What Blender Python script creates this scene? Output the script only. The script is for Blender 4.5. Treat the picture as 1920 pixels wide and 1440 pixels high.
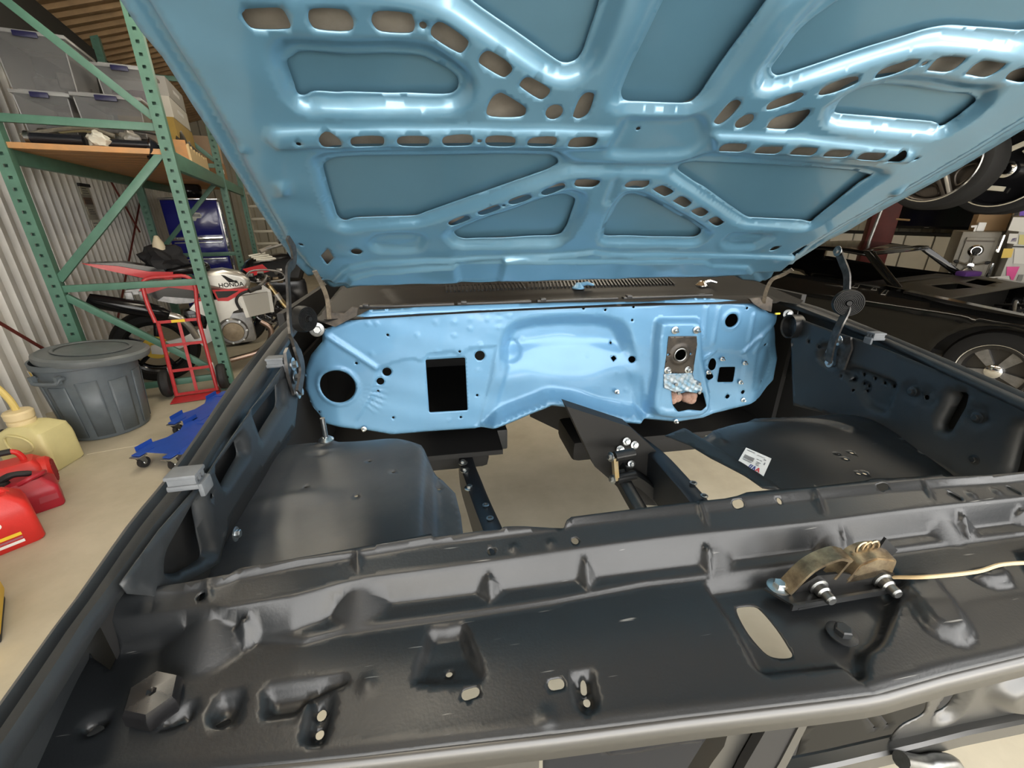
import bpy, bmesh, math, random
import numpy as np
from mathutils import Vector, Matrix
from mathutils.geometry import delaunay_2d_cdt
random.seed(7); np.random.seed(7)
for o in list(bpy.data.objects): bpy.data.objects.remove(o)
SC = bpy.context.scene; COL = SC.collection
pi = math.pi
# ------------------------------------------------------------ camera
cam = bpy.data.cameras.new('camera'); camo = bpy.data.objects.new('camera', cam); COL.objects.link(camo)
cam.sensor_fit = 'HORIZONTAL'; cam.sensor_width = 36; cam.lens = 15.0; cam.clip_start = 0.02
PI_, RO, YA = math.radians(21.8), math.radians(-0.1), math.radians(9.8)
fw = Vector((math.sin(YA)*math.cos(PI_), math.cos(YA)*math.cos(PI_), -math.sin(PI_)))
rt = Vector((math.cos(YA), -math.sin(YA), 0)); up = rt.cross(fw)
r2 = rt*math.cos(RO)+up*math.sin(RO); u2 = up*math.cos(RO)-rt*math.sin(RO)
M = Matrix((r2, u2, -fw)).transposed().to_4x4(); M.translation = (0, 0, 1.42)
camo.matrix_world = M; SC.camera = camo
# ------------------------------------------------------------ light
SC.view_settings.view_transform = 'Standard'; SC.view_settings.look = 'None'
SC.view_settings.exposure = 0.55; SC.view_settings.gamma = 1.0; SC.view_settings.use_curve_mapping = False
W = bpy.data.worlds.new('world'); SC.world = W; W.use_nodes = True
bg = W.node_tree.nodes['Background']; bg.inputs[0].default_value = (1.0, 0.98, 0.95, 1); bg.inputs[1].default_value = 4.5
BA = math.radians(16); SV = Vector((math.cos(BA), math.sin(BA), 0)); WV = Vector((-math.sin(BA), math.cos(BA), 0))
def sw(s, w, z=0): return SV*s+WV*w+Vector((0, 0, z))      # building axes: s across the hall, w along it
def area(name, s, w, z, sx, sy, power, color, target=None):
    l = bpy.data.lights.new(name, 'AREA'); l.shape = 'RECTANGLE'; l.size = sx; l.size_y = sy; l.energy = power; l.color = color
    o = bpy.data.objects.new(name, l); COL.objects.link(o); o.location = sw(s, w, z)
    d = (Vector(target)-o.location) if target else Vector((0, 0, -1))
    q = d.to_track_quat('-Z', 'Y'); o.rotation_euler = q.to_euler()
    if not target: o.rotation_euler = (0, 0, BA)
    return o
# strip lamps under the roof (w runs along the hall)
for s_, w_, p_ in ((-0.3, 0.8, 22), (-0.3, 3.8, 26), (3.2, 0.8, 26), (3.2, 3.8, 26), (6.3, 0.8, 14), (6.3, 4.0, 14), (0.5, 8.0, 16), (4.5, 8.0, 12)):
    area('strip_lamp', s_, w_, 3.3, 0.25, 2.4, p_, (1.0, 0.9, 0.72))
# daylight comes from the overcast sky through the open front of the hall behind the photographer
sun = bpy.data.lights.new('sun', 'SUN'); sun.energy = 55; sun.angle = .01; sun.color = (1, .96, .88)
suno = bpy.data.objects.new('sun', sun); COL.objects.link(suno); suno.rotation_euler = (-WV*.62-SV*.15+Vector((0, 0, -.78))).to_track_quat('-Z', 'Y').to_euler()   # stands behind the hall, lights the forecourt
pt = area('door_portal', 1.2, -1.62, 1.55, 6.0, 3.1, 1, (1, 1, 1), target=tuple(sw(1.2, 5, 1.55))); pt.data.cycles.is_portal = True
# ------------------------------------------------------------ materials
MATS = {}
def mat(name, col, rough=0.5, metal=0.0, var=0.0, vs=8.0, bump=0.0, bs=200.0, coat=0.0, trans=0.0, alpha=1.0, emit=0.0, col2=None, spec=0.5, rvar=0.0):
    if name in MATS: return MATS[name]
    m = bpy.data.materials.new(name); m.use_nodes = True; nt = m.node_tree; b = nt.nodes['Principled BSDF']
    b.inputs['Base Color'].default_value = (*col, 1); b.inputs['Roughness'].default_value = rough; b.inputs['Metallic'].default_value = metal
    b.inputs['Coat Weight'].default_value = coat; b.inputs['Coat Roughness'].default_value = 0.08
    b.inputs['Transmission Weight'].default_value = trans; b.inputs['Alpha'].default_value = alpha
    b.inputs['Specular IOR Level'].default_value = spec
    if emit: b.inputs['Emission Color'].default_value = (*col, 1); b.inputs['Emission Strength'].default_value = emit
    if var or bump or col2 or rvar:
        tc = nt.nodes.new('ShaderNodeTexCoord')
    if var or col2 or rvar:
        n = nt.nodes.new('ShaderNodeTexNoise'); n.inputs['Scale'].default_value = vs; n.inputs['Detail'].default_value = 6; n.inputs['Roughness'].default_value = 0.62
        nt.links.new(tc.outputs['Object'], n.inputs['Vector'])
        r = nt.nodes.new('ShaderNodeMapRange'); r.inputs[1].default_value = 0.35; r.inputs[2].default_value = 0.68
        nt.links.new(n.outputs['Fac'], r.inputs[0])
        mx = nt.nodes.new('ShaderNodeMix'); mx.data_type = 'RGBA'
        c2 = col2 if col2 else tuple(max(0, c*(1-var)) for c in col)
        mx.inputs[6].default_value = (*col, 1); mx.inputs[7].default_value = (*c2, 1)
        nt.links.new(r.outputs[0], mx.inputs[0]); nt.links.new(mx.outputs[2], b.inputs['Base Color'])
        if rvar:
            r3 = nt.nodes.new('ShaderNodeMapRange'); r3.inputs[1].default_value = 0.3; r3.inputs[2].default_value = 0.7; r3.inputs[3].default_value = rough; r3.inputs[4].default_value = rough+rvar
            nt.links.new(n.outputs['Fac'], r3.inputs[0]); nt.links.new(r3.outputs[0], b.inputs['Roughness'])
    if bump:
        n2 = nt.nodes.new('ShaderNodeTexNoise'); n2.inputs['Scale'].default_value = bs; n2.inputs['Detail'].default_value = 3
        nt.links.new(tc.outputs['Object'], n2.inputs['Vector'])
        bp = nt.nodes.new('ShaderNodeBump'); bp.inputs['Strength'].default_value = bump; bp.inputs['Distance'].default_value = 0.002
        nt.links.new(n2.outputs['Fac'], bp.inputs['Height']); nt.links.new(bp.outputs[0], b.inputs['Normal'])
    MATS[name] = m; return m
BLUE = mat('blue_metallic_paint', (0.090, 0.210, 0.310), 0.30, 0.40, var=0.10, vs=5, coat=0.8)
BLUEF = mat('blue_gloss_paint', (0.128, 0.305, 0.50), 0.40, 0.18, var=0.08, vs=6, coat=0.35, bump=0.05, bs=40)
BLUES = mat('blue_skin_paint', (0.080, 0.182, 0.262), 0.30, 0.45, var=0.08, vs=4, coat=0.4)
ECOAT = mat('black_primer_coat', (0.014, 0.016, 0.018), 0.30, 0.0, var=0.25, vs=7, bump=0.07, bs=350, rvar=0.12, spec=.55)
ECOAT2 = mat('black_primer_coat_dusty', (0.015, 0.018, 0.021), 0.38, 0.0, col2=(0.034, 0.037, 0.039), vs=3.5, bump=0.06, bs=300, rvar=0.15)
def scuffs(m):                                   # sparse pale transport scratches in the primer
    nt = m.node_tree; b = nt.nodes['Principled BSDF']; tc = nt.nodes.new('ShaderNodeTexCoord'); src = b.inputs['Base Color'].links[0].from_socket
    fac = None
    for rot, sc in ((.35, (14, 190, 14)), (-1.1, (12, 230, 12))):
        mp_ = nt.nodes.new('ShaderNodeMapping'); mp_.inputs['Rotation'].default_value = (0, 0, rot); mp_.inputs['Scale'].default_value = sc
        n = nt.nodes.new('ShaderNodeTexNoise'); n.inputs['Scale'].default_value = 1.0; n.inputs['Detail'].default_value = 2
        r = nt.nodes.new('ShaderNodeMapRange'); r.inputs[1].default_value = .735; r.inputs[2].default_value = .78
        nt.links.new(tc.outputs['Object'], mp_.inputs[0]); nt.links.new(mp_.outputs[0], n.inputs['Vector']); nt.links.new(n.outputs['Fac'], r.inputs[0])
        if fac is None: fac = r.outputs[0]
        else:
            a = nt.nodes.new('ShaderNodeMath'); a.operation = 'MAXIMUM'; nt.links.new(fac, a.inputs[0]); nt.links.new(r.outputs[0], a.inputs[1]); fac = a.outputs[0]
    mx = nt.nodes.new('ShaderNodeMix'); mx.data_type = 'RGBA'; mx.inputs[7].default_value = (.20, .20, .19, 1)
    nt.links.new(fac, mx.inputs[0]); nt.links.new(src, mx.inputs[6]); nt.links.new(mx.outputs[2], b.inputs['Base Color'])
scuffs(ECOAT)
SATIN = mat('satin_black', (0.012, 0.013, 0.014), 0.35)
BLACK = mat('matt_black', (0.010, 0.010, 0.010), 0.7)
RUBBER = mat('grey_rubber', (0.12, 0.13, 0.14), 0.6, var=0.2, vs=60)
BRUB = mat('black_rubber', (0.015, 0.015, 0.016), 0.65, var=0.3, vs=40)
ZINC = mat('zinc_plate', (0.62, 0.66, 0.68), 0.28, 1.0, var=0.25, vs=80)
STEEL = mat('bare_steel', (0.30, 0.31, 0.31), 0.35, 1.0, var=0.35, vs=30)
CHROME = mat('chrome', (0.82, 0.83, 0.84), 0.10, 1.0)
GOLD = mat('gold_zinc', (0.75, 0.55, 0.24), 0.28, 1.0, col2=(0.62, 0.60, 0.50), vs=35)
WHITE = mat('white_paper', (0.80, 0.80, 0.78), 0.5)
# ------------------------------------------------------------ tagging
def tag(o, label=None, cat=None, group=None, kind=None):
    if label: o['label'] = label
    if cat: o['category'] = cat
    if group: o['group'] = group
    if kind: o['kind'] = kind
    return o
def empty(name, loc=(0, 0, 0), rz=0.0, label=None, cat=None, group=None):
    o = bpy.data.objects.new(name, None); COL.objects.link(o); o.location = loc; o.rotation_euler = (0, 0, rz); o.empty_display_size = 0.1
    return tag(o, label, cat, group)
def copy_tree(o, parent=None):
    c = o.copy(); COL.objects.link(c); c.parent = parent
    for ch in list(o.children): copy_tree(ch, c)
    return c
# ------------------------------------------------------------ mesh builder
def bez(P, n=6, closed=False):                     # Catmull-Rom through points
    P = [Vector(p) for p in P]; N = len(P); out = []
    rng = range(N) if closed else range(N-1)
    for i in rng:
        p1 = P[i]; p2 = P[(i+1) % N]
        p0 = P[(i-1) % N] if closed or i > 0 else p1*2-p2
        p3 = P[(i+2) % N] if closed or i+2 < N else p2*2-p1
        for k in range(n):
            t = k/n
            out.append(0.5*((2*p1)+(p2-p0)*t+(2*p0-5*p1+4*p2-p3)*t*t+(3*p1-p0-3*p2+p3)*t**3))
    if not closed: out.append(P[-1])
    return out
class MB:
    def __init__(s): s.v = []; s.f = []; s.m = []; s.cur = 0
    def add(s, vs, fs):
        b = len(s.v); s.v += [tuple(v) for v in vs]; s.f += [tuple(i+b for i in f) for f in fs]; s.m += [s.cur]*len(fs); return s
    def box(s, c, size, R=None, bev=0.0):
        x, y, z = [d/2 for d in size]; c = Vector(c); R = R or Matrix.Identity(3)
        if bev <= 0:
            vs = [c+R@Vector((i*x, j*y, k*z)) for i in (-1, 1) for j in (-1, 1) for k in (-1, 1)]
            return s.add(vs, [(0, 1, 3, 2), (4, 6, 7, 5), (0, 4, 5, 1), (2, 3, 7, 6), (0, 2, 6, 4), (1, 5, 7, 3)])
        bm = bmesh.new(); bmesh.ops.create_cube(bm, size=1)
        for v in bm.verts: v.co = Vector((v.co.x*2*x, v.co.y*2*y, v.co.z*2*z))
        bmesh.ops.bevel(bm, geom=bm.edges[:], offset=bev, segments=2, affect='EDGES', profile=0.6)
        bm.verts.index_update(); vs = [c+R@v.co for v in bm.verts]; fs = [[v.index for v in f.verts] for f in bm.faces]; bm.free()
        return s.add(vs, fs)
    def bar(s, a, b, w, h, upv=(0, 0, 1), bev=0.0):         # box from a to b, w sideways, h along upv
        a = Vector(a); b = Vector(b); d = b-a; L = d.length; d.normalize(); u = Vector(upv); sd = d.cross(u)
        if sd.length < 1e-4: sd = d.cross(Vector((1, 0, 0)))
        sd.normalize(); u = sd.cross(d); R = Matrix((sd, d, u)).transposed()
        return s.box((a+b)/2, (w, L, h), R, bev)
    def ring(s, pts, prof, closed=False, cap=True, upv=(0, 0, 1)):
        pts = [Vector(p) for p in pts]; n = len(pts); k = len(prof); vs = []; fs = []
        up0 = Vector(upv); prevN = None
        for i, p in enumerate(pts):
            if closed: d = pts[(i+1) % n]-pts[i-1]
            else: d = pts[min(i+1, n-1)]-pts[max(i-1, 0)]
            d.normalize()
            if prevN is None:
                N = up0-d*up0.dot(d)
                if N.length < 1e-3: N = Vector((1, 0, 0))-d*d.x
            else: N = prevN-d*prevN.dot(d)
            N.normalize(); prevN = N; Bv = d.cross(N)
            pr = prof[i] if isinstance(prof[0][0], (tuple, list)) else prof
            vs += [p+Bv*a+N*b for a, b in pr]
        k = len(prof[0]) if isinstance(prof[0][0], (tuple, list)) else len(prof)
        for i in range(n if closed else n-1):
            for j in range(k):
                fs.append((i*k+j, i*k+(j+1) % k, ((i+1) % n)*k+(j+1) % k, ((i+1) % n)*k+j))
        if cap and not closed: fs += [tuple(range(k-1, -1, -1)), tuple(range((n-1)*k, n*k))]
        return s.add(vs, fs)
    def tube(s, pts, r, n=10, closed=False):
        if isinstance(r, (list, tuple)):
            pr = [[(ri*math.cos(2*pi*j/n), ri*math.sin(2*pi*j/n)) for j in range(n)] for ri in r]
        else: pr = [(r*math.cos(2*pi*j/n), r*math.sin(2*pi*j/n)) for j in range(n)]
        return s.ring(pts, pr, closed)
    def lathe(s, c, ax, prof, n=24, a0=0, a1=2*pi, cap=True):      # prof: (r, t) along axis
        c = Vector(c); ax = Vector(ax).normalized(); X = ax.orthogonal().normalized(); Y = ax.cross(X); k = len(prof); vs = []; fs = []
        full = abs(a1-a0-2*pi) < 1e-6; m = n if full else n+1
        for i in range(m):
            a = a0+(a1-a0)*i/n
            for r, t in prof: vs.append(c+ax*t+(X*math.cos(a)+Y*math.sin(a))*r)
        for i in range(n):
            i2 = (i+1) % m
            for j in range(k-1): fs.append((i*k+j, i2*k+j, i2*k+j+1, i*k+j+1))
        s.add(vs, fs)
        if cap and full:
            b = len(s.v)-len(vs)
            if prof[0][0] > 1e-5: s.f.append(tuple(b+i*k for i in range(n-1, -1, -1))); s.m.append(s.cur)
            if prof[-1][0] > 1e-5: s.f.append(tuple(b+i*k+k-1 for i in range(n))); s.m.append(s.cur)
        return s
    def cyl(s, a, b, r, n=20, r2=None):
        a = Vector(a); b = Vector(b); return s.lathe(a, b-a, [(r, 0), (r if r2 is None else r2, (b-a).length)], n)
    def prism(s, poly, o, X, Y, N, d):                              # polygon (x,y) in frame, thickness d along N
        o = Vector(o); X = Vector(X); Y = Vector(Y); N = Vector(N); n = len(poly)
        vs = [o+X*x+Y*y for x, y in poly]+[o+X*x+Y*y+N*d for x, y in poly]
        return s.add(vs, [tuple(range(n-1, -1, -1)), tuple(range(n, 2*n))]+[(i, (i+1) % n, n+(i+1) % n, n+i) for i in range(n)])
    def hexhead(s, c, ax, r, h, washer=True):
        c = Vector(c); ax = Vector(ax).normalized()
        if washer: s.lathe(c, ax, [(r*1.75, 0), (r*1.75, r*.18), (r*1.6, r*.25)], 18)
        s.lathe(c+ax*r*.2, ax, [(r, 0), (r, h*.85), (r*.82, h)], 6); return s
    def build(s, name, mats, parent=None, smooth=35, label=None, cat=None, group=None, kind=None, recalc=True):
        me = bpy.data.meshes.new(name); me.from_pydata(s.v, [], s.f)
        if not isinstance(mats, (list, tuple)): mats = [mats]
        for m in mats: me.materials.append(m)
        if len(mats) > 1: me.polygons.foreach_set('material_index', s.m)
        if recalc:
            bm = bmesh.new(); bm.from_mesh(me); bmesh.ops.recalc_face_normals(bm, faces=bm.faces[:]); bm.to_mesh(me); bm.free()
        if smooth: me.shade_smooth(); me.set_sharp_from_angle(angle=math.radians(smooth))
        o = bpy.data.objects.new(name, me); COL.objects.link(o); o.parent = parent
        return tag(o, label, cat, group, kind)
def bolt(parent, c, ax, r, m=None, name='bolt', h=None):
    return MB().hexhead(c, ax, r, h or r*0.9).build(name, m or ZINC, parent)
# ------------------------------------------------------------ stamped sheet metal
def A2(p): return np.array(p, float)
def fillet(poly, r, n=5):                          # round the corners of a polygon
    P = [Vector(p) for p in poly]; N = len(P); out = []
    for i in range(N):
        a, b, c = P[i-1], P[i], P[(i+1) % N]; u = a-b; v = c-b; lu, lv = u.length, v.length
        if lu < 1e-6 or lv < 1e-6: continue
        d = min(r, lu*.45, lv*.45); p = b+u/lu*d; q = b+v/lv*d
        for k in range(n+1):
            t = k/n; out.append(tuple(p*(1-t)**2+b*2*t*(1-t)+q*t*t))
    return out
def smoothpoly(poly, n=4): return [tuple(p) for p in bez([(x, y, 0) for x, y in poly], n, True)]
def sp(poly, n=4): return [(p[0], p[1]) for p in smoothpoly(poly, n)]
def dens(poly, st, closed=True):
    P = [np.array(p, float) for p in poly]; out = []; N = len(P)
    for i in range(N if closed else N-1):
        a, b = P[i], P[(i+1) % N]; L = np.linalg.norm(b-a)
        if L < 1e-7: continue
        k = max(1, int(math.ceil(L/st)))
        for j in range(k): out.append(a+(b-a)*j/k)
    if not closed: out.append(P[-1])
    return np.array(out)
def inside(P, poly):
    poly = A2(poly); x, y = P[:, 0], P[:, 1]; c = np.zeros(len(P), bool); j = len(poly)-1
    for i in range(len(poly)):
        xi, yi = poly[i]; xj, yj = poly[j]
        if yi != yj: c ^= ((yi > y) != (yj > y)) & (x < (xj-xi)*(y-yi)/(yj-yi)+xi)
        j = i
    return c
def dist(P, poly, closed=True):
    poly = A2(poly); d = np.full(len(P), 1e9); N = len(poly)
    for i in range(N if closed else N-1):
        a = poly[i]; b = poly[(i+1) % N]; ab = b-a; L = ab@ab
        if L < 1e-14: continue
        t = np.clip(((P-a)@ab)/L, 0, 1); q = P-a-t[:, None]*ab; d = np.minimum(d, np.einsum('ij,ij->i', q, q))
    return np.sqrt(d)
def sdf(P, poly): d = dist(P, poly); return np.where(inside(P, poly), d, -d)
def ss(x): x = np.clip(x, 0, 1); return x*x*(3-2*x)
def ramp(x, r=0.22):                                # linear wall with rounded ends
    x = np.clip(x, 0, 1); k = 1/(1-r)
    return np.where(x < r, k*x*x/(2*r), np.where(x > 1-r, 1-k*(1-x)**2/(2*r), k*(x-r/2)))
def sheet(name, outline, holes, hfun, mapf, m, parent, st, contours=(), thick=0.0, hst=None, label=None, uvst=None, flip=False):
    ol = dens(outline, st); hst = hst or st*.7
    hs = [dens(h, hst) for h in holes]
    allc = np.vstack([ol]+hs); lo, hi = ol.min(0), ol.max(0)
    gx = np.arange(lo[0]+st/2, hi[0], st); gy = np.arange(lo[1]+st/2, hi[1], st*.866)
    G = np.array([(x+(st/2 if j % 2 else 0), y) for j, y in enumerate(gy) for x in gx])
    ex = []
    for c, offs, *op in contours:                   # rows of points that follow the creases
        cl = dens(c, st*.8, not op); nrm = np.gradient(cl, axis=0) if op else np.roll(cl, -1, 0)-np.roll(cl, 1, 0); nrm = np.stack([-nrm[:, 1], nrm[:, 0]], 1)/np.maximum(1e-9, np.linalg.norm(nrm, axis=1))[:, None]
        area2 = np.sum(cl[:, 0]*np.roll(cl[:, 1], -1)-np.roll(cl[:, 0], -1)*cl[:, 1]); sg = 1 if area2 > 0 else -1
        for o_ in offs: ex.append(cl+nrm*o_*sg)
    if ex:
        E0 = np.vstack(ex); cell = {}; E = []; q2 = (st*.45)**2
        for e in E0:
            a, b = int(e[0]//st), int(e[1]//st)
            if all((e[0]-f[0])**2+(e[1]-f[1])**2 >= q2 for i in (-1, 0, 1) for j in (-1, 0, 1) for f in cell.get((a+i, b+j), ())):
                cell.setdefault((a, b), []).append(e); E.append(e)
        E = np.array(E)
        keep = []
        for g in G:
            a, b = int(g[0]//st), int(g[1]//st); ok = True
            for i in (-1, 0, 1):
                for j in (-1, 0, 1):
                    for e in cell.get((a+i, b+j), ()):
                        if (e[0]-g[0])**2+(e[1]-g[1])**2 < (st*.55)**2: ok = False; break
                    if not ok: break
                if not ok: break
            keep.append(ok)
        G = np.vstack([G[np.array(keep)], E])
    k = inside(G, outline)
    for h in holes: k &= ~inside(G, h)
    G = G[k]; k = dist(G, outline) > st*.4
    for h in holes: k &= dist(G, h) > hst*.5
    G = G[k]
    V = [Vector(p) for p in np.vstack([allc, G])]; E_ = []; b = 0
    for loop in [ol]+hs:
        n = len(loop); E_ += [(b+i, b+(i+1) % n) for i in range(n)]; b += n
    r = delaunay_2d_cdt(V, E_, [], 0, 1e-6)
    P = np.array([tuple(p) for p in r[0]]); F = np.array([f for f in r[2] if len(f) == 3])
    cen = P[F].mean(1); k = inside(cen, outline)
    for h in holes: k &= ~inside(cen, h)
    F = F[k]
    used = np.unique(F); rem = -np.ones(len(P), int); rem[used] = np.arange(len(used)); P = P[used]; F = rem[F]
    X = mapf(P, hfun(P))
    if flip: F = F[:, ::-1]
    me = bpy.data.meshes.new(name); me.from_pydata([tuple(x) for x in X], [], [tuple(f) for f in F]); me.materials.append(m); me.shade_smooth()
    o = bpy.data.objects.new(name, me); COL.objects.link(o); o.parent = parent
    if thick:
        md = o.modifiers.new('gauge', 'SOLIDIFY'); md.thickness = thick; md.offset = -1
    if label: o['label'] = label
    return o
def circ(c, r, n=18, ry=None): return [(c[0]+r*math.cos(2*pi*i/n), c[1]+(ry or r)*math.sin(2*pi*i/n)) for i in range(n)]

# ============================================================ the hall
def struct(mb, name, m, parent=None, **k):
    o = mb.build(name, m, parent, **k)
    if parent is None: o['kind'] = 'structure'
    return o
def quad(name, pts, m):
    return struct(MB().add(pts, [(0, 1, 2, 3)]), name, m, smooth=0)
CONC = mat('concrete', (0.47, 0.43, 0.335), 0.55, col2=(0.36, 0.325, 0.245), vs=2.2, bump=.15, bs=60, rvar=.15)
fl_ = quad('floor', [sw(-2.2, -1.72), sw(10, -1.72), sw(10, 13), sw(-2.2, 13)], CONC)
quad('trim_2', [sw(-16, -30, -.01), sw(24, -30, -.01), sw(24, -1.72, -.01), sw(-16, -1.72, -.01)], mat('driveway', (.48, .46, .42), .8, var=.15, vs=1.5))
WSTEEL = mat('white_ribbed_steel', (0.62, 0.61, 0.58), 0.45, var=.12, vs=6)
TANST = mat('tan_ribbed_steel', (0.42, 0.39, 0.30), 0.5, var=.12, vs=6)
BROWN = mat('brown_ribbed_deck', (0.34, 0.22, 0.11), 0.6, var=.25, vs=8)
def ribbed(name, a, b, z0, z1, m, nrm, period=.16, amp=.035):
    a = Vector(a); b = Vector(b); L = (b-a).length; d = (b-a)/L; n = Vector(nrm); pr = []
    x = 0
    while x < L:
        for t, h in ((0, 0), (.42, 0), (.52, 1), (.80, 1), (.90, 0)):
            if x+t*period <= L: pr.append((x+t*period, h*amp))
        x += period
    vs = []
    for z in (z0, z1): vs += [a+d*x+n*h+Vector((0, 0, z)) for x, h in pr]
    k = len(pr)
    return struct(MB().add(vs, [(i, i+1, k+i+1, k+i) for i in range(k-1)]), name, m, smooth=0)
WALLS = -1.93
ribbed('wall_left', sw(WALLS, -1.6), sw(WALLS, 12.5), 0, 3.1, WSTEEL, SV)
ribbed('wall_far', sw(-2.2, 12.5), sw(10, 12.5), 0, 4.6, TANST, -WV, .3, .04)
ribbed('wall_right', sw(9.6, 12.5), sw(9.6, -1.6), 0, 3.1, TANST, -SV)
# ribbed roof deck, ribs across the hall
pr = []; x = -1.6
while x < 12.6:
    for t, h in ((0, 0), (.5, 0), (.6, 1), (.8, 1), (.9, 0)): pr.append((x+t*.2, h*-.035))
    x += .2
k = len(pr); vs = [sw(-2.2, w, 3.05+h) for w, h in pr]+[sw(3.9, w, 5.0+h) for w, h in pr]+[sw(10, w, 3.05+h) for w, h in pr]
struct(MB().add(vs, [(i, i+1, k+i+1, k+i) for i in range(k-1)]+[(k+i, k+i+1, 2*k+i+1, 2*k+i) for i in range(k-1)]), 'ceiling', BROWN, smooth=0)

m_ = MB()
for (a, b, z0, z1) in ((-1.95, -1.8, 0, 3.1), (4.2, 9.7, 0, 3.1), (-1.95, 9.7, 3.1, 5.0)):
    for w_ in (-1.6, -1.72): m_.add([sw(a, w_, z0), sw(b, w_, z0), sw(b, w_, z1), sw(a, w_, z1)], [(0, 1, 2, 3)])
    for s_ in (a, b): m_.add([sw(s_, -1.6, z0), sw(s_, -1.72, z0), sw(s_, -1.72, z1), sw(s_, -1.6, z1)], [(0, 1, 2, 3)])
m_.add([sw(-1.8, -1.6, 3.1), sw(4.2, -1.6, 3.1), sw(4.2, -1.72, 3.1), sw(-1.8, -1.72, 3.1)], [(0, 1, 2, 3)])
struct(m_, 'wall_front', WSTEEL, smooth=0)

# ============================================================ project car (front clip of a classic car)
CAR = empty('car', (0.42, 0.8, 0), 0, 'partly assembled car front with blue firewall, raised blue hood and black fenders', 'car')
CAR.location = (0, 0, 0)
# ------------------------------------------------------------ hood: inner frame stamped over an outer skin
HT = math.radians(36); HP0 = np.array([0, 1.30, 1.225]); HE = np.array([0, -math.cos(HT), math.sin(HT)]); HN = np.array([0, -math.sin(HT), -math.cos(HT)])
def hmap(P, h): return HP0+np.outer(P[:, 0], [1, 0, 0])+np.outer(P[:, 1], HE)+np.outer(h, HN)
def hpt(u, v, h=0): return Vector(HP0)+Vector((u, 0, 0))+Vector(HE)*v+Vector(HN)*h
VF = 1.06
def far(pts, seq): return list(pts)+list(seq)
hood_out = [(-0.333,-0.045),(-0.277,-0.032),(-0.199,-0.013),(-0.092,-0.006),(0.064,-0.006),(0.322,-0.004),(0.647,-0.015),(0.913,-0.022),(0.988,-0.019),(1.041,-0.048),(1.156,-0.079),(1.158,-0.017),(1.165,0.064),(1.172,0.178),(1.192,0.224),(1.197,0.29),(1.214,0.358),(1.241,0.463),(1.25,0.576)]+[(1.262, 0.80), (1.255, VF), (-0.375, VF), (-0.370, 0.86)]+[(-0.356,0.732),(-0.356,0.685),(-0.351,0.652),(-0.354,0.514),(-0.36,0.282),(-0.359,0.126),(-0.347,0.031)]
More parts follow.
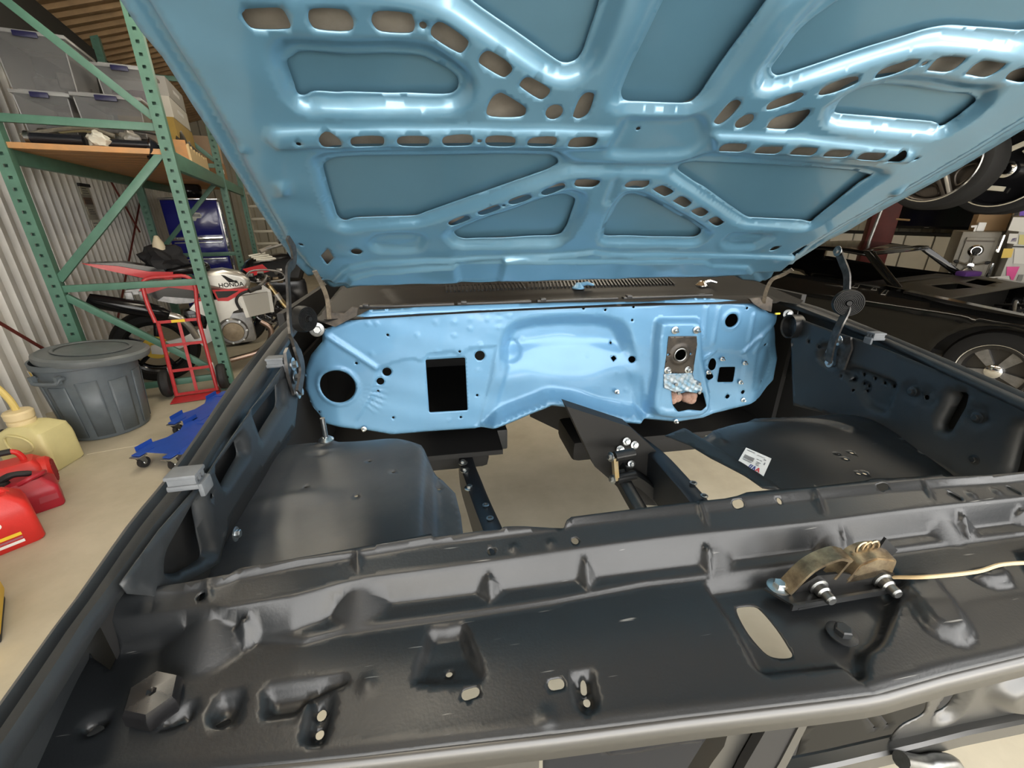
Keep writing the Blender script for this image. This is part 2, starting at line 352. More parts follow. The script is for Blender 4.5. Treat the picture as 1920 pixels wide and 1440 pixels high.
slots = [[(-0.218,0.725),(-0.213,0.73),(-0.207,0.733),(-0.173,0.736),(-0.166,0.731),(-0.164,0.719),(-0.165,0.714),(-0.172,0.71),(-0.209,0.708),(-0.217,0.714)],
 [(-0.139,0.728),(-0.131,0.737),(-0.096,0.739),(-0.087,0.733),(-0.085,0.723),(-0.093,0.713),(-0.131,0.712),(-0.139,0.718)],
 [(-0.061,0.731),(-0.051,0.74),(-0.014,0.74),(-0.008,0.734),(-0.007,0.723),(-0.015,0.714),(-0.05,0.714),(-0.06,0.721)],
 [(0.014,0.72),(0.019,0.729),(0.03,0.732),(0.058,0.716),(0.065,0.707),(0.058,0.694),(0.049,0.693),(0.018,0.71)],
 [(0.081,0.683),(0.086,0.694),(0.098,0.697),(0.125,0.682),(0.132,0.671),(0.125,0.66),(0.116,0.659),(0.086,0.675)],
 [(0.147,0.649),(0.152,0.659),(0.163,0.661),(0.191,0.647),(0.198,0.638),(0.192,0.626),(0.182,0.624),(0.152,0.642)],
 [(0.099,0.599),(0.105,0.621),(0.115,0.631),(0.126,0.63),(0.159,0.611),(0.165,0.601),(0.158,0.59),(0.108,0.588)],
 [(0.248,0.597),(0.249,0.625),(0.256,0.639),(0.268,0.64),(0.273,0.632),(0.273,0.602),(0.262,0.59),(0.252,0.591)],
 [(-0.129,0.538),(-0.119,0.549),(-0.079,0.552),(-0.073,0.541),(-0.083,0.526),(-0.123,0.525)], [(-0.052,0.54),(-0.043,0.552),(-0.004,0.554),(0.003,0.544),(-0.006,0.531),(-0.044,0.53)],
 [(0.025,0.544),(0.033,0.555),(0.071,0.558),(0.079,0.547),(0.071,0.533),(0.034,0.532)], [(0.1,0.546),(0.108,0.558),(0.145,0.559),(0.154,0.549),(0.148,0.535),(0.11,0.534)],
 [(0.176,0.545),(0.184,0.557),(0.221,0.56),(0.229,0.552),(0.223,0.538),(0.184,0.536)], [(0.252,0.544),(0.259,0.559),(0.297,0.561),(0.305,0.554),(0.299,0.539),(0.259,0.537)],
 [(0.514,0.594),(0.524,0.588),(0.531,0.59),(0.538,0.604),(0.541,0.63),(0.535,0.637),(0.526,0.639),(0.517,0.632),(0.514,0.61)],
 [(0.597,0.624),(0.608,0.621),(0.637,0.636),(0.646,0.65),(0.643,0.656),(0.631,0.657),(0.611,0.648),(0.595,0.635)],
 [(0.627,0.589),(0.634,0.583),(0.679,0.583),(0.69,0.591),(0.691,0.615),(0.684,0.625),(0.673,0.625),(0.629,0.606)],
 [(0.56,0.536),(0.57,0.531),(0.604,0.532),(0.614,0.541),(0.61,0.552),(0.601,0.555),(0.568,0.555),(0.557,0.547)],
 [(0.639,0.534),(0.65,0.528),(0.682,0.529),(0.693,0.538),(0.69,0.549),(0.681,0.552),(0.646,0.551),(0.637,0.545)],
 [(0.721,0.531),(0.733,0.525),(0.765,0.526),(0.775,0.535),(0.771,0.547),(0.761,0.55),(0.726,0.55),(0.718,0.542)],
 [(0.802,0.527),(0.814,0.522),(0.848,0.523),(0.861,0.532),(0.856,0.543),(0.846,0.546),(0.809,0.546),(0.798,0.538)],
 [(0.889,0.522),(0.903,0.517),(0.937,0.517),(0.946,0.528),(0.941,0.54),(0.93,0.542),(0.892,0.542),(0.884,0.534)],
 [(0.67,0.659),(0.68,0.655),(0.703,0.663),(0.725,0.678),(0.72,0.688),(0.71,0.691),(0.693,0.687),(0.671,0.672)],
 [(0.749,0.691),(0.758,0.689),(0.78,0.698),(0.798,0.715),(0.798,0.722),(0.789,0.725),(0.774,0.72),(0.748,0.705)],
 [(0.831,0.709),(0.842,0.708),(0.874,0.707),(0.883,0.714),(0.882,0.728),(0.872,0.732),(0.838,0.732),(0.826,0.727),(0.828,0.715)],
 [(0.916,0.705),(0.928,0.704),(0.96,0.702),(0.97,0.711),(0.968,0.726),(0.959,0.728),(0.923,0.729),(0.912,0.723),(0.913,0.71)],
 [(1.004,0.703),(1.018,0.699),(1.05,0.697),(1.056,0.706),(1.052,0.72),(1.042,0.722),(1.012,0.723),(0.998,0.714)],
 [(0.035,0.294),(0.041,0.287),(0.056,0.291),(0.082,0.308),(0.084,0.316),(0.079,0.323),(0.065,0.321),(0.039,0.304)],
 [(0.101,0.331),(0.107,0.325),(0.122,0.327),(0.147,0.345),(0.149,0.353),(0.144,0.36),(0.129,0.357),(0.104,0.34)],
 [(0.166,0.367),(0.173,0.361),(0.187,0.363),(0.211,0.38),(0.214,0.388),(0.207,0.395),(0.191,0.391),(0.169,0.376)],
 [(0.233,0.4),(0.24,0.394),(0.252,0.396),(0.278,0.414),(0.28,0.424),(0.272,0.431),(0.258,0.427),(0.235,0.41)],
 [(0.3,0.426),(0.309,0.419),(0.342,0.419),(0.352,0.431),(0.347,0.441),(0.304,0.441),(0.299,0.432)],
 [(0.413,0.424),(0.422,0.418),(0.454,0.418),(0.465,0.428),(0.462,0.44),(0.454,0.441),(0.423,0.44),(0.413,0.432)],
 [(0.485,0.413),(0.517,0.394),(0.525,0.392),(0.535,0.403),(0.531,0.412),(0.502,0.427),(0.493,0.426),(0.485,0.42)],
 [(0.553,0.374),(0.584,0.357),(0.596,0.354),(0.602,0.367),(0.597,0.374),(0.571,0.39),(0.559,0.39),(0.553,0.381)],
 [(0.621,0.337),(0.651,0.319),(0.663,0.318),(0.669,0.331),(0.662,0.339),(0.639,0.353),(0.626,0.351),(0.619,0.345)],
 [(0.691,0.299),(0.718,0.282),(0.731,0.28),(0.736,0.295),(0.729,0.301),(0.705,0.316),(0.693,0.315),(0.688,0.306)]]
slots = [sp(s_, 3) for s_ in slots]
slots += [fillet([(-0.28,0.166),(-0.254,0.2),(-0.251,0.156),(-0.276,0.121)], .006, 3), fillet([(1.07,0.137),(1.079,0.18),(1.112,0.164),(1.122,0.106)], .006, 3)]
for c_, r_ in (((-0.162,0.535), .018), ((0.986,0.525), .018), ((0.214,0.6), .015), ((0.573,0.597), .016), ((0.004,0.726), .005), ((-0.191,0.183), .013), ((0.988,0.167), .013)):
    slots.append(circ(c_, r_, 14))
for c_ in ((-0.214,0.53), (1.049,0.518), (0.09,0.545), (0.813,0.719), (-0.309,0.216), (-0.31,0.053), (0.382,0.565), (0.157,0.358), (0.724,0.538)):
    slots.append(circ(c_, .0042, 8))
# pockets: (outer edge, opening to the skin, depth, wall width)
DP = 0.030
P1L = sp([(-0.207,0.679),(-0.201,0.688),(-0.194,0.694),(-0.182,0.701),(-0.118,0.704),(-0.035,0.708),(0.001,0.706),(0.022,0.701),(0.051,0.683),(0.072,0.664),(0.082,0.64),(0.075,0.612),(0.053,0.591),(0.019,0.584),(-0.076,0.579),(-0.167,0.576),(-0.196,0.58),(-0.21,0.603),(-0.213,0.634),(-0.212,0.661)], 3)
I1L = sp([(-0.191,0.652),(-0.18,0.66),(-0.166,0.667),(-0.123,0.667),(-0.088,0.669),(-0.053,0.672),(-0.026,0.671),(-0.002,0.671),(0.014,0.665),(0.034,0.655),(0.051,0.642),(0.053,0.623),(0.039,0.612),(0.004,0.61),(-0.026,0.609),(-0.057,0.607),(-0.113,0.608),(-0.136,0.606),(-0.167,0.606),(-0.184,0.598),(-0.193,0.602),(-0.192,0.629)], 3)
P1R = sp([(0.719,0.616),(0.711,0.635),(0.738,0.67),(0.784,0.696),(0.813,0.703),(0.862,0.702),(0.962,0.693),(1.011,0.693),(1.037,0.681),(1.059,0.627),(1.049,0.579),(1.013,0.567),(0.932,0.57),(0.825,0.578),(0.772,0.583),(0.741,0.596)], 3)
I1R = sp([(0.755,0.612),(0.747,0.636),(0.762,0.654),(0.803,0.666),(0.84,0.665),(0.95,0.658),(0.999,0.655),(1.034,0.644),(1.038,0.626),(1.037,0.594),(1.027,0.586),(0.999,0.594),(0.879,0.6),(0.802,0.604),(0.767,0.605)], 3)
P5L = fillet([(-0.164,0.74),(-0.084,0.746),(-0.03,0.747),(0.01,0.742),(0.037,0.735),(0.08,0.709),(0.146,0.672),(0.185,0.651),(0.222,0.644),(0.251,0.657),(0.267,0.681),(0.272,0.721),(0.274,0.775)]+[(0.262, VF-.06), (-0.215, VF-.06), (-0.235, 0.80)], .03, 4)
I5L = fillet([(0.068,0.749),(0.102,0.73),(0.159,0.7),(0.208,0.673),(0.222,0.672),(0.234,0.678),(0.239,0.691),(0.24,0.727),(0.241,0.761)]+[(0.215, VF-.1), (-0.175, VF-.1), (-0.185, 0.845), (-0.05, 0.845)], .02, 4)
P6 = fillet([(0.294,0.615),(0.29,0.646),(0.291,0.691),(0.295,0.727),(0.299,0.777)]+[(0.305, VF-.06), (0.555, VF-.06), (0.545, 0.80)]+[(0.5,0.787),(0.5,0.767),(0.502,0.709),(0.498,0.649),(0.489,0.623),(0.465,0.607),(0.445,0.605),(0.333,0.603),(0.309,0.606)], .02, 4)
I6 = fillet([(0.32,0.634),(0.33,0.621),(0.341,0.617),(0.44,0.618),(0.455,0.621),(0.462,0.637),(0.463,0.675),(0.474,0.782)]+[(0.505, VF-.1), (0.35, VF-.1)]+[(0.326,0.771),(0.322,0.72),(0.319,0.684)], .012, 4)
P5R = fillet([(0.537,0.662),(0.527,0.686),(0.526,0.736),(0.531,0.789)]+[(0.60, VF-.06), (1.16, VF-.06), (1.165, 0.80)]+[(1.092,0.724),(0.996,0.73),(0.853,0.739),(0.803,0.739),(0.778,0.734),(0.725,0.711),(0.658,0.677),(0.615,0.653),(0.582,0.642),(0.558,0.646)], .025, 4)
I5R = fillet([(0.562,0.684),(0.571,0.675),(0.585,0.67),(0.595,0.673),(0.645,0.697),(0.71,0.73),(0.775,0.758),(0.805,0.765),(0.854,0.766),(0.952,0.766)]+[(1.11, 0.86), (1.11, VF-.1), (0.66, VF-.1), (0.63, 0.84)]+[(0.56,0.747)], .02, 4)
P2 = fillet([(-0.216,0.479),(-0.208,0.491),(-0.188,0.503),(-0.134,0.509),(-0.059,0.514),(0.055,0.52),(0.192,0.522),(0.248,0.519),(0.266,0.506),(0.286,0.495),(0.367,0.493),(0.405,0.493),(0.492,0.495),(0.515,0.504),(0.539,0.523),(0.564,0.529),(0.699,0.516),(0.851,0.503),(0.966,0.496),(1.013,0.489),(1.048,0.467),(1.042,0.372),(1.043,0.289),(1.027,0.253),(0.994,0.248),(0.811,0.267),(0.775,0.282),(0.637,0.361),(0.517,0.432),(0.489,0.448),(0.398,0.449),(0.365,0.452),(0.289,0.446),(0.27,0.441),(0.149,0.369),(0.061,0.323),(0.01,0.298),(-0.029,0.282),(-0.187,0.263),(-0.214,0.268),(-0.225,0.296),(-0.226,0.339),(-0.218,0.451)], .012, 3)
I2L = fillet([(-0.195,0.46),(-0.171,0.475),(-0.121,0.481),(-0.007,0.485),(0.056,0.488),(0.136,0.492),(0.236,0.492),(0.251,0.482),(0.255,0.471),(0.238,0.454),(0.167,0.416),(0.012,0.332),(-0.012,0.319),(-0.036,0.304),(-0.111,0.301),(-0.173,0.298),(-0.196,0.286),(-0.207,0.305),(-0.199,0.423)], .008, 3)
I2R = fillet([(0.518,0.461),(0.517,0.474),(0.543,0.482),(0.665,0.479),(0.803,0.474),(0.95,0.464),(1.015,0.451),(1.006,0.427),(1.013,0.288),(1.017,0.273),(0.975,0.283),(0.813,0.294),(0.785,0.307),(0.697,0.358),(0.61,0.409),(0.583,0.422),(0.528,0.453)], .008, 3)
P3L = fillet([(0.018,0.243),(0.024,0.264),(0.041,0.281),(0.174,0.356),(0.281,0.409),(0.31,0.413),(0.339,0.399),(0.349,0.378),(0.356,0.322),(0.351,0.237),(0.337,0.198),(0.311,0.184),(0.074,0.18),(0.041,0.196),(0.023,0.224)], .012, 3)
I3L = fillet([(0.047,0.24),(0.077,0.266),(0.18,0.324),(0.246,0.364),(0.291,0.379),(0.322,0.365),(0.325,0.346),(0.329,0.267),(0.323,0.227),(0.305,0.218),(0.216,0.215),(0.146,0.211),(0.074,0.208),(0.058,0.218)], .01, 3)
P3R = fillet([(0.414,0.245),(0.403,0.331),(0.409,0.384),(0.419,0.405),(0.448,0.411),(0.468,0.408),(0.511,0.385),(0.618,0.326),(0.712,0.269),(0.743,0.247),(0.748,0.224),(0.742,0.191),(0.72,0.178),(0.558,0.182),(0.448,0.188),(0.424,0.209)], .012, 3)
I3R = fillet([(0.441,0.22),(0.431,0.258),(0.43,0.339),(0.436,0.373),(0.454,0.38),(0.488,0.369),(0.582,0.316),(0.658,0.274),(0.705,0.245),(0.719,0.226),(0.714,0.206),(0.64,0.207),(0.455,0.215)], .01, 3)
P4L = sp([(-0.163,0.219),(-0.146,0.246),(-0.122,0.26),(-0.045,0.261),(-0.021,0.248),(-0.012,0.225),(-0.025,0.188),(-0.052,0.167),(-0.131,0.167),(-0.158,0.187)], 4)
P4R = sp([(0.791,0.193),(0.785,0.224),(0.797,0.251),(0.898,0.244),(0.939,0.231),(0.95,0.213),(0.942,0.189),(0.93,0.161),(0.9,0.154),(0.838,0.158)], 4)
G4L = sp([(-0.143,0.212),(-0.128,0.23),(-0.046,0.233),(-0.038,0.222),(-0.051,0.206),(-0.133,0.196)], 4)
G4R = sp([(0.821,0.192),(0.831,0.213),(0.901,0.219),(0.92,0.209),(0.918,0.187),(0.847,0.184)], 4)
PLT = fillet([(0.337,0.599),(0.458,0.602),(0.475,0.612),(0.501,0.6),(0.522,0.574),(0.531,0.545),(0.523,0.514),(0.499,0.502),(0.404,0.497),(0.371,0.495),(0.347,0.5),(0.334,0.512)], .015, 4)
BNL = fillet([(-0.249,0.549),(-0.088,0.559),(0.09,0.565),(0.333,0.568),(0.336,0.529),(0.192,0.527),(-0.002,0.524),(-0.184,0.516),(-0.255,0.51),(-0.263,0.528)], .008, 3)
BNR = fillet([(0.526,0.569),(0.717,0.565),(0.993,0.542),(1.022,0.535),(1.04,0.509),(0.949,0.512),(0.755,0.523),(0.559,0.527)], .008, 3)
RB1 = fillet([(-0.249,0.091),(-0.223,0.115),(-0.159,0.136),(0.047,0.145),(0.381,0.161),(0.427,0.173),(0.474,0.158),(0.782,0.146),(1.114,0.12),(1.187,-0.118),(0.678,-0.085),(0.048,-0.099),(-0.305,-0.149),(-0.314,-0.002)], .004, 2)
RB2 = fillet([(-0.231,0.076),(-0.164,0.104),(0.044,0.123),(0.061,0.136),(0.169,0.138),(0.183,0.148),(0.786,0.125),(0.828,0.1),(0.954,0.089),(1.187,-0.118),(0.678,-0.085),(0.048,-0.099),(-0.305,-0.149)], .004, 2)
RCT = fillet([(0.051,0.137),(0.183,0.148),(0.182,0.034),(0.063,0.027)], .006, 3)
INF = [tuple(p) for p in [(-0.324,-0.127),(-0.314,0.06),(-0.33,0.225),(-0.324,0.375),(-0.312,0.568),(-0.313,0.67),(-0.314,0.734)]]+[(-0.285, 0.86), (-0.285, VF+.2), (1.18, VF+.2), (1.175, 0.7)]+[(1.165,0.614),(1.148,0.487),(1.119,0.359),(1.097,0.254),(1.087,0.151),(1.111,0.039),(1.226,-0.187)]
TABS = [fillet(q_, .006, 3) for q_ in ([(-0.292,0.428),(-0.257,0.433),(-0.275,0.387),(-0.305,0.383)], [(-0.331,0.508),(-0.302,0.515),(-0.305,0.496),(-0.331,0.491)], [(1.105,0.408),(1.119,0.44),(1.156,0.412),(1.151,0.376)])]
YGR = fillet([(0.376,0.447),(0.397,0.448),(0.412,0.358),(0.388,0.358)], .006, 3)
def hood_h(P):
    h = np.zeros(len(P))
    def poc(poly, D, w, hole):
        d = sdf(P, poly); we = w
        if hole: we = np.minimum(w, np.maximum(.006, (np.maximum(d, 0)+np.min([dist(P, q_) for q_ in hole], axis=0))*.78))
        return -D*ramp(d/we)
    for poly, D, w, hl in ((P1L, .018, .032, [I1L]), (P1R, .018, .032, [I1R]), (P5L, .018, .036, [I5L]), (P5R, .018, .036, [I5R]), (P6, .011, .034, [I6]), (P2, .014, .028, [I2L, I2R]), (P3L, .016, .024, [I3L]), (P3R, .016, .024, [I3R]), (P4L, .010, .020, 0), (P4R, .010, .020, 0), (PLT, .009, .018, 0), (YGR, .005, .008, 0)):
        h = h+poc(poly, D, w, hl)
    for g in (G4L, G4R): h = h-.003*ss(1-np.abs(sdf(P, g))/.006)
    for poly in (BNL, BNR): h = h+.010*ramp((sdf(P, poly)+.006)/.014)
    h = h+.010*ramp((sdf(P, RB1)+.003)/.009)+.009*ramp((sdf(P, RB2)+.003)/.008)-.010*ramp((sdf(P, RCT)+.003)/.01)
    e = sdf(P, INF); h = h-.015*ramp((-e)/.012)-.005*ss(1-np.abs(e+.016)/.010)-.008*ss((-e-.045)/.012)
    for t in TABS: h = h+.008*ramp(sdf(P, t)/.012)
    v = P[:, 1]; h = h-.030*ss((.045-v)/.05)                         # rear edge rolls up over the cowl
    h = h+.0012*np.sin(P[:, 0]*37+P[:, 1]*21)*np.sin(P[:, 1]*33-P[:, 0]*11)*(sdf(P, P2) < 0)
    return h
opens = slots+[I1L, I1R, I5L, I5R, I6, I2L, I2R, I3L, I3R]
con = [(p, (0.001, .010, .020, .032)) for p in (P1L, P1R, P5L, P5R, P6, P2)]+[(p, (.001, .009, .018)) for p in (P3L, P3R, P4L, P4R, PLT)]+[(p, (-.005, 0, .005)) for p in (BNL, BNR, RB1, RB2)]+[(INF, (-.012, -.006, 0), 1)]
con += [(q_, (-.004, -.009)) for q_ in (I1L, I1R, I5L, I5R, I2L, I2R, I3L, I3R)]
HOOD = sheet('hood', hood_out, opens, hood_h, hmap, BLUE, CAR, .0085, con, thick=.0016, hst=.005, label='raised blue hood seen from its ribbed underside')
def skin_h(P):
    ed = -sdf(P, hood_out)
    return -.027+.008*ss(1-(-ed)/.05)-.02*ss((.06-P[:, 1])/.06)
def outset(poly, d):
    cl = A2(poly); n = np.roll(cl, -1, 0)-np.roll(cl, 1, 0); n = np.stack([n[:, 1], -n[:, 0]], 1)/np.linalg.norm(n, axis=1)[:, None]
    a = np.sum(cl[:, 0]*np.roll(cl[:, 1], -1)-np.roll(cl[:, 0], -1)*cl[:, 1])
    return [tuple(p) for p in cl+n*d*(1 if a > 0 else -1)]
SKINP = mat('skin_bare_primer', (.30, .275, .24), .38, .2, col2=(.17, .15, .125), vs=9)
skin = sheet('outer_skin', outset(dens(hood_out, .03), -.004), [], skin_h, hmap, BLUES, HOOD, .018, [(q_, (-.014,)) for q_ in (I1L, I1R, I5L, I5R, I6, I2L, I2R, I3L, I3R)], thick=.0012)
# paint reached the skin only through the large openings; between them it is bare primer
skin.data.materials.append(SKINP); cs = np.zeros(len(skin.data.polygons)*3); skin.data.polygons.foreach_get('center', cs); cs = cs.reshape(-1, 3)-HP0
UVc = np.stack([cs[:, 0], cs@HE], 1); near = np.zeros(len(UVc), bool)
for q_ in (I1L, I1R, I5L, I5R, I6, I2L, I2R, I3L, I3R): near |= sdf(UVc, q_) > -.0141
near |= sdf(UVc, INF) < -.02
skin.data.polygons.foreach_set('material_index', np.where(near, 0, 1).astype(np.int32)); skin.data.update()

# ------------------------------------------------------------ firewall (x, z) on y = FY, h towards the front
FY = 1.35
def fmap(P, h): return np.stack([P[:, 0], FY-h, P[:, 1]], 1)
fw_out = [(-0.355,1.089),(-0.296,1.109),(-0.238,1.132),(-0.213,1.144),(-0.05,1.148),(0.165,1.148),(0.411,1.146),(0.715,1.138),(0.87,1.145),(0.952,1.141),(1.053,1.13),(1.124,1.118),(1.189,1.081),(1.237,1.071),(1.226,1.045),(1.264,0.99),(1.303,0.89),(1.308,0.799),(1.257,0.73),(1.185,0.71),(1.041,0.686),(0.998,0.67),(0.886,0.662),(0.775,0.683),(0.645,0.707),(0.546,0.741),(0.448,0.782),(0.367,0.797),(0.336,0.783),(0.19,0.732),(0.1,0.704),(-0.191,0.706),(-0.284,0.735),(-0.4,0.762),(-0.437,0.827),(-0.448,0.889),(-0.437,0.951),(-0.407,1.006),(-0.364,1.05)]
fholes = [circ((-0.337,0.903), .0555, 32), circ((-0.179,0.942), .0145, 16), circ((-0.203,0.911), .012, 16), fillet([(-0.053,0.976),(0.076,0.976),(0.077,0.783),(-0.055,0.785)], .005, 3),
 circ((0.125,0.98), .017, 18), circ((1.032,1.062), .024, 22), circ((0.671,0.933), .012, 14), [(0.595,0.94),(0.608,0.947),(0.617,0.937),(0.604,0.926)], circ((0.836,0.952), .0215, 22),
 sp([(0.976,0.888),(0.98,0.915),(0.994,0.919),(1.006,0.903),(1.004,0.878),(0.99,0.873)], 3), sp([(0.974,0.85),(0.983,0.863),(0.999,0.857),(1.005,0.842),(0.988,0.834)], 3), fillet([(1.023,0.884),(1.091,0.88),(1.094,0.818),(1.026,0.823)], .006, 3),
 circ((1.082,0.759), .009, 12), circ((1.142,0.775), .008, 12), fillet([(0.821,0.815),(0.862,0.801),(0.884,0.806),(0.925,0.799),(0.951,0.799),(0.975,0.741),(0.957,0.724),(0.902,0.733),(0.86,0.727),(0.836,0.756)], .006, 3)]
for c_ in ((727,628),(668,681),(709,734),(595,777),(737,784),(864,783),(862,659),(895,742),(1135,581),(1094,578),(1188,575),(1185,600),(1160,688),(1229,626),(1229,618),(1229,604),(1220,707),(1219,713),(1437,647),(1435,718),(1155,640),(1401,578),(1396,618),(1310,707)):
    pass
for c_ in [(-0.163,1.066),(-0.269,0.978),(-0.214,0.877),(-0.413,0.81),(-0.176,0.776),(0.052,0.758),(0.059,0.999),(0.112,0.837),(0.552,1.118),(0.475,1.126),(0.652,1.125),(0.652,1.079),(1.198,0.961),(1.232,0.807),(0.602,0.987),(1.086,1.104)]:
    fholes.append(circ(c_, .0045, 8))
REC = fillet([(0.112,0.717),(0.149,0.858),(0.175,0.938),(0.187,1.009),(0.198,1.059),(0.23,1.094),(0.305,1.11),(0.413,1.113),(0.544,1.106),(0.622,1.086),(0.659,1.045),(0.675,0.993),(0.708,0.901),(0.754,0.749),(0.774,0.689),(0.645,0.712),(0.544,0.744),(0.448,0.786),(0.366,0.801),(0.335,0.787),(0.189,0.736)], .03, 4)
HUMP = fillet([(0.187,1.009),(0.306,1.032),(0.417,1.034),(0.55,1.022),(0.667,0.993),(0.708,0.901),(0.804,0.462),(0.106,0.541),(0.112,0.705),(0.149,0.858)], .012, 3)
ZH = (0.417,1.03)[1]
MCB = fillet([(0.735,0.997),(0.735,1.076),(0.751,1.083),(0.892,1.077),(0.907,1.069),(0.937,0.938),(0.965,0.864),(1,0.77),(1.001,0.716),(0.974,0.691),(0.863,0.686),(0.776,0.707),(0.748,0.745),(0.744,0.789),(0.745,0.899)], .01, 3)
MCI = fillet([(0.761,1.075),(0.88,1.07),(0.92,0.888),(0.968,0.777),(0.962,0.733),(0.932,0.724),(0.808,0.732),(0.779,0.752),(0.777,0.834),(0.781,0.896)], .01, 3)
SEAM = fillet([(-0.208,0.957),(-0.147,0.976),(-0.093,0.984),(-0.063,0.971),(-0.043,0.996),(0.038,1),(0.062,0.984),(0.089,1.005),(0.181,1.011),(0.149,0.858),(0.112,0.705),(-0.193,0.683),(-0.297,0.714),(-0.296,0.774),(-0.23,0.867)], .004, 2)
RPAN = fillet([(0.935,0.959),(0.939,0.963),(1.113,0.939),(1.127,0.913),(1.133,0.787),(1.133,0.7),(1.015,0.692),(0.965,0.864)], .01, 3)
RARC = fillet([(1.164,0.93),(1.193,0.976),(1.234,0.953),(1.274,0.887),(1.269,0.817),(1.23,0.769),(1.182,0.772)], .014, 3)
def seg(P, a, b): return dist(P, [a, b], False)
studs = [(-0.218,1.104),(-0.191,1.103),(-0.084,1.122),(-0.012,1.1),(0.047,1.098),(0.098,1.106),(0.094,1.073),(0.046,1.054),(-0.072,1.058),(-0.218,1.009),(0.14,1.132),(0.166,1.133),(0.192,1.125),(0.225,1.11),(0.153,1.104),(0.188,1.101),(0.189,1.074),(0.127,1.019),(-0.013,1.005),(0.12,0.93),(0.239,0.986),(0.01,0.748),(-0.177,0.717),(-0.111,0.715),(0.064,1.172),(0.281,1.013),(0.622,0.888),(0.622,0.815),(0.66,0.815),(0.64,0.765),(0.417,1.077),(0.513,0.951),(0.71,0.953),(0.752,1.018)]
flut = [(0.924,1.115),(0.935,1.005),(0.974,1.11),(0.975,0.983),(1.118,1.079),(1.12,0.986),(1.174,0.997),(1.157,0.941),(0.989,0.946),(0.942,0.911)]
beads = [(-0.355,1.083),(-0.208,0.957),(1.236,1.067),(1.108,0.939)]
lipc = [(0.104,0.712),(0.189,0.747),(0.335,0.797),(0.366,0.812),(0.447,0.799),(0.543,0.758),(0.644,0.725),(0.755,0.702)]
rib = [(0.557,0.89),(0.571,1.004),(0.564,0.754),(0.557,0.89)]
def fw_h(P):
    h = -.055*ramp(sdf(P, REC)/.055)+.050*ramp((ZH-P[:, 1]+.01)/.17)*ramp(sdf(P, HUMP)/.05)+.006*np.sin(P[:, 0]*15+1)*np.sin(P[:, 1]*25)*ss(sdf(P, HUMP)/.05)
    h = h+.030*ramp((sdf(P, MCB)+.002)/.020)+.004*ramp(sdf(P, MCI)/.012)*-1
    h = h-.0045*ramp((sdf(P, SEAM)+.003)/.006)-.004*ramp(sdf(P, RPAN)/.008)-.005*ramp(sdf(P, RARC)/.012)
    for k in (0, 2): h = h+.009*ss(1-seg(P, beads[k], beads[k+1])/.013)
    for k in range(0, 10, 2): h = h+.006*ss(1-seg(P, flut[k], flut[k+1])/.012)
    h = h+.007*ss(1-dist(P, lipc, False)/.010)
    for c_ in studs: h = h+.004*ss(1-np.hypot(P[:, 0]-c_[0], P[:, 1]-c_[1])/.008)
    c_ = (-0.337,0.903); d = np.hypot(P[:, 0]-c_[0], P[:, 1]-c_[1]); h = h+.006*ss(1-np.abs(d-.062)/.010)
    c2 = (1.032,1.062); d2 = np.hypot(P[:, 0]-c2[0], P[:, 1]-c2[1]); h = h+.006*ss(1-np.abs(d2-.031)/.010)
    c3 = (0.233,0.982); d3 = np.hypot(P[:, 0]-c3[0], P[:, 1]-c3[1]); h = h-.006*ramp((.040-d3)/.006)
    # hammered wrinkles round the kick panel
    a = np.arctan2(P[:, 1]-c_[1], P[:, 0]-c_[0]); wr = ss((d-.085)/.02)*ss((.175-d)/.04)*((a > -1.3) & (a < .45)) if False else ss((d-.08)/.02)*ss((.16-d)/.03)*ss((.5-np.abs(a+.45))/.4)
    h = h+.0035*wr*np.sin(a*44+d*30)
    h = h+.0012*np.sin(P[:, 0]*31+P[:, 1]*23)*np.sin(P[:, 1]*41-P[:, 0]*9)
    ex = sdf(P, fw_out); h = h-.012*ss(1-ex/.012)
    L = (-0.319,0.947); h = h-.05*ss((L[0]-.02-P[:, 0])/.12)*0.6          # kick panels bend back
    R = (1.189,0.935); h = h-.06*ss((P[:, 0]-R[0])/.09)*0.6
    return h
FW_ = sheet('firewall', fw_out, fholes, fw_h, fmap, BLUEF, CAR, .008, [(REC, (.001, .012, .026, .045)), (HUMP, (.001, .01)), (MCB, (-.002, .006, .013, .02)), (SEAM, (-.003, .003)), (RPAN, (0, .008)), (RARC, (0, .012))], thick=.0016, hst=.005, label='light blue painted firewall')
def fpt(p, h=0): return Vector((p[0], FY-h, p[1]))
NF = (0, -1, 0)
# brake bracket plate, weld patch, studs and the scrap of insulation
pl = sheet('bracket_plate', [(0.78,1.023),(0.894,1.018),(0.895,0.877),(0.781,0.888)], [circ((0.833,0.954), .0205, 24), circ((0.787,0.956), .0045, 8), circ((0.874,0.954), .0045, 8)], lambda P: .029+.006*ss(1-np.abs(np.hypot(P[:, 0]-(0.833,0.954)[0], P[:, 1]-(0.833,0.954)[1])-.03)/.012), fmap, mat('bare_dark_steel', (0.045, 0.042, 0.040), 0.45, 0.6, col2=(0.10, 0.085, 0.07), vs=30), FW_, .006, thick=.003, label='bare dark steel plate with a round hole')
pl.modifiers['gauge'].offset = -1
MB().ring([fpt((0.833,0.954), .033)+Vector((.0225*math.cos(a), 0, .0225*math.sin(a))) for a in np.arange(0, 2*pi, .3)], [(.003*math.cos(t), .003*math.sin(t)) for t in np.arange(0, 6.2, 1.05)], True).build('plate_ring', STEEL, FW_)
for c_ in [(0.8,1.044),(0.882,1.041),(0.793,0.897),(0.873,0.894)]:
    MB().hexhead(fpt(c_, .030), NF, .0075, .009).cyl(fpt(c_, .03), fpt(c_, .052), .0036, 10).build('stud', ZINC, FW_)
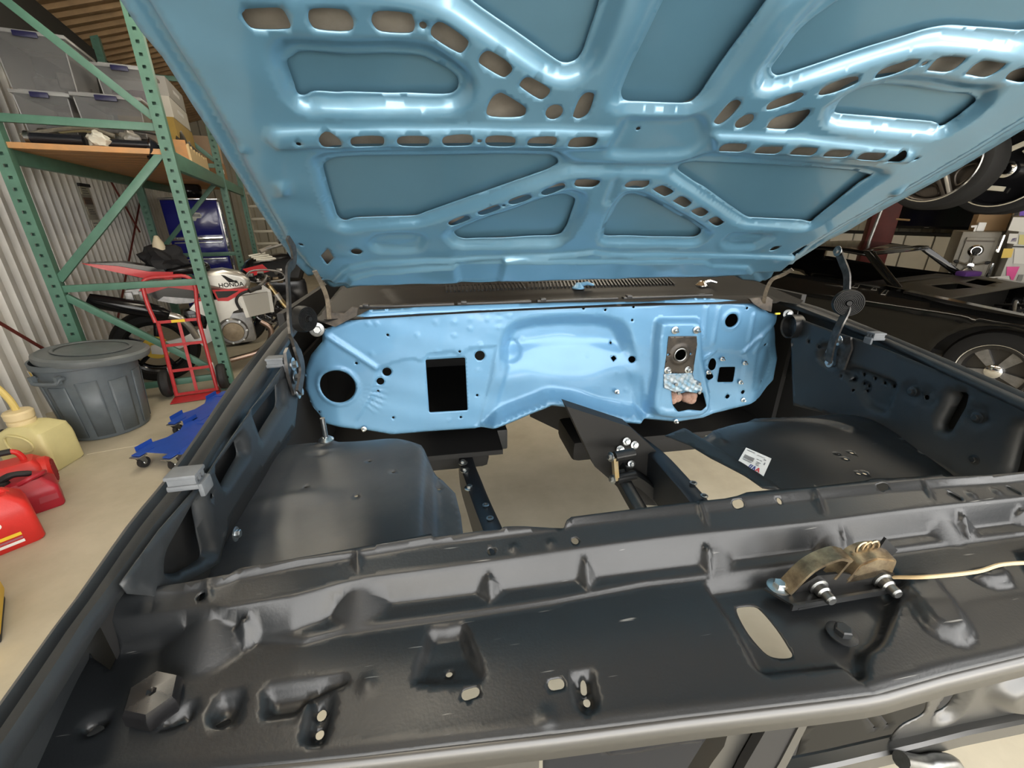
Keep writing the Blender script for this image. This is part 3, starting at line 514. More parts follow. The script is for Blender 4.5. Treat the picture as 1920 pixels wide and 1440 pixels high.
rw = sheet('weld_patch', [(0.779,0.884),(0.894,0.881),(0.902,0.857),(0.933,0.842),(0.946,0.806),(0.92,0.799),(0.874,0.811),(0.835,0.809),(0.789,0.83)], [], lambda P: .0310+.0012*np.sin(P[:, 0]*250+P[:, 1]*90)*np.sin(P[:, 1]*210-P[:, 0]*60), fmap, mat('bare_weld_metal', (0.50, 0.55, 0.60), 0.35, 0.8, col2=(0.12, 0.30, 0.48), vs=45), FW_, .004, thick=.001, label='ground bare metal weld patch')
for c_ in [(0.832,0.842),(0.925,0.838),(0.848,0.806),(0.931,0.803)]: MB().cyl(fpt(c_, .03), fpt(c_, .038), .006, 12).build('spacer', STEEL, FW_)
ins = MB(); PINK = mat('pink_insulation', (0.50, 0.33, 0.27), 0.95, col2=(0.33, 0.20, 0.15), vs=60, bump=1.0, bs=120)
ic = [(0.855,0.772),(0.922,0.767)]
for k, c_ in enumerate(ic):
    for j in range(4):
        a = j*2.1+k; ins.lathe(fpt(c_, -.012)+Vector((.012*math.cos(a), 0, .008*math.sin(a))), (0, -1, .1), [(.0, -.02), (.016, -.015), (.022, 0), (.018, .018), (.008, .027), (0, .03)], 14)
ins.build('insulation', PINK, FW_, smooth=80, label='scrap of pink insulation behind the pedal hole')
for c_ in [(1.022,0.919),(0.975,0.87),(1.12,0.897),(1.119,0.819),(0.62,0.816),(1.147,0.743),(0.874,0.674),(-0.274,0.746),(0.843,1.06)][:8]:
    MB().lathe(fpt(c_, .002), NF, [(.009, 0), (.009, .004), (.004, .005), (.004, .016), (0, .017)], 10).build('stud', ZINC, FW_)
# ------------------------------------------------------------ cowl panel with the louvred air inlet
ctop = [(-0.292,1.132)][0][1]
def cmap(P, h):
    y = P[:, 1]; z = 1.142+(y-1.36)*.16+h-.012*((P[:, 0]-.47)/.8)**2
    return np.stack([P[:, 0], y, z], 1)
cow_out = [(-.335, 1.31), (-.30, 1.335), (1.20, 1.335), (1.245, 1.30), (1.30, 1.34), (1.26, 1.78), (-.33, 1.80), (-.37, 1.34)]
NL = 62
lou = [fillet([(.035+i*.0137, 1.502), (.0425+i*.0137, 1.502), (.0425+i*.0137+(.012 if i > 20 else 0), 1.572), (.035+i*.0137+(.012 if i > 20 else 0), 1.572)], .003, 2) for i in range(NL)]
cband = fillet([(-.14, 1.43), (1.02, 1.43), (1.06, 1.60), (-.20, 1.60)], .03, 4)
def cow_h(P):
    return -.006*ramp((sdf(P, [(-.3, 1.31), (1.2, 1.31), (1.2, 1.395), (-.3, 1.395)]))/.012)+.005*ramp(sdf(P, cband)/.02)
COWL = sheet('cowl_panel', cow_out, lou+[circ((-.22, 1.42), .008, 8), circ((.55, 1.37), .006, 8), circ((.12, 1.375), .005, 8)], cow_h, cmap, mat('cowl_black', (0.014, 0.0135, 0.0125), 0.5, 0.0, var=0.3, vs=9, spec=.18), CAR, .014, [(cband, (.001, .012))], thick=.0015, hst=.006, label='black cowl panel with a louvred air inlet')
m_ = MB()
for i in range(NL+1):
    x_ = .035+i*.0137-.0031; sk = .012 if i > 20 else 0; z_ = 1.142+(1.537-1.36)*.16+.008-.012*((x_-.47)/.8)**2
    m_.bar((x_, 1.502, z_-.0056), (x_+sk, 1.572, z_+.0056), .0052, .007)
m_.build('louvre_fins', SATIN, COWL, kind='stuff')
for i, (x0, x1, y_) in enumerate(((-.24, .05, 1.372), (.06, .30, 1.372), (.32, .60, 1.372), (.62, .95, 1.372))):
    m_ = MB(); m_.box(((x0+x1)/2, y_, 1.152), (x1-x0, .022, .008), bev=.002); m_.box((x0+.02, y_-.004, 1.157), (.018, .02, .010), bev=.002)
    m_.build('seal_strip', SATIN, COWL)
for x_ in (.50, .985):                                        # washer jets
    c_ = Vector(cmap(np.array([[x_, 1.49]]), np.array([0.006]))[0])
    MB().lathe(c_, (0, 0, 1), [(.022, 0), (.022, .004), (.014, .012), (.009, .02), (0, .022)], 16).tube([c_+Vector((0, 0, .012)), c_+Vector((.03, -.005, .018)), c_+Vector((.055, -.008, .012))], [.008, .007, .004], 8).build('washer_jet', CHROME if x_ > .8 else BLUEF, COWL)

# ------------------------------------------------------------ cabin behind the firewall, built black to stand in for its shade
m_ = MB(); m_.box((-.14, 1.95, .56), (.70, 1.05, .02)); m_.box((1.05, 1.95, .56), (.66, 1.05, .02)); m_.box((.44, 2.46, .85), (1.86, .03, .6)); m_.box((-.49, 1.95, .84), (.02, 1.05, .58)); m_.box((1.38, 1.95, .84), (.02, 1.05, .58)); m_.box((.47, 1.95, 1.125), (1.66, 1.05, .015))
m_.build('cabin_tub', BLACK, CAR)
MB().tube([(-.3, 1.75, 1.02), (.47, 1.72, 1.04), (1.25, 1.75, 1.02)], .05, 12).build('dash_frame', SATIN, CAR)

def cap(a, b, r, n=6):                               # slot outline between two centres
    a = np.array(a); b = np.array(b); t = math.atan2(b[1]-a[1], b[0]-a[0])
    return [tuple(b+r*np.array([math.cos(t-pi/2+pi*i/n), math.sin(t-pi/2+pi*i/n)])) for i in range(n+1)]+[tuple(a+r*np.array([math.cos(t+pi/2+pi*i/n), math.sin(t+pi/2+pi*i/n)])) for i in range(n+1)]
# ------------------------------------------------------------ fenders with stamped aprons
LI0 = Vector((-.300, .35, 0)); LId = (Vector((-.345, 1.45, 0))-LI0).normalized(); LIn = Vector((LId.y, -LId.x, 0))
RI0 = Vector((1.10, .5, 0)); RId = (Vector((1.22, 1.45, 0))-RI0).normalized(); RIn = Vector((-RId.y, RId.x, 0))
def amap_(o, d, n):
    o, d, n = np.array(o), np.array(d), np.array(n)
    return lambda P, h: o+np.outer(P[:, 0], d)+np.outer(h, n)+np.outer(P[:, 1], [0, 0, 1])
def lz(y): return 1.093+.035*ss((y-.3)/1.1)                   # height of the fender shoulder
def gutter_l(y): return -.325+.04*(y-1.0)*-1.0-.02*max(0, y-1)
# left apron (t along y, z)
la_out = [(0.033,1.055),(0.001,1.094),(-0.002,1.109),(0.066,1.113),(0.169,1.108),(0.271,1.116),(0.342,1.12),(0.485,1.127),(0.6,1.133),(0.631,1.096),(0.612,1.045),(0.539,0.993),(0.357,1.013),(0.208,1.025),(0.144,0.993)]
la_holes = [fillet(q_, .012, 4) for q_ in ([(0.368,1.121),(0.52,1.109),(0.496,1.066),(0.369,1.061)], [(0.206,1.104),(0.292,1.108),(0.295,1.072),(0.204,1.066)], [(0.07,1.081),(0.148,1.096),(0.135,1.015),(0.108,1.027),(0.073,1.047),(0.058,1.064)])]
la_holes += [circ((0.172,1.079), .004, 8)]
LAF = [fillet(q_, .016, 4) for q_ in ([(0.344,1.124),(0.557,1.11),(0.528,1.049),(0.358,1.049)], [(0.191,1.107),(0.307,1.111),(0.316,1.058),(0.203,1.056)], [(0.06,1.088),(0.158,1.104),(0.158,0.999),(0.117,1.007),(0.064,1.042),(0.044,1.065)])]
def la_h(P):
    h = np.zeros(len(P))
    for q_ in LAF: h = h-.012*ramp(sdf(P, q_)/.014)
    return h+.014*ss(1-(P[:, 1]-.90)/.05)*0
FL = empty('fender', (0, 0, 0)); FL.parent = CAR; FL['label'] = 'black left-hand fender with three apron windows'
apl = sheet('apron', la_out, la_holes, la_h, amap_(LI0, LId, LIn), ECOAT2, FL, .012, [(q_, (.001, .007, .014)) for q_ in LAF], thick=.0015, hst=.006)
# outer skin: inner gutter edge and outer shoulder line measured along the car, section swept between them
def fender(inner, outer, ztop, fl, side):
    prof = [(-.02, -.012), (0.0, 0.0), (.05, .003), (.09, -.006), (.14, -.009), (.46, -.009), (.50, -.003), (.53, -.001), (.62, -.004), (.80, -.018), (.93, -.040), (1.0, -.070), (1.06, -.14), (1.10, -.32)]
    ys = np.linspace(-.06, 1.42, 48)
    I = np.array(sorted([(p[1], p[0]) for p in inner])); O = np.array(sorted([(p[1], p[0]) for p in outer]))
    ext = lambda A, y: np.interp(y, A[:, 0], A[:, 1])+np.where(y < A[0, 0], (y-A[0, 0])*(A[2, 1]-A[0, 1])/(A[2, 0]-A[0, 0]), 0)
    vs = []; fs = []; k = len(prof)
    for y in ys:
        xi = float(ext(I, y)); xo = float(ext(O, y)); W_ = abs(xo-xi)
        for a, b in prof: vs.append((xi-side*W_*a, y, ztop(y)+b))
    for i in range(len(ys)-1):
        for j in range(k-1): fs.append((i*k+j, i*k+j+1, (i+1)*k+j+1, (i+1)*k+j))
    o = MB().add(vs, fs).build('fender_skin', ECOAT2, fl, smooth=50)
    md = o.modifiers.new('gauge', 'SOLIDIFY'); md.thickness = .002; md.offset = 0
    return o
fender([(-0.299,0.267),(-0.31,0.327),(-0.311,0.355),(-0.316,0.43),(-0.316,0.527),(-0.33,0.649),(-0.339,0.734),(-0.355,0.915),(-0.379,1.152),(-0.4,1.43)], [(-0.347,0.277),(-0.357,0.34),(-0.38,0.459),(-0.387,0.55),(-0.403,0.673),(-0.436,0.884),(-0.456,1.112),(-0.47,1.42),(-0.48,1.712)], lambda y: 1.100+.035*min(1, max(0, (y-.35)/.85)), FL, 1)
for a_, b_ in (((-0.33,0.347,1.093), (-0.328,0.336,1.093)), ((-0.324,0.313,1.093), (-0.323,0.308,1.093)), ((-0.313,0.248,1.093), (-0.31,0.243,1.093))):
    MB().prism(cap((a_[0], a_[1]), (b_[0], b_[1]), .006), (0, 0, 1.0902), (1, 0, 0), (0, 1, 0), (0, 0, 1), .0012).build('mount_slot', BLACK, FL)
# right apron
ra_out = [(0.757,1.091),(0.595,1.088),(0.412,1.089),(0.223,1.079),(0.074,1.071)]+[(-.28, 1.075), (-.28, .86)]+[(0.004,0.887),(0.062,0.862),(0.133,0.874),(0.252,0.873),(0.345,0.865),(0.418,0.864),(0.494,0.847),(0.656,0.805),(0.743,1.008)]
ra_holes = [fillet([(0.194,1.052),(0.176,1.053),(0.178,0.966),(0.195,0.954),(0.202,0.965)], .006, 3), fillet([(0.06,1.045),(0.056,0.988),(0.047,0.934),(-0.016,0.926),(0.003,1.029)], .01, 3), circ((0.663,1.031), .006, 10), circ((0.616,1.027), .006, 10), circ((0.487,1.116), .007, 10), circ((0.25,1.012), .006, 10)]
for c_ in [(0.446,0.997),(0.409,0.999),(0.47,0.973),(0.437,0.973),(0.502,0.971),(0.42,0.972),(0.378,0.998),(0.35,1),(0.449,0.947),(0.42,0.957)]: ra_holes.append(circ(c_, .0045, 8))
RAF = fillet([(0.529,0.987),(0.482,1.015),(0.454,1.021),(0.338,1.021),(0.326,1.013),(0.326,0.956),(0.334,0.922),(0.391,0.917),(0.474,0.963)], .012, 3)
RAS = fillet([(0.214,1.05),(0.17,1.062),(0.163,1.031),(0.171,0.952),(0.195,0.94),(0.215,0.952)], .014, 4)
RAC = fillet([(0.075,1.037),(0.065,0.97),(0.059,0.93),(-0.027,0.898),(0.004,1.062)], .014, 3)
RB_ = [(0.289,1.011), (0.248,1.013), (0.139,1.016)]
RAH = fillet([(0.613,1.045),(0.509,1.076),(0.502,1.037),(0.51,0.993),(0.562,0.971),(0.617,0.992)], .01, 3)
def ra_h(P):
    h = -.016*ramp(sdf(P, RAF)/.012)-.020*ramp(sdf(P, RAS)/.014)-.020*ramp(sdf(P, RAC)/.016)-.014*ramp(sdf(P, RAH)/.012)
    for c_ in RB_: h = h-.007*ss(1-np.abs(np.hypot(P[:, 0]-c_[0], P[:, 1]-c_[1])-.016)/.007)
    return h
FR = empty('fender', (0, 0, 0)); FR.parent = CAR; FR['label'] = 'black right-hand fender with a slotted apron'
apr = sheet('apron', ra_out, ra_holes, ra_h, amap_(RI0, RId, RIn), ECOAT2, FR, .012, [(q_, (.001, .007, .014)) for q_ in (RAF, RAS, RAC, RAH)], thick=.0015, hst=.006)
fender([(1.041,0.446),(1.076,0.558),(1.124,0.72),(1.184,0.936),(1.213,1.129),(1.255,1.421)], [(1.165,0.507),(1.199,0.635),(1.246,0.811),(1.302,1.04),(1.354,1.223),(1.382,1.516)], lambda y: 1.082+.035*min(1, max(0, (y-.5)/.8)), FR, -1)
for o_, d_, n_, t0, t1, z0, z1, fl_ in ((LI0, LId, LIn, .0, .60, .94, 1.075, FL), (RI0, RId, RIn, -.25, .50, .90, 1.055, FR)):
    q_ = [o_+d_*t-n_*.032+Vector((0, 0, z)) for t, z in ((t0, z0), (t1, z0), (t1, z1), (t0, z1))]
    MB().add(q_, [(0, 1, 2, 3)]).build('apron_shade_sheet', BLACK, fl_, smooth=0)  # black sheet added behind the apron so its windows read as shade
for x_, fl_ in ((-.47, FL), (1.40, FR)):                       # added black panel standing in for the shaded hollow of the fender
    MB().box((x_, 1.42, .66), (.012, .60, .62), bev=.004).build('fender_shade_panel', BLACK, fl_)
MB().box((-.275, .24, .90), (.17, .46, .006)).build('gap_shade_sheet', BLACK, FL)  # black sheet added in place of the shade in the header gap
# rubber bumpers, bolts on the aprons
def bumper(p, d, n, fl):
    p = Vector(p); d = Vector(d); n = Vector(n); m_ = MB(); R = Matrix((d, n, Vector((0, 0, 1)))).transposed()
    m_.box(p, (.026, .034, .007), R, .002); m_.box(p+Vector((0, 0, .014)), (.026, .034, .005), R, .0015)
    for j in (-1, 0, 1): m_.box(p+d*.009*j+Vector((0, 0, .007)), (.004, .030, .012), R)
    m_.box(p+n*.018-Vector((0, 0, .006)), (.024, .006, .018), R, .002)
    m_.build('rubber_bumper', RUBBER, fl)
for p_, fl_, d_, n_ in (((-0.313,0.496,1.118), FL, LId, LIn), ((-0.338,0.908,1.13), FL, LId, LIn)): bumper(p_, d_, n_, fl_)
bumper((1.158,0.933,1.105), RId, RIn, FR)
bolt(FL, (-0.304,0.542,0.999), LIn, .006); bolt(FL, (-0.32,0.946,1.116), LIn, .0085); bolt(FL, (-0.32,0.944,1.051), LIn, .0085)
for p_ in ((1.117,0.637,1.014), (1.114,0.609,0.927), (1.136,0.786,1.011)): bolt(FR, p_, RIn, .007, ECOAT)
# dished vent tube at the back of the right apron
MB().lathe((1.173,1.24,1.061), tuple(RIn), [(.0, -.02), (.034, -.02), (.036, .0), (.040, .004), (.040, -.03)], 24).build('drain_tube', SATIN, FR)
# ------------------------------------------------------------ wheelhouses (inner fenders)
def wl_out(): return [(-0.375,1.046),(-0.352,1.048),(-0.29,1.001),(-0.25,0.974),(-0.172,0.944),(-0.113,0.897),(-0.057,0.836),(-0.015,0.774),(0.009,0.726),(0.016,0.656),(0.018,0.543),(0.015,0.488),(-0.154,0.46),(-0.289,0.451),(-0.333,0.466),(-0.345,0.531)]
WLo = wl_out()
xb = [(-0.057,0.72)][0][0]
def wl_z(P):
    x, y = P[:, 0], P[:, 1]
    z = .955-.55*np.maximum(0, y-.80)**2*3.2-.10*np.maximum(0, .62-y)**2*3
    z = z-.055*ramp((x-xb)/.03)-.10*np.maximum(0, x-xb-.02)-.05*ss((xb-x-.1)/.25)*0
    z = z+.010*ss(1-np.hypot((x-(-0.265,0.676)[0])/.10, (y-(-0.265,0.676)[1])/.03))
    z = z+.012*ss(1-np.hypot((x-(-0.268,0.906)[0])/.035, (y-(-0.268,0.906)[1])/.03))-.008*ss(1-np.hypot((x-(-0.267,0.84)[0])/.03, (y-(-0.267,0.84)[1])/.02))
    return z+.003*np.sin(x*24)*np.sin(y*17+1)
zmap = lambda P, h: np.stack([P[:, 0], P[:, 1], h], 1)
wlh = [circ(c_, .0035, 8) for c_ in [(-0.157,0.779),(-0.107,0.735),(-0.166,0.668),(-0.261,0.711),(-0.023,0.744)]]
WL = sheet('wheelhouse', WLo, wlh, wl_z, zmap, mat('dusty_black_primer', (.036, .040, .046), .34, col2=(.095, .096, .096), vs=5, bump=.05, bs=250, rvar=.15), CAR, .012, thick=.0016, hst=.004, label='dusty black left inner fender with a bare stud')
edge = [Vector((p[0], p[1], wl_z(np.array([p]))[0])) for p in WLo[7:11]]
m_ = MB()
for a, b in zip(edge, edge[1:]): m_.add([a, b, b-Vector((-.004, 0, .10)), a-Vector((-.004, 0, .10))], [(0, 1, 2, 3)])
m_.build('flange', ECOAT, WL)
q_ = Vector((-0.263,0.886,0.955)); MB().cyl(q_, q_+Vector((0, 0, .055)), .0052, 12).lathe(q_, (0, 0, 1), [(.016, 0), (.016, .003), (.010, .008), (0.006, .009)], 16).build('stud', ZINC, WL, label='bare threaded stud')
WRo = [(0.49,0.788),(0.57,0.821),(0.65,0.846),(0.705,0.891),(0.864,0.96),(1.043,1.028),(1.164,1.029),(1.141,0.893),(1.114,0.767),(1.04,0.58),(0.992,0.498),(0.734,0.497),(0.568,0.572),(0.56,0.611),(0.535,0.681),(0.522,0.74)]
def wr_z(P):
    x, y = P[:, 0], P[:, 1]
    z = .950-.60*np.maximum(0, y-.80)**2*2.6-.06*np.maximum(0, .6-y)
    a = (0.57,0.821); b = (0.613,0.608)
    d = ((x-a[0])*(b[1]-a[1])-(y-a[1])*(b[0]-a[0]))/math.hypot(b[0]-a[0], b[1]-a[1])       # distance inboard of the bend
    z = z-.045*ramp((-d+.02)/.05)
    a1 = (0.754,0.899); z = z+.010*ss(1-np.abs(np.hypot(x-a1[0]-.08, y-a1[1]+.12)-.19)/.025)*(y > .8)
    return z+.002*np.sin(x*22)*np.sin(y*19)
wrh = [circ(c_, .0045, 8) for c_ in [(0.882,0.711),(0.917,0.708),(0.882,0.689),(0.858,0.635),(0.871,0.633),(0.729,0.6),(0.993,0.896)]]
WR = sheet('wheelhouse', WRo, wrh, wr_z, zmap, ECOAT, CAR, .012, thick=.0016, hst=.004, label='black right inner fender with a white parts label')
# parts label on the right wheelhouse
stk = [(0.691,0.769),(0.716,0.717),(0.641,0.661),(0.624,0.71)]
s0 = Vector((*stk[0], 0)); sx = Vector((*stk[1], 0))-s0; sy = Vector((*stk[3], 0))-s0
def lab(poly, h, name, m, par):
    P = np.array([tuple((s0+sx*a+sy*b))[:2] for a, b in poly]); zz = wr_z(P)
    return MB().add([(p[0], p[1], z+h) for p, z in zip(P, zz)], [tuple(range(len(poly)))]).build(name, m, par, smooth=0)
LBL = lab([(0, 0), (.33, 0), (.66, 0), (1, 0), (1, .5), (1, 1), (.66, 1), (.33, 1), (0, 1), (0, .5)], .0022, 'parts_label', WHITE, WR); LBL['label'] = 'white parts label with barcode'
INKB = mat('ink_black', (0.05, 0.05, 0.06), .6); INKN = mat('ink_navy', (0.03, 0.05, 0.22), .6); INKR = mat('ink_red', (0.55, 0.03, 0.04), .6)
def rects(name, m, L, h=.003):
    mb = MB()
    for poly in L:
        P = np.array([tuple((s0+sx*a+sy*b))[:2] for a, b in poly]); zz = wr_z(P); mb.add([(p[0], p[1], z+h) for p, z in zip(P, zz)], [tuple(range(len(poly)))])
    o = mb.build(name, m, LBL if False else WR, smooth=0); return o
R4 = lambda a, b, c, d: [(a, b), (c, b), (c, d), (a, d)]
rects('barcode', INKB, [R4(.10+i*.016, .40, .10+i*.016+(.007 if i % 3 else .012), .62) for i in range(24)])
rects('print_lines', mat('ink_grey', (.25, .25, .27), .6), [R4(.08, .10, .40, .13), R4(.10, .66, .45, .69), R4(.55, .36, .62, .39), R4(.66, .36, .75, .39), R4(.78, .22, .86, .27), R4(.58, .50, .74, .53), R4(.58, .58, .70, .61), R4(.50, .15, .80, .17), R4(.84, .38, .88, .52), R4(.6, .66, .72, .69)])
# letters A M D as slanted strokes
rects('logo_letters', INKN, [[(.54, .96), (.59, .76), (.63, .76), (.58, .96)], [(.59, .76), (.63, .76), (.66, .96), (.62, .96)], [(.46, .96), (.51, .76), (.55, .76), (.50, .96)], [(.40, .96), (.44, .76), (.50, .76), (.49, .80), (.47, .80), (.44, .92), (.47, .92), (.46, .96)]])
rects('logo_letters', INKR, [[(.66, .96), (.73, .76), (.77, .76), (.70, .96)], [(.73, .76), (.77, .76), (.82, .96), (.78, .96)], [(.70, .88), (.79, .88), (.80, .91), (.69, .91)]], .0032)

# ------------------------------------------------------------ wide front header panel (x, y) -> z
CR = [  # creases from the front lip to the rear flange: polyline and height
 ([(-0.383,0.256),(-0.357,0.259),(-0.206,0.246),(-0.086,0.235),(0.076,0.223),(0.193,0.216),(0.32,0.207),(0.386,0.203),(0.472,0.207),(0.567,0.209),(0.672,0.212)], 1.000),
 ([(-0.352,0.355),(-0.234,0.35),(-0.158,0.332),(-0.121,0.338),(-0.061,0.338),(0.107,0.339),(0.216,0.344),(0.271,0.342),(0.418,0.34),(0.534,0.339),(0.614,0.337),(0.761,0.334),(0.889,0.332)], 1.012),
 ([(-0.35,0.356),(-0.233,0.352),(-0.153,0.335),(-0.12,0.341),(-0.06,0.341),(0.107,0.341),(0.216,0.346),(0.272,0.345),(0.419,0.343),(0.535,0.342),(0.615,0.34),(0.763,0.338),(0.892,0.336)], 1.017),
 ([(-0.348,0.357),(-0.233,0.354),(-0.168,0.344),(-0.144,0.352),(-0.122,0.366),(0.015,0.364),(0.132,0.361),(0.287,0.358),(0.471,0.358),(0.66,0.353),(0.786,0.353),(0.921,0.353)], 1.020),
 ([(-0.327,0.351),(-0.29,0.356),(-0.236,0.356),(-0.164,0.364),(-0.094,0.376),(0.008,0.378),(0.124,0.379),(0.274,0.378),(0.476,0.372),(0.632,0.369),(0.79,0.366),(0.923,0.364)], 1.050),
 ([(-0.327,0.371),(-0.284,0.38),(-0.247,0.38),(-0.23,0.389),(-0.171,0.397),(-0.096,0.401),(-0.007,0.407),(0.07,0.408),(0.144,0.408),(0.307,0.403),(0.462,0.403),(0.65,0.395),(0.829,0.393),(0.971,0.393)], 1.058),
 ([(-0.327,0.381),(-0.281,0.384),(-0.236,0.39),(-0.227,0.394),(-0.123,0.404),(-0.026,0.412),(0.07,0.408),(0.137,0.407),(0.146,0.416),(0.293,0.416),(0.391,0.415),(0.581,0.412),(0.696,0.405),(0.824,0.393),(0.963,0.392)], 1.067)]
CRx = [np.array(sorted(c)) for c, z in CR]; CRz = [z for c, z in CR]
CRx = [np.vstack([[c[0, 0]-1, c[0, 1]-(c[1, 1]-c[0, 1])/(c[1, 0]-c[0, 0])], c, [c[-1, 0]+1, c[-1, 1]+(c[-1, 1]-c[-2, 1])/(c[-1, 0]-c[-2, 0])]]) for c in CRx]
def cry(i, x): return np.interp(x, CRx[i][:, 0], CRx[i][:, 1])
def base_z(x, y):
    Y = [cry(i, x) for i in range(7)]
    for i in range(1, 7): Y[i] = np.maximum(Y[i], Y[i-1]+.0022)
    z = np.full(len(x), CRz[0])
    for i in range(6):
        t = (y-Y[i])/(Y[i+1]-Y[i]); k = t > 0
        z = np.where(k, CRz[i]+(CRz[i+1]-CRz[i])*np.clip(t, 0, 1), z)
    return z
HG = []   # gussets across the bends: x0, y_top, z_top, y_bot, z_bot, slope
for (tx, ty), (bx, by), sl in zip([(-0.212,0.35),(0.037,0.367),(0.151,0.368),(0.306,0.364),(0.498,0.365),(0.681,0.358),(0.781,0.355)], [(-0.211,0.335),(0.036,0.347),(0.148,0.345),(0.3,0.344),(0.488,0.341),(0.675,0.34),(0.782,0.341)], (1.3, 1.05, 1.05, 1.05, 1.05, 1.05, 1.05)):
    HG.append((tx, ty, 1.042, bx, by, 1.0185 if len(HG) else 1.0115, sl))
for (tx, ty), (bx, by) in zip([(-0.258,0.39),(-0.11,0.41),(0.321,0.412),(0.493,0.411),(0.665,0.408)], [(-0.249,0.37),(-0.106,0.385),(0.316,0.388),(0.482,0.383),(0.652,0.382)]):
    HG.append((tx, ty, 1.070, bx, by, 1.0565, .9))
Zs = 1.006
PK = [(sp([(-0.033,0.333),(-0.012,0.333),(0.006,0.333),(0.014,0.308),(0.023,0.279),(0.018,0.267),(0.005,0.266),(-0.047,0.278),(-0.048,0.288),(-0.04,0.312)], 3), .013, .011, .45),
 (sp([(-0.141,0.287),(-0.132,0.289),(-0.119,0.288),(-0.115,0.276),(-0.117,0.252),(-0.124,0.246),(-0.136,0.249),(-0.142,0.257),(-0.142,0.271)], 3), .011, .009, .9),
 (sp([(0.101,0.265),(0.111,0.266),(0.125,0.265),(0.125,0.251),(0.124,0.239),(0.118,0.232),(0.108,0.229),(0.1,0.236),(0.099,0.248)], 3), .011, .009, .9),
 (fillet([(-0.225,0.303),(-0.198,0.302),(-0.194,0.278),(-0.198,0.27),(-0.217,0.271),(-0.228,0.281)], .008, 3), .012, .010, .5),
 (fillet([(-0.186,0.302),(-0.154,0.301),(-0.11,0.3),(-0.101,0.29),(-0.141,0.28),(-0.145,0.268),(-0.179,0.271)], .008, 3), .012, .010, .4),
 (fillet([(-0.274,0.286),(-0.261,0.288),(-0.252,0.3),(-0.238,0.301),(-0.233,0.285),(-0.245,0.277),(-0.264,0.275)], .008, 3), .012, .010, .5),
 (fillet([(-0.336,0.293),(-0.327,0.302),(-0.308,0.305),(-0.302,0.291),(-0.311,0.282),(-0.326,0.281)], .008, 3), .010, .010, .6),
 (fillet([(0.286,0.341),(0.349,0.341),(0.407,0.341),(0.538,0.34),(0.526,0.293),(0.434,0.238),(0.406,0.231),(0.392,0.215),(0.374,0.211),(0.372,0.225),(0.289,0.232),(0.282,0.241)], .012, 4), .013, .012, 1.0)]
LOB = [(sp([(0.501,0.296),(0.529,0.299),(0.56,0.297),(0.553,0.271),(0.546,0.251),(0.535,0.235),(0.52,0.229),(0.506,0.231),(0.493,0.247),(0.501,0.277)], 3), .012, .012),
 (sp([(0.613,0.292),(0.657,0.295),(0.654,0.283),(0.643,0.274),(0.621,0.276),(0.611,0.284)], 3), .010, .009),
 (fillet([(0.71,0.311),(0.793,0.315),(0.727,0.272),(0.675,0.273)], .008, 3), .010, .010)]
hh = []
for c_, r_ in (((-0.258,0.373), .0042), ((-0.352,0.449), .006), ((0.042,0.39), .0042), ((0.144,0.389), .0045), ((-0.129,0.275), .0042), ((-0.128,0.261), .0036), ((-0.013,0.287), .0034), ((0.113,0.245), .0034), ((-0.212,0.28), .0055), ((-0.318,0.291), .0055), ((0.435,0.406), .0036)):
    hh.append(circ(c_, r_, 12))
def cap(a, b, r, n=6):
    a = np.array(a); b = np.array(b); t = math.atan2(b[1]-a[1], b[0]-a[0])
    return [tuple(b+r*np.array([math.cos(t-pi/2+pi*i/n), math.sin(t-pi/2+pi*i/n)])) for i in range(n+1)]+[tuple(a+r*np.array([math.cos(t+pi/2+pi*i/n), math.sin(t+pi/2+pi*i/n)])) for i in range(n+1)]
for (a_, b_), r_ in (([(0.002,0.263),(0.01,0.264)], .0045), ([(0.083,0.258),(0.09,0.258)], .0045), ([(0.114,0.258),(0.113,0.254)], .0030), ([(0.371,0.408),(0.379,0.409)], .0045), ([(0.592,0.405),(0.602,0.406)], .0045), ([(0.689,0.383),(0.692,0.377)], .004), ([(0.789,0.382),(0.792,0.375)], .004)):
    hh.append(cap(a_, b_, r_))
hh.append(sp([(0.313,0.308),(0.321,0.31),(0.335,0.308),(0.339,0.301),(0.34,0.279),(0.339,0.259),(0.338,0.252),(0.331,0.25),(0.317,0.253),(0.31,0.26),(0.306,0.278),(0.308,0.296)], 3))
hd_out = [(-0.357,0.259),(-0.364,0.289),(-0.372,0.315),(-0.359,0.338),(-0.361,0.358)]+[(-0.332,0.339),(-0.335,0.363),(-0.348,0.394)]+[(-0.329,0.384),(-0.281,0.385),(-0.236,0.39),(-0.228,0.396),(-0.17,0.401),(-0.123,0.405),(-0.026,0.415),(-0.024,0.411),(0.057,0.41),(0.061,0.412),(0.135,0.407),(0.147,0.416),(0.293,0.417),(0.36,0.416),(0.379,0.418),(0.397,0.423),(0.429,0.422),(0.492,0.418),(0.578,0.418),(0.599,0.421),(0.63,0.416),(0.704,0.412),(0.702,0.408),(0.768,0.4),(0.831,0.398)]+[(1.075, float(cry(6, np.array([1.075]))[0])), (1.075, float(cry(0, np.array([1.075]))[0]))]+[(0.672,0.212),(0.567,0.209),(0.472,0.207),(0.386,0.203),(0.32,0.207),(0.193,0.216),(0.076,0.223),(-0.086,0.235),(-0.206,0.246)]
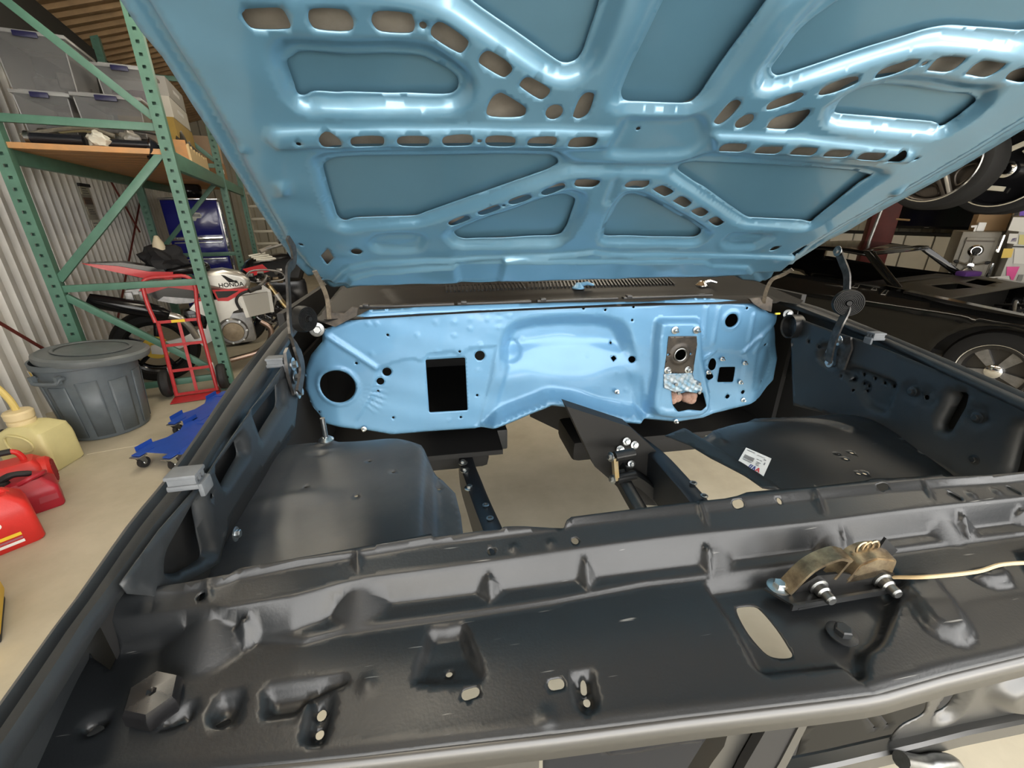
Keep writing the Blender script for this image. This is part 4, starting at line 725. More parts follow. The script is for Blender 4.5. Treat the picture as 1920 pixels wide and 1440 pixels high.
def hd_z(P):
    x, y = P[:, 0], P[:, 1]
    z = sum(base_z(x, y+d) for d in (-.0016, -.0008, 0, .0008, .0016))/5
    for gx, gy, gz, hx, hy, hz, sl in HG:
        L2 = (hx-gx)**2+(hy-gy)**2; t = ((x-gx)*(hx-gx)+(y-gy)*(hy-gy))/L2; tc = np.clip(t, 0, 1)
        d = np.hypot(x-gx-tc*(hx-gx), y-gy-tc*(hy-gy))
        z = np.maximum(z, gz+(hz-gz)*tc-sl*d-.0008)
    for poly, D, w, fade in PK:
        s_ = sdf(P, poly); ys = A2(poly)[:, 1]; f = 1.0 if fade >= .9 else np.clip((y-ys.min())/(ys.max()-ys.min())/fade*.9, 0, 1)
        z = z-D*ramp(s_/w)*f
    for poly, D, w in LOB: z = z+D*ramp((sdf(P, poly)+w*.3)/w)
    for c_ in [(0.07,0.39),(0.115,0.389),(0.717,0.379),(0.761,0.379)]: z = z+.004*ss(1-np.hypot(x-c_[0], y-c_[1])/.007)
    for c_ in [(-0.34,0.354),(0.071,0.235),(-0.089,0.286)]: z = z+.002*ss(1-np.hypot(x-c_[0], y-c_[1])/.012)
    z = z+.0012*np.sin(x*16+1)*np.sin(y*30)+.006*ss(1-np.abs(y-cry(0, x)-.075)/.07)   # gentle crown of the wide flat
    return z-.003*ss(1-(y-cry(0, x))/.008)
HDR = sheet('header_panel', hd_out, hh, hd_z, zmap, ECOAT, CAR, .0043, [(p, (.001, .005, .010)) for p, *_ in PK+LOB]+[([(x, float(cry(i, np.array([x]))[0])) for x in np.arange(-.27, 1.06, .01)], (-.002, 0, .002), 1) for i in range(1, 7)]+[([(x, float(cry(0, np.array([x]))[0])) for x in np.arange(-.27, 1.06, .005)], (.0025, .005, .0085), 1)]+[([(g[0], g[1]), (g[3], g[4])], (-.003, 0, .003), 1) for g in HG], thick=.0014, hst=.003, label='black front header panel with pressed gussets')
# folded front lip and the rear drop flange
xs = np.linspace(-.30, 1.07, 60); m_ = MB(); r1 = []; r2_ = []; r3 = []
for x in xs:
    y = float(cry(0, np.array([x]))[0]); r1.append((x, y+.001, .9965)); r2_.append((x, y-.004, .990)); r3.append((x, y-.006, .973))
n = len(xs); m_.add(r1+r2_+r3, [(i, i+1, n+i+1, n+i) for i in range(n-1)]+[(n+i, n+i+1, 2*n+i+1, 2*n+i) for i in range(n-1)])
lip = m_.build('front_lip', mat('lip_primer', (.03, .03, .028), .34, spec=1.0), HDR, smooth=70); md = lip.modifiers.new('gauge', 'SOLIDIFY'); md.thickness = .0015
p_ = Vector((0.175,0.222,0.978)); MB().lathe(p_+Vector((0, -.001, 0)), (0, -1, .15), [(.0, .0), (.006, .0), (.0065, .0012), (.005, .0018), (0, .0006)], 12).build('lip_plug', BLACK, HDR)
# adjusting bumper and bolts on the panel
q_ = Vector((-0.271,0.298,1.02)); m_ = MB(); a_ = Vector((.15, -.1, 1)).normalized()
m_.lathe(q_-a_*.012, a_, [(.020, 0), (.0215, .004), (.0215, .018), (.0185, .024), (.004, .025), (0, .0235)], 6)
m_.build('hood_bumper', mat('glossy_black_rubber', (.012, .012, .013), .22, var=.4, vs=50, spec=.35), HDR, smooth=25)
for (x, y), r_, mm in (((0.4,0.258), .0085, ECOAT), ):
    bolt(HDR, (x, y, 1.004), (0, 0, 1), r_, mm)
# ------------------------------------------------------------ hood latch
LT = empty('hood_latch'); LT.parent = CAR
def LP(px): return Vector(px)
a0 = Vector((0.352,0.317,1.012)); a1 = Vector((0.501,0.308,1.012)); ax = (a1-a0).normalized(); ay = Vector((-ax.y, ax.x, 0)); up_ = Vector((0, 0, 1))
Ln = (a1-a0).length
m_ = MB(); m_.prism([(0, 0), (Ln*.23, .012), (Ln, .010), (Ln, -.020), (.02, -.030)], a0, ax, ay, up_, .003)
m_.prism([(.012, -.030), (Ln*.9, -.022), (Ln*.9, -.019), (.012, -.027)], a0, ax, ay, up_, .008)
m_.build('latch_plate', SATIN, LT)
fr = a0+ax*Ln*.20+ay*-.010
m_ = MB(); m_.prism([(0, 0), (Ln*.82, 0), (Ln*.82, .018), (Ln*.70, .026), (Ln*.50, .020), (Ln*.36, .026), (Ln*.15, .026), (.005, .012)], fr, ax, up_, ay, .003)
m_.build('latch_bracket', mat('dark_phosphate', (.05, .05, .05), .4, .7, var=.4, vs=60), LT)
BR = mat('worn_gold_steel', (.42, .34, .22), .35, .9, col2=(.16, .12, .08), vs=60)
m_ = MB(); hk = bez([fr+ax*-.008+up_*.004+ay*.006, fr+ax*Ln*.10+up_*.034+ay*.008, fr+ax*Ln*.28+up_*.048+ay*.008, fr+ax*Ln*.40+up_*.044+ay*.008], 6)
m_.ring(hk, [(-.009, -.002), (.009, -.002), (.009, .002), (-.009, .002)]); m_.bar(hk[-1], fr+ax*Ln*.30+up_*.018+ay*.006, .014, .004)
m_.build('latch_hook', BR, LT)
m_ = MB(); hk = bez([fr+ax*Ln*.42+up_*.014+ay*.010, fr+ax*Ln*.50+up_*.036+ay*.012, fr+ax*Ln*.62+up_*.044+ay*.012, fr+ax*Ln*.78+up_*.038+ay*.012, fr+ax*Ln*.80+up_*.022+ay*.012], 6)
m_.ring(hk, [(-.011, -.0025), (.011, -.0025), (.011, .0025), (-.011, .0025)]); m_.prism([(Ln*.42, .010), (Ln*.50, .034), (Ln*.62, .042), (Ln*.78, .036), (Ln*.80, .018)], fr, ax, up_, ay, .002)
m_.build('latch_pawl', BR, LT)
for t_ in (.18, .72):
    m_ = MB(); c_ = fr+ax*Ln*t_+up_*.010; m_.lathe(c_, -ay, [(.011, 0), (.011, .003), (.008, .004), (.008, .010), (.006, .012), (.006, .020), (.0045, .022), (0, .022)], 18); m_.build('pivot_pin', STEEL, LT)
m_ = MB(); c0 = fr+ax*Ln*.60+up_*.046+ay*.014
m_.tube([c0+Vector((.009*math.cos(t), 0, .009*math.sin(t)))+ax*(.0011*t)+ay*.0 for t in np.arange(-9, 9, .45)], .0016, 6); m_.build('torsion_spring', BR, LT)
m_ = MB(); m_.prism([(0, 0), (.022, -.012), (.026, -.004), (.004, .016)], fr+ax*Ln*.72+up_*.042+ay*.014, ax, up_, ay, .003); m_.build('release_lever', SATIN, LT)
bolt(LT, a0+ax*.018+ay*.000+up_*.002, up_, .0072)
# release cable
cb = bez([fr+ax*Ln*.82+up_*.012]+[Vector((0.48,0.285,1.035)), Vector((0.515,0.276,1.045)), Vector((0.568,0.269,1.05)), Vector((0.607,0.271,1.052)), Vector((0.663,0.27,1.045)), Vector((0.73,0.262,1.03))][1:], 6)
MB().tube(cb, .0022, 8).build('release_cable', mat('tan_cable', (.55, .42, .24), .5), CAR, label='tan hood release cable')
# ------------------------------------------------------------ grille opening below the lip
LS = empty('core_support'); LS.parent = CAR
YB = .20
m_ = MB()
def vstrip(m_, px0, px1, pz, wid): pass
m_.prism([(-0.16,0.932),(0.077,0.887),(0.078,0.779),(-0.176,0.839)], (0, .275, 0), (1, 0, 0), (0, 0, 1), (0, 1, 0), .003); m_.build('side_baffle', MATS['lip_primer'], LS)
sheet('radiator_shroud', fillet([(0.106,0.72),(0.398,0.7),(0.411,0.586),(0.38,0.473),(0.11,0.548)], .01, 3), [], lambda P: .012*ramp(sdf(P, [(0.192,0.705),(0.334,0.693),(0.374,0.673),(0.368,0.656),(0.199,0.668)])/.010), lambda P, h: np.stack([P[:, 0], .36-h, P[:, 1]], 1), mat('navy_primer', (.004, .006, .011), .4, spec=.3), LS, .008, thick=.0015)
m_ = MB(); c_ = [(0.299,0.893),(0.345,0.883),(0.356,0.772),(0.355,0.701),(0.269,0.734),(0.289,0.806),(0.299,0.834)]
m_.prism(c_, (0, .262, 0), (1, 0, 0), (0, 0, 1), (0, 1, 0), .02); m_.build('upright_strut', MATS['lip_primer'], LS)
m_ = MB(); m_.prism([(0.339,0.897),(0.382,0.893),(0.372,0.79),(0.362,0.713),(0.313,0.732),(0.322,0.807)], (0, .25, 0), (1, 0, 0), (0, 0, 1), (0, 1, 0), .010); m_.build('centre_brace', BLACK, LS)
m_ = MB(); m_.prism([(0.379,0.897),(0.39,0.895),(0.383,0.806),(0.373,0.725),(0.356,0.732),(0.369,0.804)], (0, .248, 0), (1, 0, 0), (0, 0, 1), (0, 1, 0), .012); m_.build('brace_flange', MATS['lip_primer'], LS)
m_ = MB(); lt_ = [Vector(p) for p in [(0.345,0.26,0.754),(0.405,0.26,0.758),(0.47,0.26,0.755),(0.552,0.26,0.755),(0.603,0.26,0.755),(0.673,0.26,0.757),(0.788,0.26,0.751),(0.926,0.26,0.752)]]
m_.ring(lt_, [(-.010, -.022), (.010, -.022), (.010, .003), (.006, .006), (-.006, .006), (-.010, .003)]); m_.build('lower_tie_bar', MATS['lip_primer'], LS)
sheet('lower_panel', fillet([(0.65,0.517),(0.931,0.527),(1.068,0.328),(0.663,0.367)], .01, 3), [cap(*[(0.783,0.49),(0.833,0.43)], .002), cap(*[(0.818,0.486),(0.864,0.431)], .002)], lambda P: 0*P[:, 0], lambda P, h: np.stack([P[:, 0], .42-h, P[:, 1]], 1), mat('dark_primer', (.007, .007, .0065), .5, spec=.2), LS, .02, thick=.002)  # one even near-black primer colour on the whole panel
m_ = MB(); m_.prism([(0.832,0.258),(1.308,0.255),(1.5,-0.112),(0.88,-0.033)], (0, .56, 0), (1, 0, 0), (0, 0, 1), (0, 1, 0), .01); m_.build('air_deflector', BLACK, LS)
sheet('corner_panel', fillet([(0.582,0.86),(0.733,0.863),(0.85,0.873),(0.935,0.744),(0.802,0.74),(0.68,0.749),(0.607,0.752),(0.557,0.759),(0.565,0.793),(0.597,0.806)], .012, 3), [sp([(0.637,0.856),(0.647,0.851),(0.653,0.828),(0.652,0.79),(0.636,0.782),(0.627,0.789),(0.624,0.822),(0.627,0.851)], 3)],
      lambda P: .016*ramp(sdf(P, sp([(0.686,0.824),(0.699,0.853),(0.761,0.868),(0.854,0.866),(0.926,0.759),(0.827,0.757),(0.746,0.765),(0.706,0.791)], 3))/.025)-.010*ramp((.006+sdf(P, sp([(0.629,0.865),(0.648,0.856),(0.66,0.818),(0.657,0.779),(0.633,0.777),(0.619,0.794),(0.619,0.832)], 3)))/.012), lambda P, h: np.stack([P[:, 0], .262-h, P[:, 1]], 1), MATS['lip_primer'], LS, .006, thick=.002)
m_ = MB(); m_.tube(bez([Vector(p) for p in [(0.549,0.24,0.766),(0.592,0.24,0.743),(0.62,0.24,0.738),(0.658,0.24,0.713),(0.703,0.24,0.615)]], 5), .010, 12); m_.build('hose_end', STEEL, LS)

# ------------------------------------------------------------ hood hinges with coil springs
def hinge(P, n, d, nm, mt, side):
    # P: dict of points on the apron plane
    H = empty('hood_hinge'); H.parent = CAR
    n = Vector(n)
    m_ = MB(); m_.prism([(0, 0), (.030, .004), (.034, .07), (.020, .10), (.0, .095), (-.012, .05)], P['base'], d, (0, 0, 1), n, .006)
    m_.build('mount_plate', mt, H)
    m_ = MB()
    def arm(pts, w, t=.005):
        pts = [Vector(p) for p in pts]
        m_.ring(bez(pts, 5), [(-w/2, -t/2), (w/2, -t/2), (w/2, t/2), (-w/2, t/2)], upv=n)
    arm(P['lower'], .024); arm(P['upper'], .022); m_.build('hinge_arm', mt, H)
    if 'strap' in P:
        m_ = MB(); m_.tube(bez(P['strap'], 5), .0055, 8); m_.build('hinge_rod', mat('worn_steel_dark', (.16, .155, .15), .4, .8, col2=(.05, .045, .04), vs=40), H)
    N = Vector(P['sx']).normalized(); c_ = Vector(P['spring'])+N*.022; k = P.get('k', 1); pr = [(0, .020), (.007*k, .020), (.007*k, .010)]
    for j in range(7): r_ = (.010+.0042*j)*k; pr += [(r_, .008), (r_+.0006, .0125), (r_+.0024*k, .0125), (r_+.003*k, .008)]
    m_ = MB(); m_.lathe(c_, N, pr+[(.041*k, .0), (.041*k, -.012), (0, -.012)], 36); m_.build('hinge_spring', mat('spring_black', (.010, .010, .010), .5, spec=.25), H, smooth=30)
    for q_, mm in P['bolts']: bolt(H, q_, n, .0085, mm)
    return H
HB = mat('oily_steel', (.03, .028, .026), .38, .6, col2=(.10, .095, .09), vs=45)
hinge({'base': Vector((-0.319,0.901,1.061)), 'lower': [Vector((-0.291,0.86,1.084)), Vector((-0.286,0.892,1.124)), Vector((-0.286,0.883,1.17)), Vector((-0.303,0.923,1.179))],
       'upper': [Vector((-0.314,0.947,1.167)), Vector((-0.327,1,1.202)), Vector((-0.333,1.045,1.247)), Vector((-0.335,1.078,1.298)), Vector((-0.332,1.123,1.315)), Vector((-0.326,1.115,1.346)), Vector((-0.325,1.093,1.373))],
       'spring': Vector((-0.352,1.137,1.174)), 'sx': Vector((.86, -.5, .05)), 'k': .80,
       'bolts': [(Vector((-0.314,0.926,1.122)), ZINC), (Vector((-0.311,0.916,1.096)), STEEL), (Vector((-0.313,0.924,1.059)), ZINC)]}, LIn, LId, 'l', HB, 1)
hinge({'base': Vector((1.161,1.017,0.99)), 'lower': [Vector((1.131,1.024,1.009)), Vector((1.12,1.018,1.066)), Vector((1.119,1.012,1.12)), Vector((1.135,1.018,1.159)), Vector((1.147,1.034,1.193))],
       'upper': [Vector((1.158,1.054,1.212)), Vector((1.16,1.07,1.255)), Vector((1.163,1.097,1.286)), Vector((1.165,1.125,1.317))],
       'spring': Vector((1.156,1.042,1.181)), 'sx': Vector((-.62, -.78, .1)), 'k': .92,
       'bolts': [(Vector((1.15,1.037,1.001)), ZINC), (Vector((1.148,1.042,1.033)), STEEL), (Vector((1.144,1.023,1.074)), ZINC), (Vector((1.16,1.12,1.316)), STEEL)]}, RIn, -RId, 'r', HB, -1)
# cowl-side prop straps and weathered cowl-corner brackets
RUSTY = mat('dusty_bracket', (.12, .10, .08), .75, .2, col2=(.05, .045, .04), vs=40)
for pts, nm in (([(-0.324,1.33,1.128), (-0.316,1.31,1.192), (-0.317,1.28,1.239), (-0.314,1.22,1.281)], 0), ([(1.131,1.33,1.125), (1.114,1.31,1.172), (1.11,1.29,1.212), (1.126,1.27,1.229), (1.133,1.24,1.251)], 0)):
    MB().ring(bez(pts, 6), [(-.006, -.002), (.006, -.002), (.006, .002), (-.006, .002)]).build('cowl_strap', mat('tan_strap', (.24, .20, .15), .5, .5, col2=(.10, .08, .06), vs=60), CAR)
m_ = MB(); m_.prism([(-0.34,1.149),(-0.318,1.168),(-0.315,1.146),(-0.281,1.141),(-0.255,1.161),(-0.24,1.156),(-0.246,1.134),(-0.293,1.111),(-0.312,1.102),(-0.341,1.115)], (0, 1.335, 0), (1, 0, 0), (0, 0, 1), (0, 1, 0), .012); m_.build('cowl_bracket', RUSTY, CAR)
m_ = MB(); m_.prism([(1.071,1.142),(1.143,1.147),(1.165,1.135),(1.17,1.091),(1.133,1.102),(1.094,1.123)], (0, 1.33, 0), (1, 0, 0), (0, 0, 1), (0, 1, 0), .012); m_.build('cowl_bracket', RUSTY, CAR)
bolt(CAR, (-0.356,1.3,1.105), (.3, -1, .1), .012, STEEL, 'fender_bolt'); bolt(CAR, (1.195,1.28,1.092), (-.3, -1, .4), .010, STEEL, 'fender_bolt')
MB().box((1.152,1.28,1.097), (.018, .006, .006), bev=.001).build('yellow_shim', mat('yellow_paint', (.75, .6, .06), .5), CAR)
# ------------------------------------------------------------ chassis
CH = empty('chassis'); CH.parent = CAR
SB = mat('chassis_black', (.018, .022, .028), .42, var=.3, vs=10)
def rail(pts, w, h, nm='frame_rail', m=SB, par=None): return MB().ring(bez(pts, 5), [(-w/2, -h), (w/2, -h), (w/2, -.006), (w/2-.008, 0), (-w/2+.008, 0), (-w/2, -.006)]).build(nm, m, par or CH, smooth=40)
rail([(0.079,1.835,0.5), (0.067,1.507,0.52), (0.084,1.255,0.55), (0.097,1.107,0.57), (0.114,0.946,0.59), (0.128,0.748,0.6)], .055, .13)
rail([(0.496,2.166,0.5), (0.699,1.773,0.52), (0.713,1.473,0.6), (0.719,1.216,0.64), (0.721,1.041,0.64), (0.724,0.918,0.63), (0.709,0.767,0.62)], .055, .16)
for p_ in ((0.105,1.091,0.575), (0.109,1.015,0.585), (0.742,1,0.642), (0.737,0.935,0.642)):
    MB().lathe(p_, (0, 0, 1), [(.006, .0), (.010, .0), (.011, .004), (.006, .005), (.005, .001)], 14).build('rail_bush', STEEL, CH)
for p_ in ((0.053,1.405,0.54), (0.057,1.353,0.54), (0.064,1.227,0.55)):
    MB().hexhead(p_, (0, 0, 1), .010, .01).build('rail_bolt', ZINC, CH)
MB().prism([(0, 0), (.09, 0), (.09, .22), (.02, .22)], (0.062,1.564,0.5), (.95, -.3, 0), (.2, .9, -.2), (0, 0, 1), .004).build('body_mount', ECOAT2, CH)
MB().box((0.157,1.69,0.48), (.22, .06, .10), bev=.01).build('crossmember', ECOAT2, CH)
MB().box((0.827,1.62,0.481), (.62, .25, .10), bev=.03).build('toe_board', BLACK, CH)
MB().box((-0.087,1.6,0.512), (.50, .25, .10), bev=.03).build('toe_board', BLACK, CH)
m_ = MB(); m_.prism([(0.385,0.843),(0.61,0.749),(0.732,0.633),(0.866,0.505),(0.962,0.393),(0.808,0.393),(0.655,0.426),(0.573,0.529),(0.498,0.604)], (0, 1.20, 0), (1, 0, 0), (0, 0, 1), (0, 1, 0), .06); m_.build('spring_tower', BLACK, CH)
rail([(0.572,1.16,0.61), (0.579,1.1,0.586), (0.595,1.02,0.549), (0.63,0.95,0.489)], .045, .03, 'lower_control_arm', SATIN)
rail([(0.6,1.18,0.612), (0.687,1.17,0.551), (0.794,1.16,0.438)], .05, .04, 'upper_control_arm', SATIN)
a_ = Vector((0.529,1.12,0.689)); b_ = Vector((0.543,1.12,0.602))
m_ = MB(); m_.ring([a_, b_], [(-.012, -.007), (.012, -.007), (.012, .007), (-.012, .007)], upv=(1, 0, 0)); m_.build('gold_link', GOLD, CH, label='gold plated sway bar link')
for p_ in (a_, b_):
    MB().cyl(p_, p_+Vector((.07, .01, .0)), .017, 16).build('link_bush', SATIN, CH); MB().hexhead(p_-Vector((.012, 0, 0)), (-1, -.3, .2), .009, .01).build('link_nut', ZINC, CH)
for p_ in ((0.632,1.19,0.681), (0.628,1.19,0.606), (0.601,1.19,0.698), (0.581,1.19,0.669)): MB().hexhead(p_, (0, -1, .3), .008, .008).build('tower_bolt', ZINC, CH)
for pts in (((0.69,1.607,0.52), (0.714,1.594,0.53), (0.742,1.554,0.54), (0.769,1.549,0.54)), ((0.814,1.601,0.52), (0.792,1.507,0.56), (0.835,1.495,0.56))):
    MB().tube(bez(pts, 4), .003, 6).build('brake_line', STEEL, CH)

# ============================================================ left side of the hall
GREEN = mat('rack_green', (0.085, 0.205, 0.15), 0.45, var=.2, vs=9)
BOARD = mat('orange_board', (0.55, 0.27, 0.10), 0.6, var=.3, vs=14, col2=(0.42, 0.24, 0.11))
DARKHOLE = BLACK
def post(nm, s, w, h, par, d=.075, holes=True):
    # open channel post, slotted face towards -w and towards +s
    m_ = MB(); p = .0508 if not holes else .07; n = int(h/p)
    def face(o, X, wd):
        if not holes: m_.add([o, o+X*wd, o+X*wd+Vector((0, 0, h)), o+Vector((0, 0, h))], [(0, 1, 2, 3)]); return
        for i in range(n):
            z0 = i*p; z1 = z0+p; a, b = wd*.36, wd*.64; c0 = z0+p*.32; c1 = z0+p*.60
            q = [(0, z0), (wd, z0), (wd, z1), (0, z1), (a, c0), (b, c0), (b, c1), (a, c1)]
            m_.add([o+X*x+Vector((0, 0, z)) for x, z in q], [(0, 1, 5, 4), (1, 2, 6, 5), (2, 3, 7, 6), (3, 0, 4, 7)])
    o = sw(s-d/2, w-d/2); face(o, SV, d)
    o2 = sw(s+d/2, w-d/2); m_.add([o2, o2+WV*d, o2+WV*d+Vector((0, 0, h)), o2+Vector((0, 0, h))], [(0, 1, 2, 3)])
    o3 = sw(s-d/2, w-d/2); m_.add([o3, o3+WV*d, o3+WV*d+Vector((0, 0, h)), o3+Vector((0, 0, h))], [(3, 2, 1, 0)])
    m_.box(sw(s, w+.02, h/2), (d*.7, .01, h), Matrix.Rotation(BA, 3, 'Z')); m_.cur = 0
    m_.box(sw(s, w, .004), (.12, .12, .008), Matrix.Rotation(BA, 3, 'Z'))
    return m_.build(nm, GREEN, par, smooth=0)
RK = empty('pallet_rack', tuple(sw(-.70, 4.24)), 0, 'tall green steel pallet rack with timber deck along the ribbed left wall', 'rack')
RK.location = (0, 0, 0)
SF, SB_ = -.72, -1.60
for w_, hh_ in ((4.24, 3.3), (7.15, 3.3)):
    for s_ in (SF, SB_): post('post', s_, w_, hh_, RK)
    def brace(a, b): MB().bar(sw(a[0], w_, a[1]), sw(b[0], w_, b[1]), .035, .05, bev=.004).build('brace', GREEN, RK)
    for z_ in (.11, .915, 1.99, 2.9): brace((SB_+.03, z_), (SF-.03, z_))
    brace((SB_+.03, .86), (SF-.03, .12)); brace((SB_+.03, .98), (SF-.03, 1.84)); brace((SF-.03, 2.05), (SB_+.03, 2.85))
post('post', SF, 9.9, 3.3, RK); post('post', SB_, 9.9, 3.3, RK)
for s_ in (SF, SB_):
    for a, b in ((4.28, 7.11), (7.19, 9.86)):
        MB().bar(sw(s_, a, 1.79), sw(s_, b, 1.79), .05, .125, bev=.006).build('beam', GREEN, RK)
nb = 14
for i in range(nb):
    w0 = 4.22+i*.205; MB().box(sw((SF+SB_)/2, w0+.1, 1.835), (.86, .200, .036), Matrix.Rotation(BA, 3, 'Z'), .003).build('deck_board', BOARD, RK)
for i in range(10): MB().box(sw((SF+SB_)/2, 7.3+i*.25, 1.835), (.86, .24, .036), Matrix.Rotation(BA, 3, 'Z'), .003).build('deck_board', BOARD, RK)
ZD = 1.8535
# dark eave beam along the top of the wall
MB().bar(sw(-1.76, -1.5, 2.86), sw(-1.76, 12.4, 2.86), .26, .46).build('trim_1', mat('eave_black', (.02, .02, .017), .8))['kind'] = 'structure'
# red tie rods on the wall
ROD = mat('oxide_red', (.13, .022, .016), .6)
def rod(nm, a, b, lab, r=.011):
    m_ = MB(); m_.tube([Vector(a), Vector(b)], r, 8); return m_.build(nm, ROD, None, label=lab, cat='tie rod')
rod('tie_rod', (-4.133,7.664,1.79), (-3.307,4.786,0.117), 'long dark red tie rod sloping down the wall behind the rack')
rod('tie_rod', (-3.715,6.282,1.806), (-3.865,6.803,1.197), 'thin dark red tie rod crossing the wall just under the rack beam')
rod('tie_rod', (-2.77,3.129,0.85), (-2.906,3.603,0.471), 'dark red tie rod running down to the wall behind the grey bin')
# electrical board on the wall
eb = empty('breaker_board', (0, 0, 0), 0, 'tall narrow metal board with faded notices on the ribbed wall behind the rack', 'board')
ebo = [(6.122,1.699),(6.476,1.702),(6.451,1.264),(6.004,1.287)]
def wbox(s0, s1, w0, w1, z0, z1, nm, m, par, bev=.0, **k):
    return MB().box(sw((s0+s1)/2, (w0+w1)/2, (z0+z1)/2), (abs(s1-s0), abs(w1-w0), abs(z1-z0)), Matrix.Rotation(BA, 3, 'Z'), bev).build(nm, m, par, **k)
e0 = (6.281,1.702); e1 = (6.223,1.281); ew = e0[0]
GREYP = mat('grey_panel', (.30, .29, .25), .5, var=.2, vs=10)
wbox(-1.892, -1.87, ew-.13, ew+.13, e1[1]-.05, e0[1], 'board_panel', GREYP, eb, .004)
for k, (t0, t1, mm) in enumerate(((.02, .20, mat('pale_notice', (.42, .41, .33), .6)), (.26, .40, mat('brown_notice', (.16, .10, .07), .6)), (.45, .62, mat('grey_notice', (.36, .35, .30), .6)), (.72, .98, mat('white_notice', (.55, .54, .48), .6)))):
    H_ = e0[1]-e1[1]+.05; wbox(-1.87, -1.866, ew-.11, ew+.11, e0[1]-t1*H_, e0[1]-t0*H_, 'notice', mm, eb)
    for j in range(3): wbox(-1.866, -1.8655, ew-.07, ew+.05+.02*j, e0[1]-(t0+.04+(t1-t0)*.25*(j+.4))*H_-.006, e0[1]-(t0+.04+(t1-t0)*.25*(j+.4))*H_+.002, 'print_line', INKB, eb)
wbox(-1.87, -1.85, ew-.14, ew+.14, e0[1]-.02, e0[1]+.01, 'top_cap', BLACK, eb)
# ------------------------------------------------------------ bins and goods on the deck
CLEAR = mat('clear_bin_plastic', (.20, .205, .215), .30, alpha=.55, var=.15, vs=5)
CLEARL = mat('clear_bin_lid', (.34, .345, .35), .25, alpha=.75)
NAVY = mat('navy_latch', (.012, .012, .06), .4)
def bin_(s0, w0, z0, sx, wd, h, lab, rot=0, content=None):
    b = empty('storage_bin', tuple(sw(s0, w0, z0)), BA+rot, lab, 'bin', 'clear storage bins on the rack')
    m_ = MB(); t = .92
    A = [(-sx/2*t, 0, 0), (sx/2*t, 0, 0), (sx/2*t, wd*t, 0), (-sx/2*t, wd*t, 0)]; B = [(-sx/2, -.01, h), (sx/2, -.01, h), (sx/2, wd, h), (-sx/2, wd, h)]
    m_.add(A+B, [(3, 2, 1, 0), (0, 1, 5, 4), (1, 2, 6, 5), (2, 3, 7, 6), (3, 0, 4, 7)]); m_.build('tub', CLEAR, b, smooth=0)
    m_ = MB(); m_.box((0, wd/2, h+.012), (sx+.03, wd+.04, .024), bev=.006); m_.box((0, wd/2, h+.03), (sx*.86, wd*.9, .014), bev=.006); m_.build('lid', CLEARL, b)
    m_ = MB(); m_.box((0, -.03, h-.002), (sx*.34, .016, .035), bev=.006); m_.build('latch', NAVY, b)
    for k in (-1, 1): MB().tube([(k*sx/2*t, -.004, .01), (k*sx/2*.98, -.012, h-.01)], .004, 6).build('corner_rib', CLEARL, b)
    random.seed(int(s0*100)); m_ = MB()
    for j in range(5):
        m_.box((random.uniform(-.3, .3)*sx, wd*random.uniform(.3, .7), h*random.uniform(.15, .4)), (sx*.3, wd*.3, h*.3), Matrix.Rotation(random.uniform(0, 3), 3, 'Z'), .01)
    m_.build('contents', content or mat('bin_contents', (.14, .13, .12), .7, var=.5, vs=20), b)
    return b
bin_(-1.435, 4.62, ZD+.10, .29, .62, .24, 'clear storage bin with navy latch, lower left on the rack')
bin_(-1.065, 4.60, ZD+.10, .38, .66, .25, 'clear storage bin with navy latch, lower right beside the rack post')
bin_(-1.43, 4.72, ZD+.382, .38, .55, .33, 'large clear storage bin with a white paper inside, stacked upper left')
bin_(-1.0, 4.92, ZD+.395, .32, .35, .22, 'clear storage bin stacked on the lower right bin', content=mat('bin_contents_purple', (.10, .04, .07), .6))
MB().box(sw(-1.24, 4.95, ZD+.05), (.70, .66, .095), Matrix.Rotation(BA, 3, 'Z'), .01).build('packing_case', mat('dark_case', (.03, .028, .026), .6), None, label='flat dark case under the clear bins on the rack', cat='case')
TUBEB = mat('black_tube', (.012, .013, .018), .25)
def tubething(nm, pts, r, m, lab, cat, ends=None):
    t = empty(nm, (0, 0, 0), 0, lab, cat); MB().tube(pts, r, 14).build('body', m, t)
    if ends:
        for e, d in ends: MB().lathe(e, d, [(r*1.3, 0), (r*1.3, r*.8), (r*.5, r*1.0), (0, r)], 14).build('end_fitting', STEEL, t)
    return t
a_, b_ = Vector((-2.625,3.783,1.867)), Vector((-2.366,3.857,1.862)); a_.z = b_.z = ZD+.044
tubething('shock_absorber', [a_, b_], .032, TUBEB, 'black shock absorber lying at the left end of the deck front', 'car part', [(a_, a_-b_)])
a_, b_ = Vector((-2.266,3.886,1.861)), Vector((-2.007,3.96,1.852)); a_.z = b_.z = ZD+.036
tubething('shock_absorber', [a_, b_], .026, TUBEB, 'black shock absorber lying near the rack post', 'car part', [(b_, b_-a_)])
cp = [Vector(p) for p in [(-2.705,3.822,1.915),(-2.593,3.855,1.944),(-2.48,3.887,1.968),(-2.353,3.923,1.984),(-2.288,3.942,1.965),(-2.222,3.961,1.943)]]
MB().tube(bez(cp, 6), .013, 8).build('control_cable', mat('grey_cable', (.22, .20, .16), .5, var=.4, vs=40), None, label='grey ribbed cable arched over the parts on the deck', cat='cable')
cp = [Vector(p) for p in [(-2.691,3.889,1.918),(-2.548,3.93,1.95),(-2.433,3.963,1.968),(-2.336,3.991,1.961)]]
MB().tube(bez(cp, 6), .008, 8).build('control_cable', mat('olive_cable', (.20, .17, .09), .5), None, label='thin olive cable lying under the grey cable', cat='cable')
cp = [Vector(p) for p in [(-2.337,4.011,2.001),(-2.205,4.049,2.001),(-2.117,4.074,1.993),(-2.003,4.107,1.976)]]
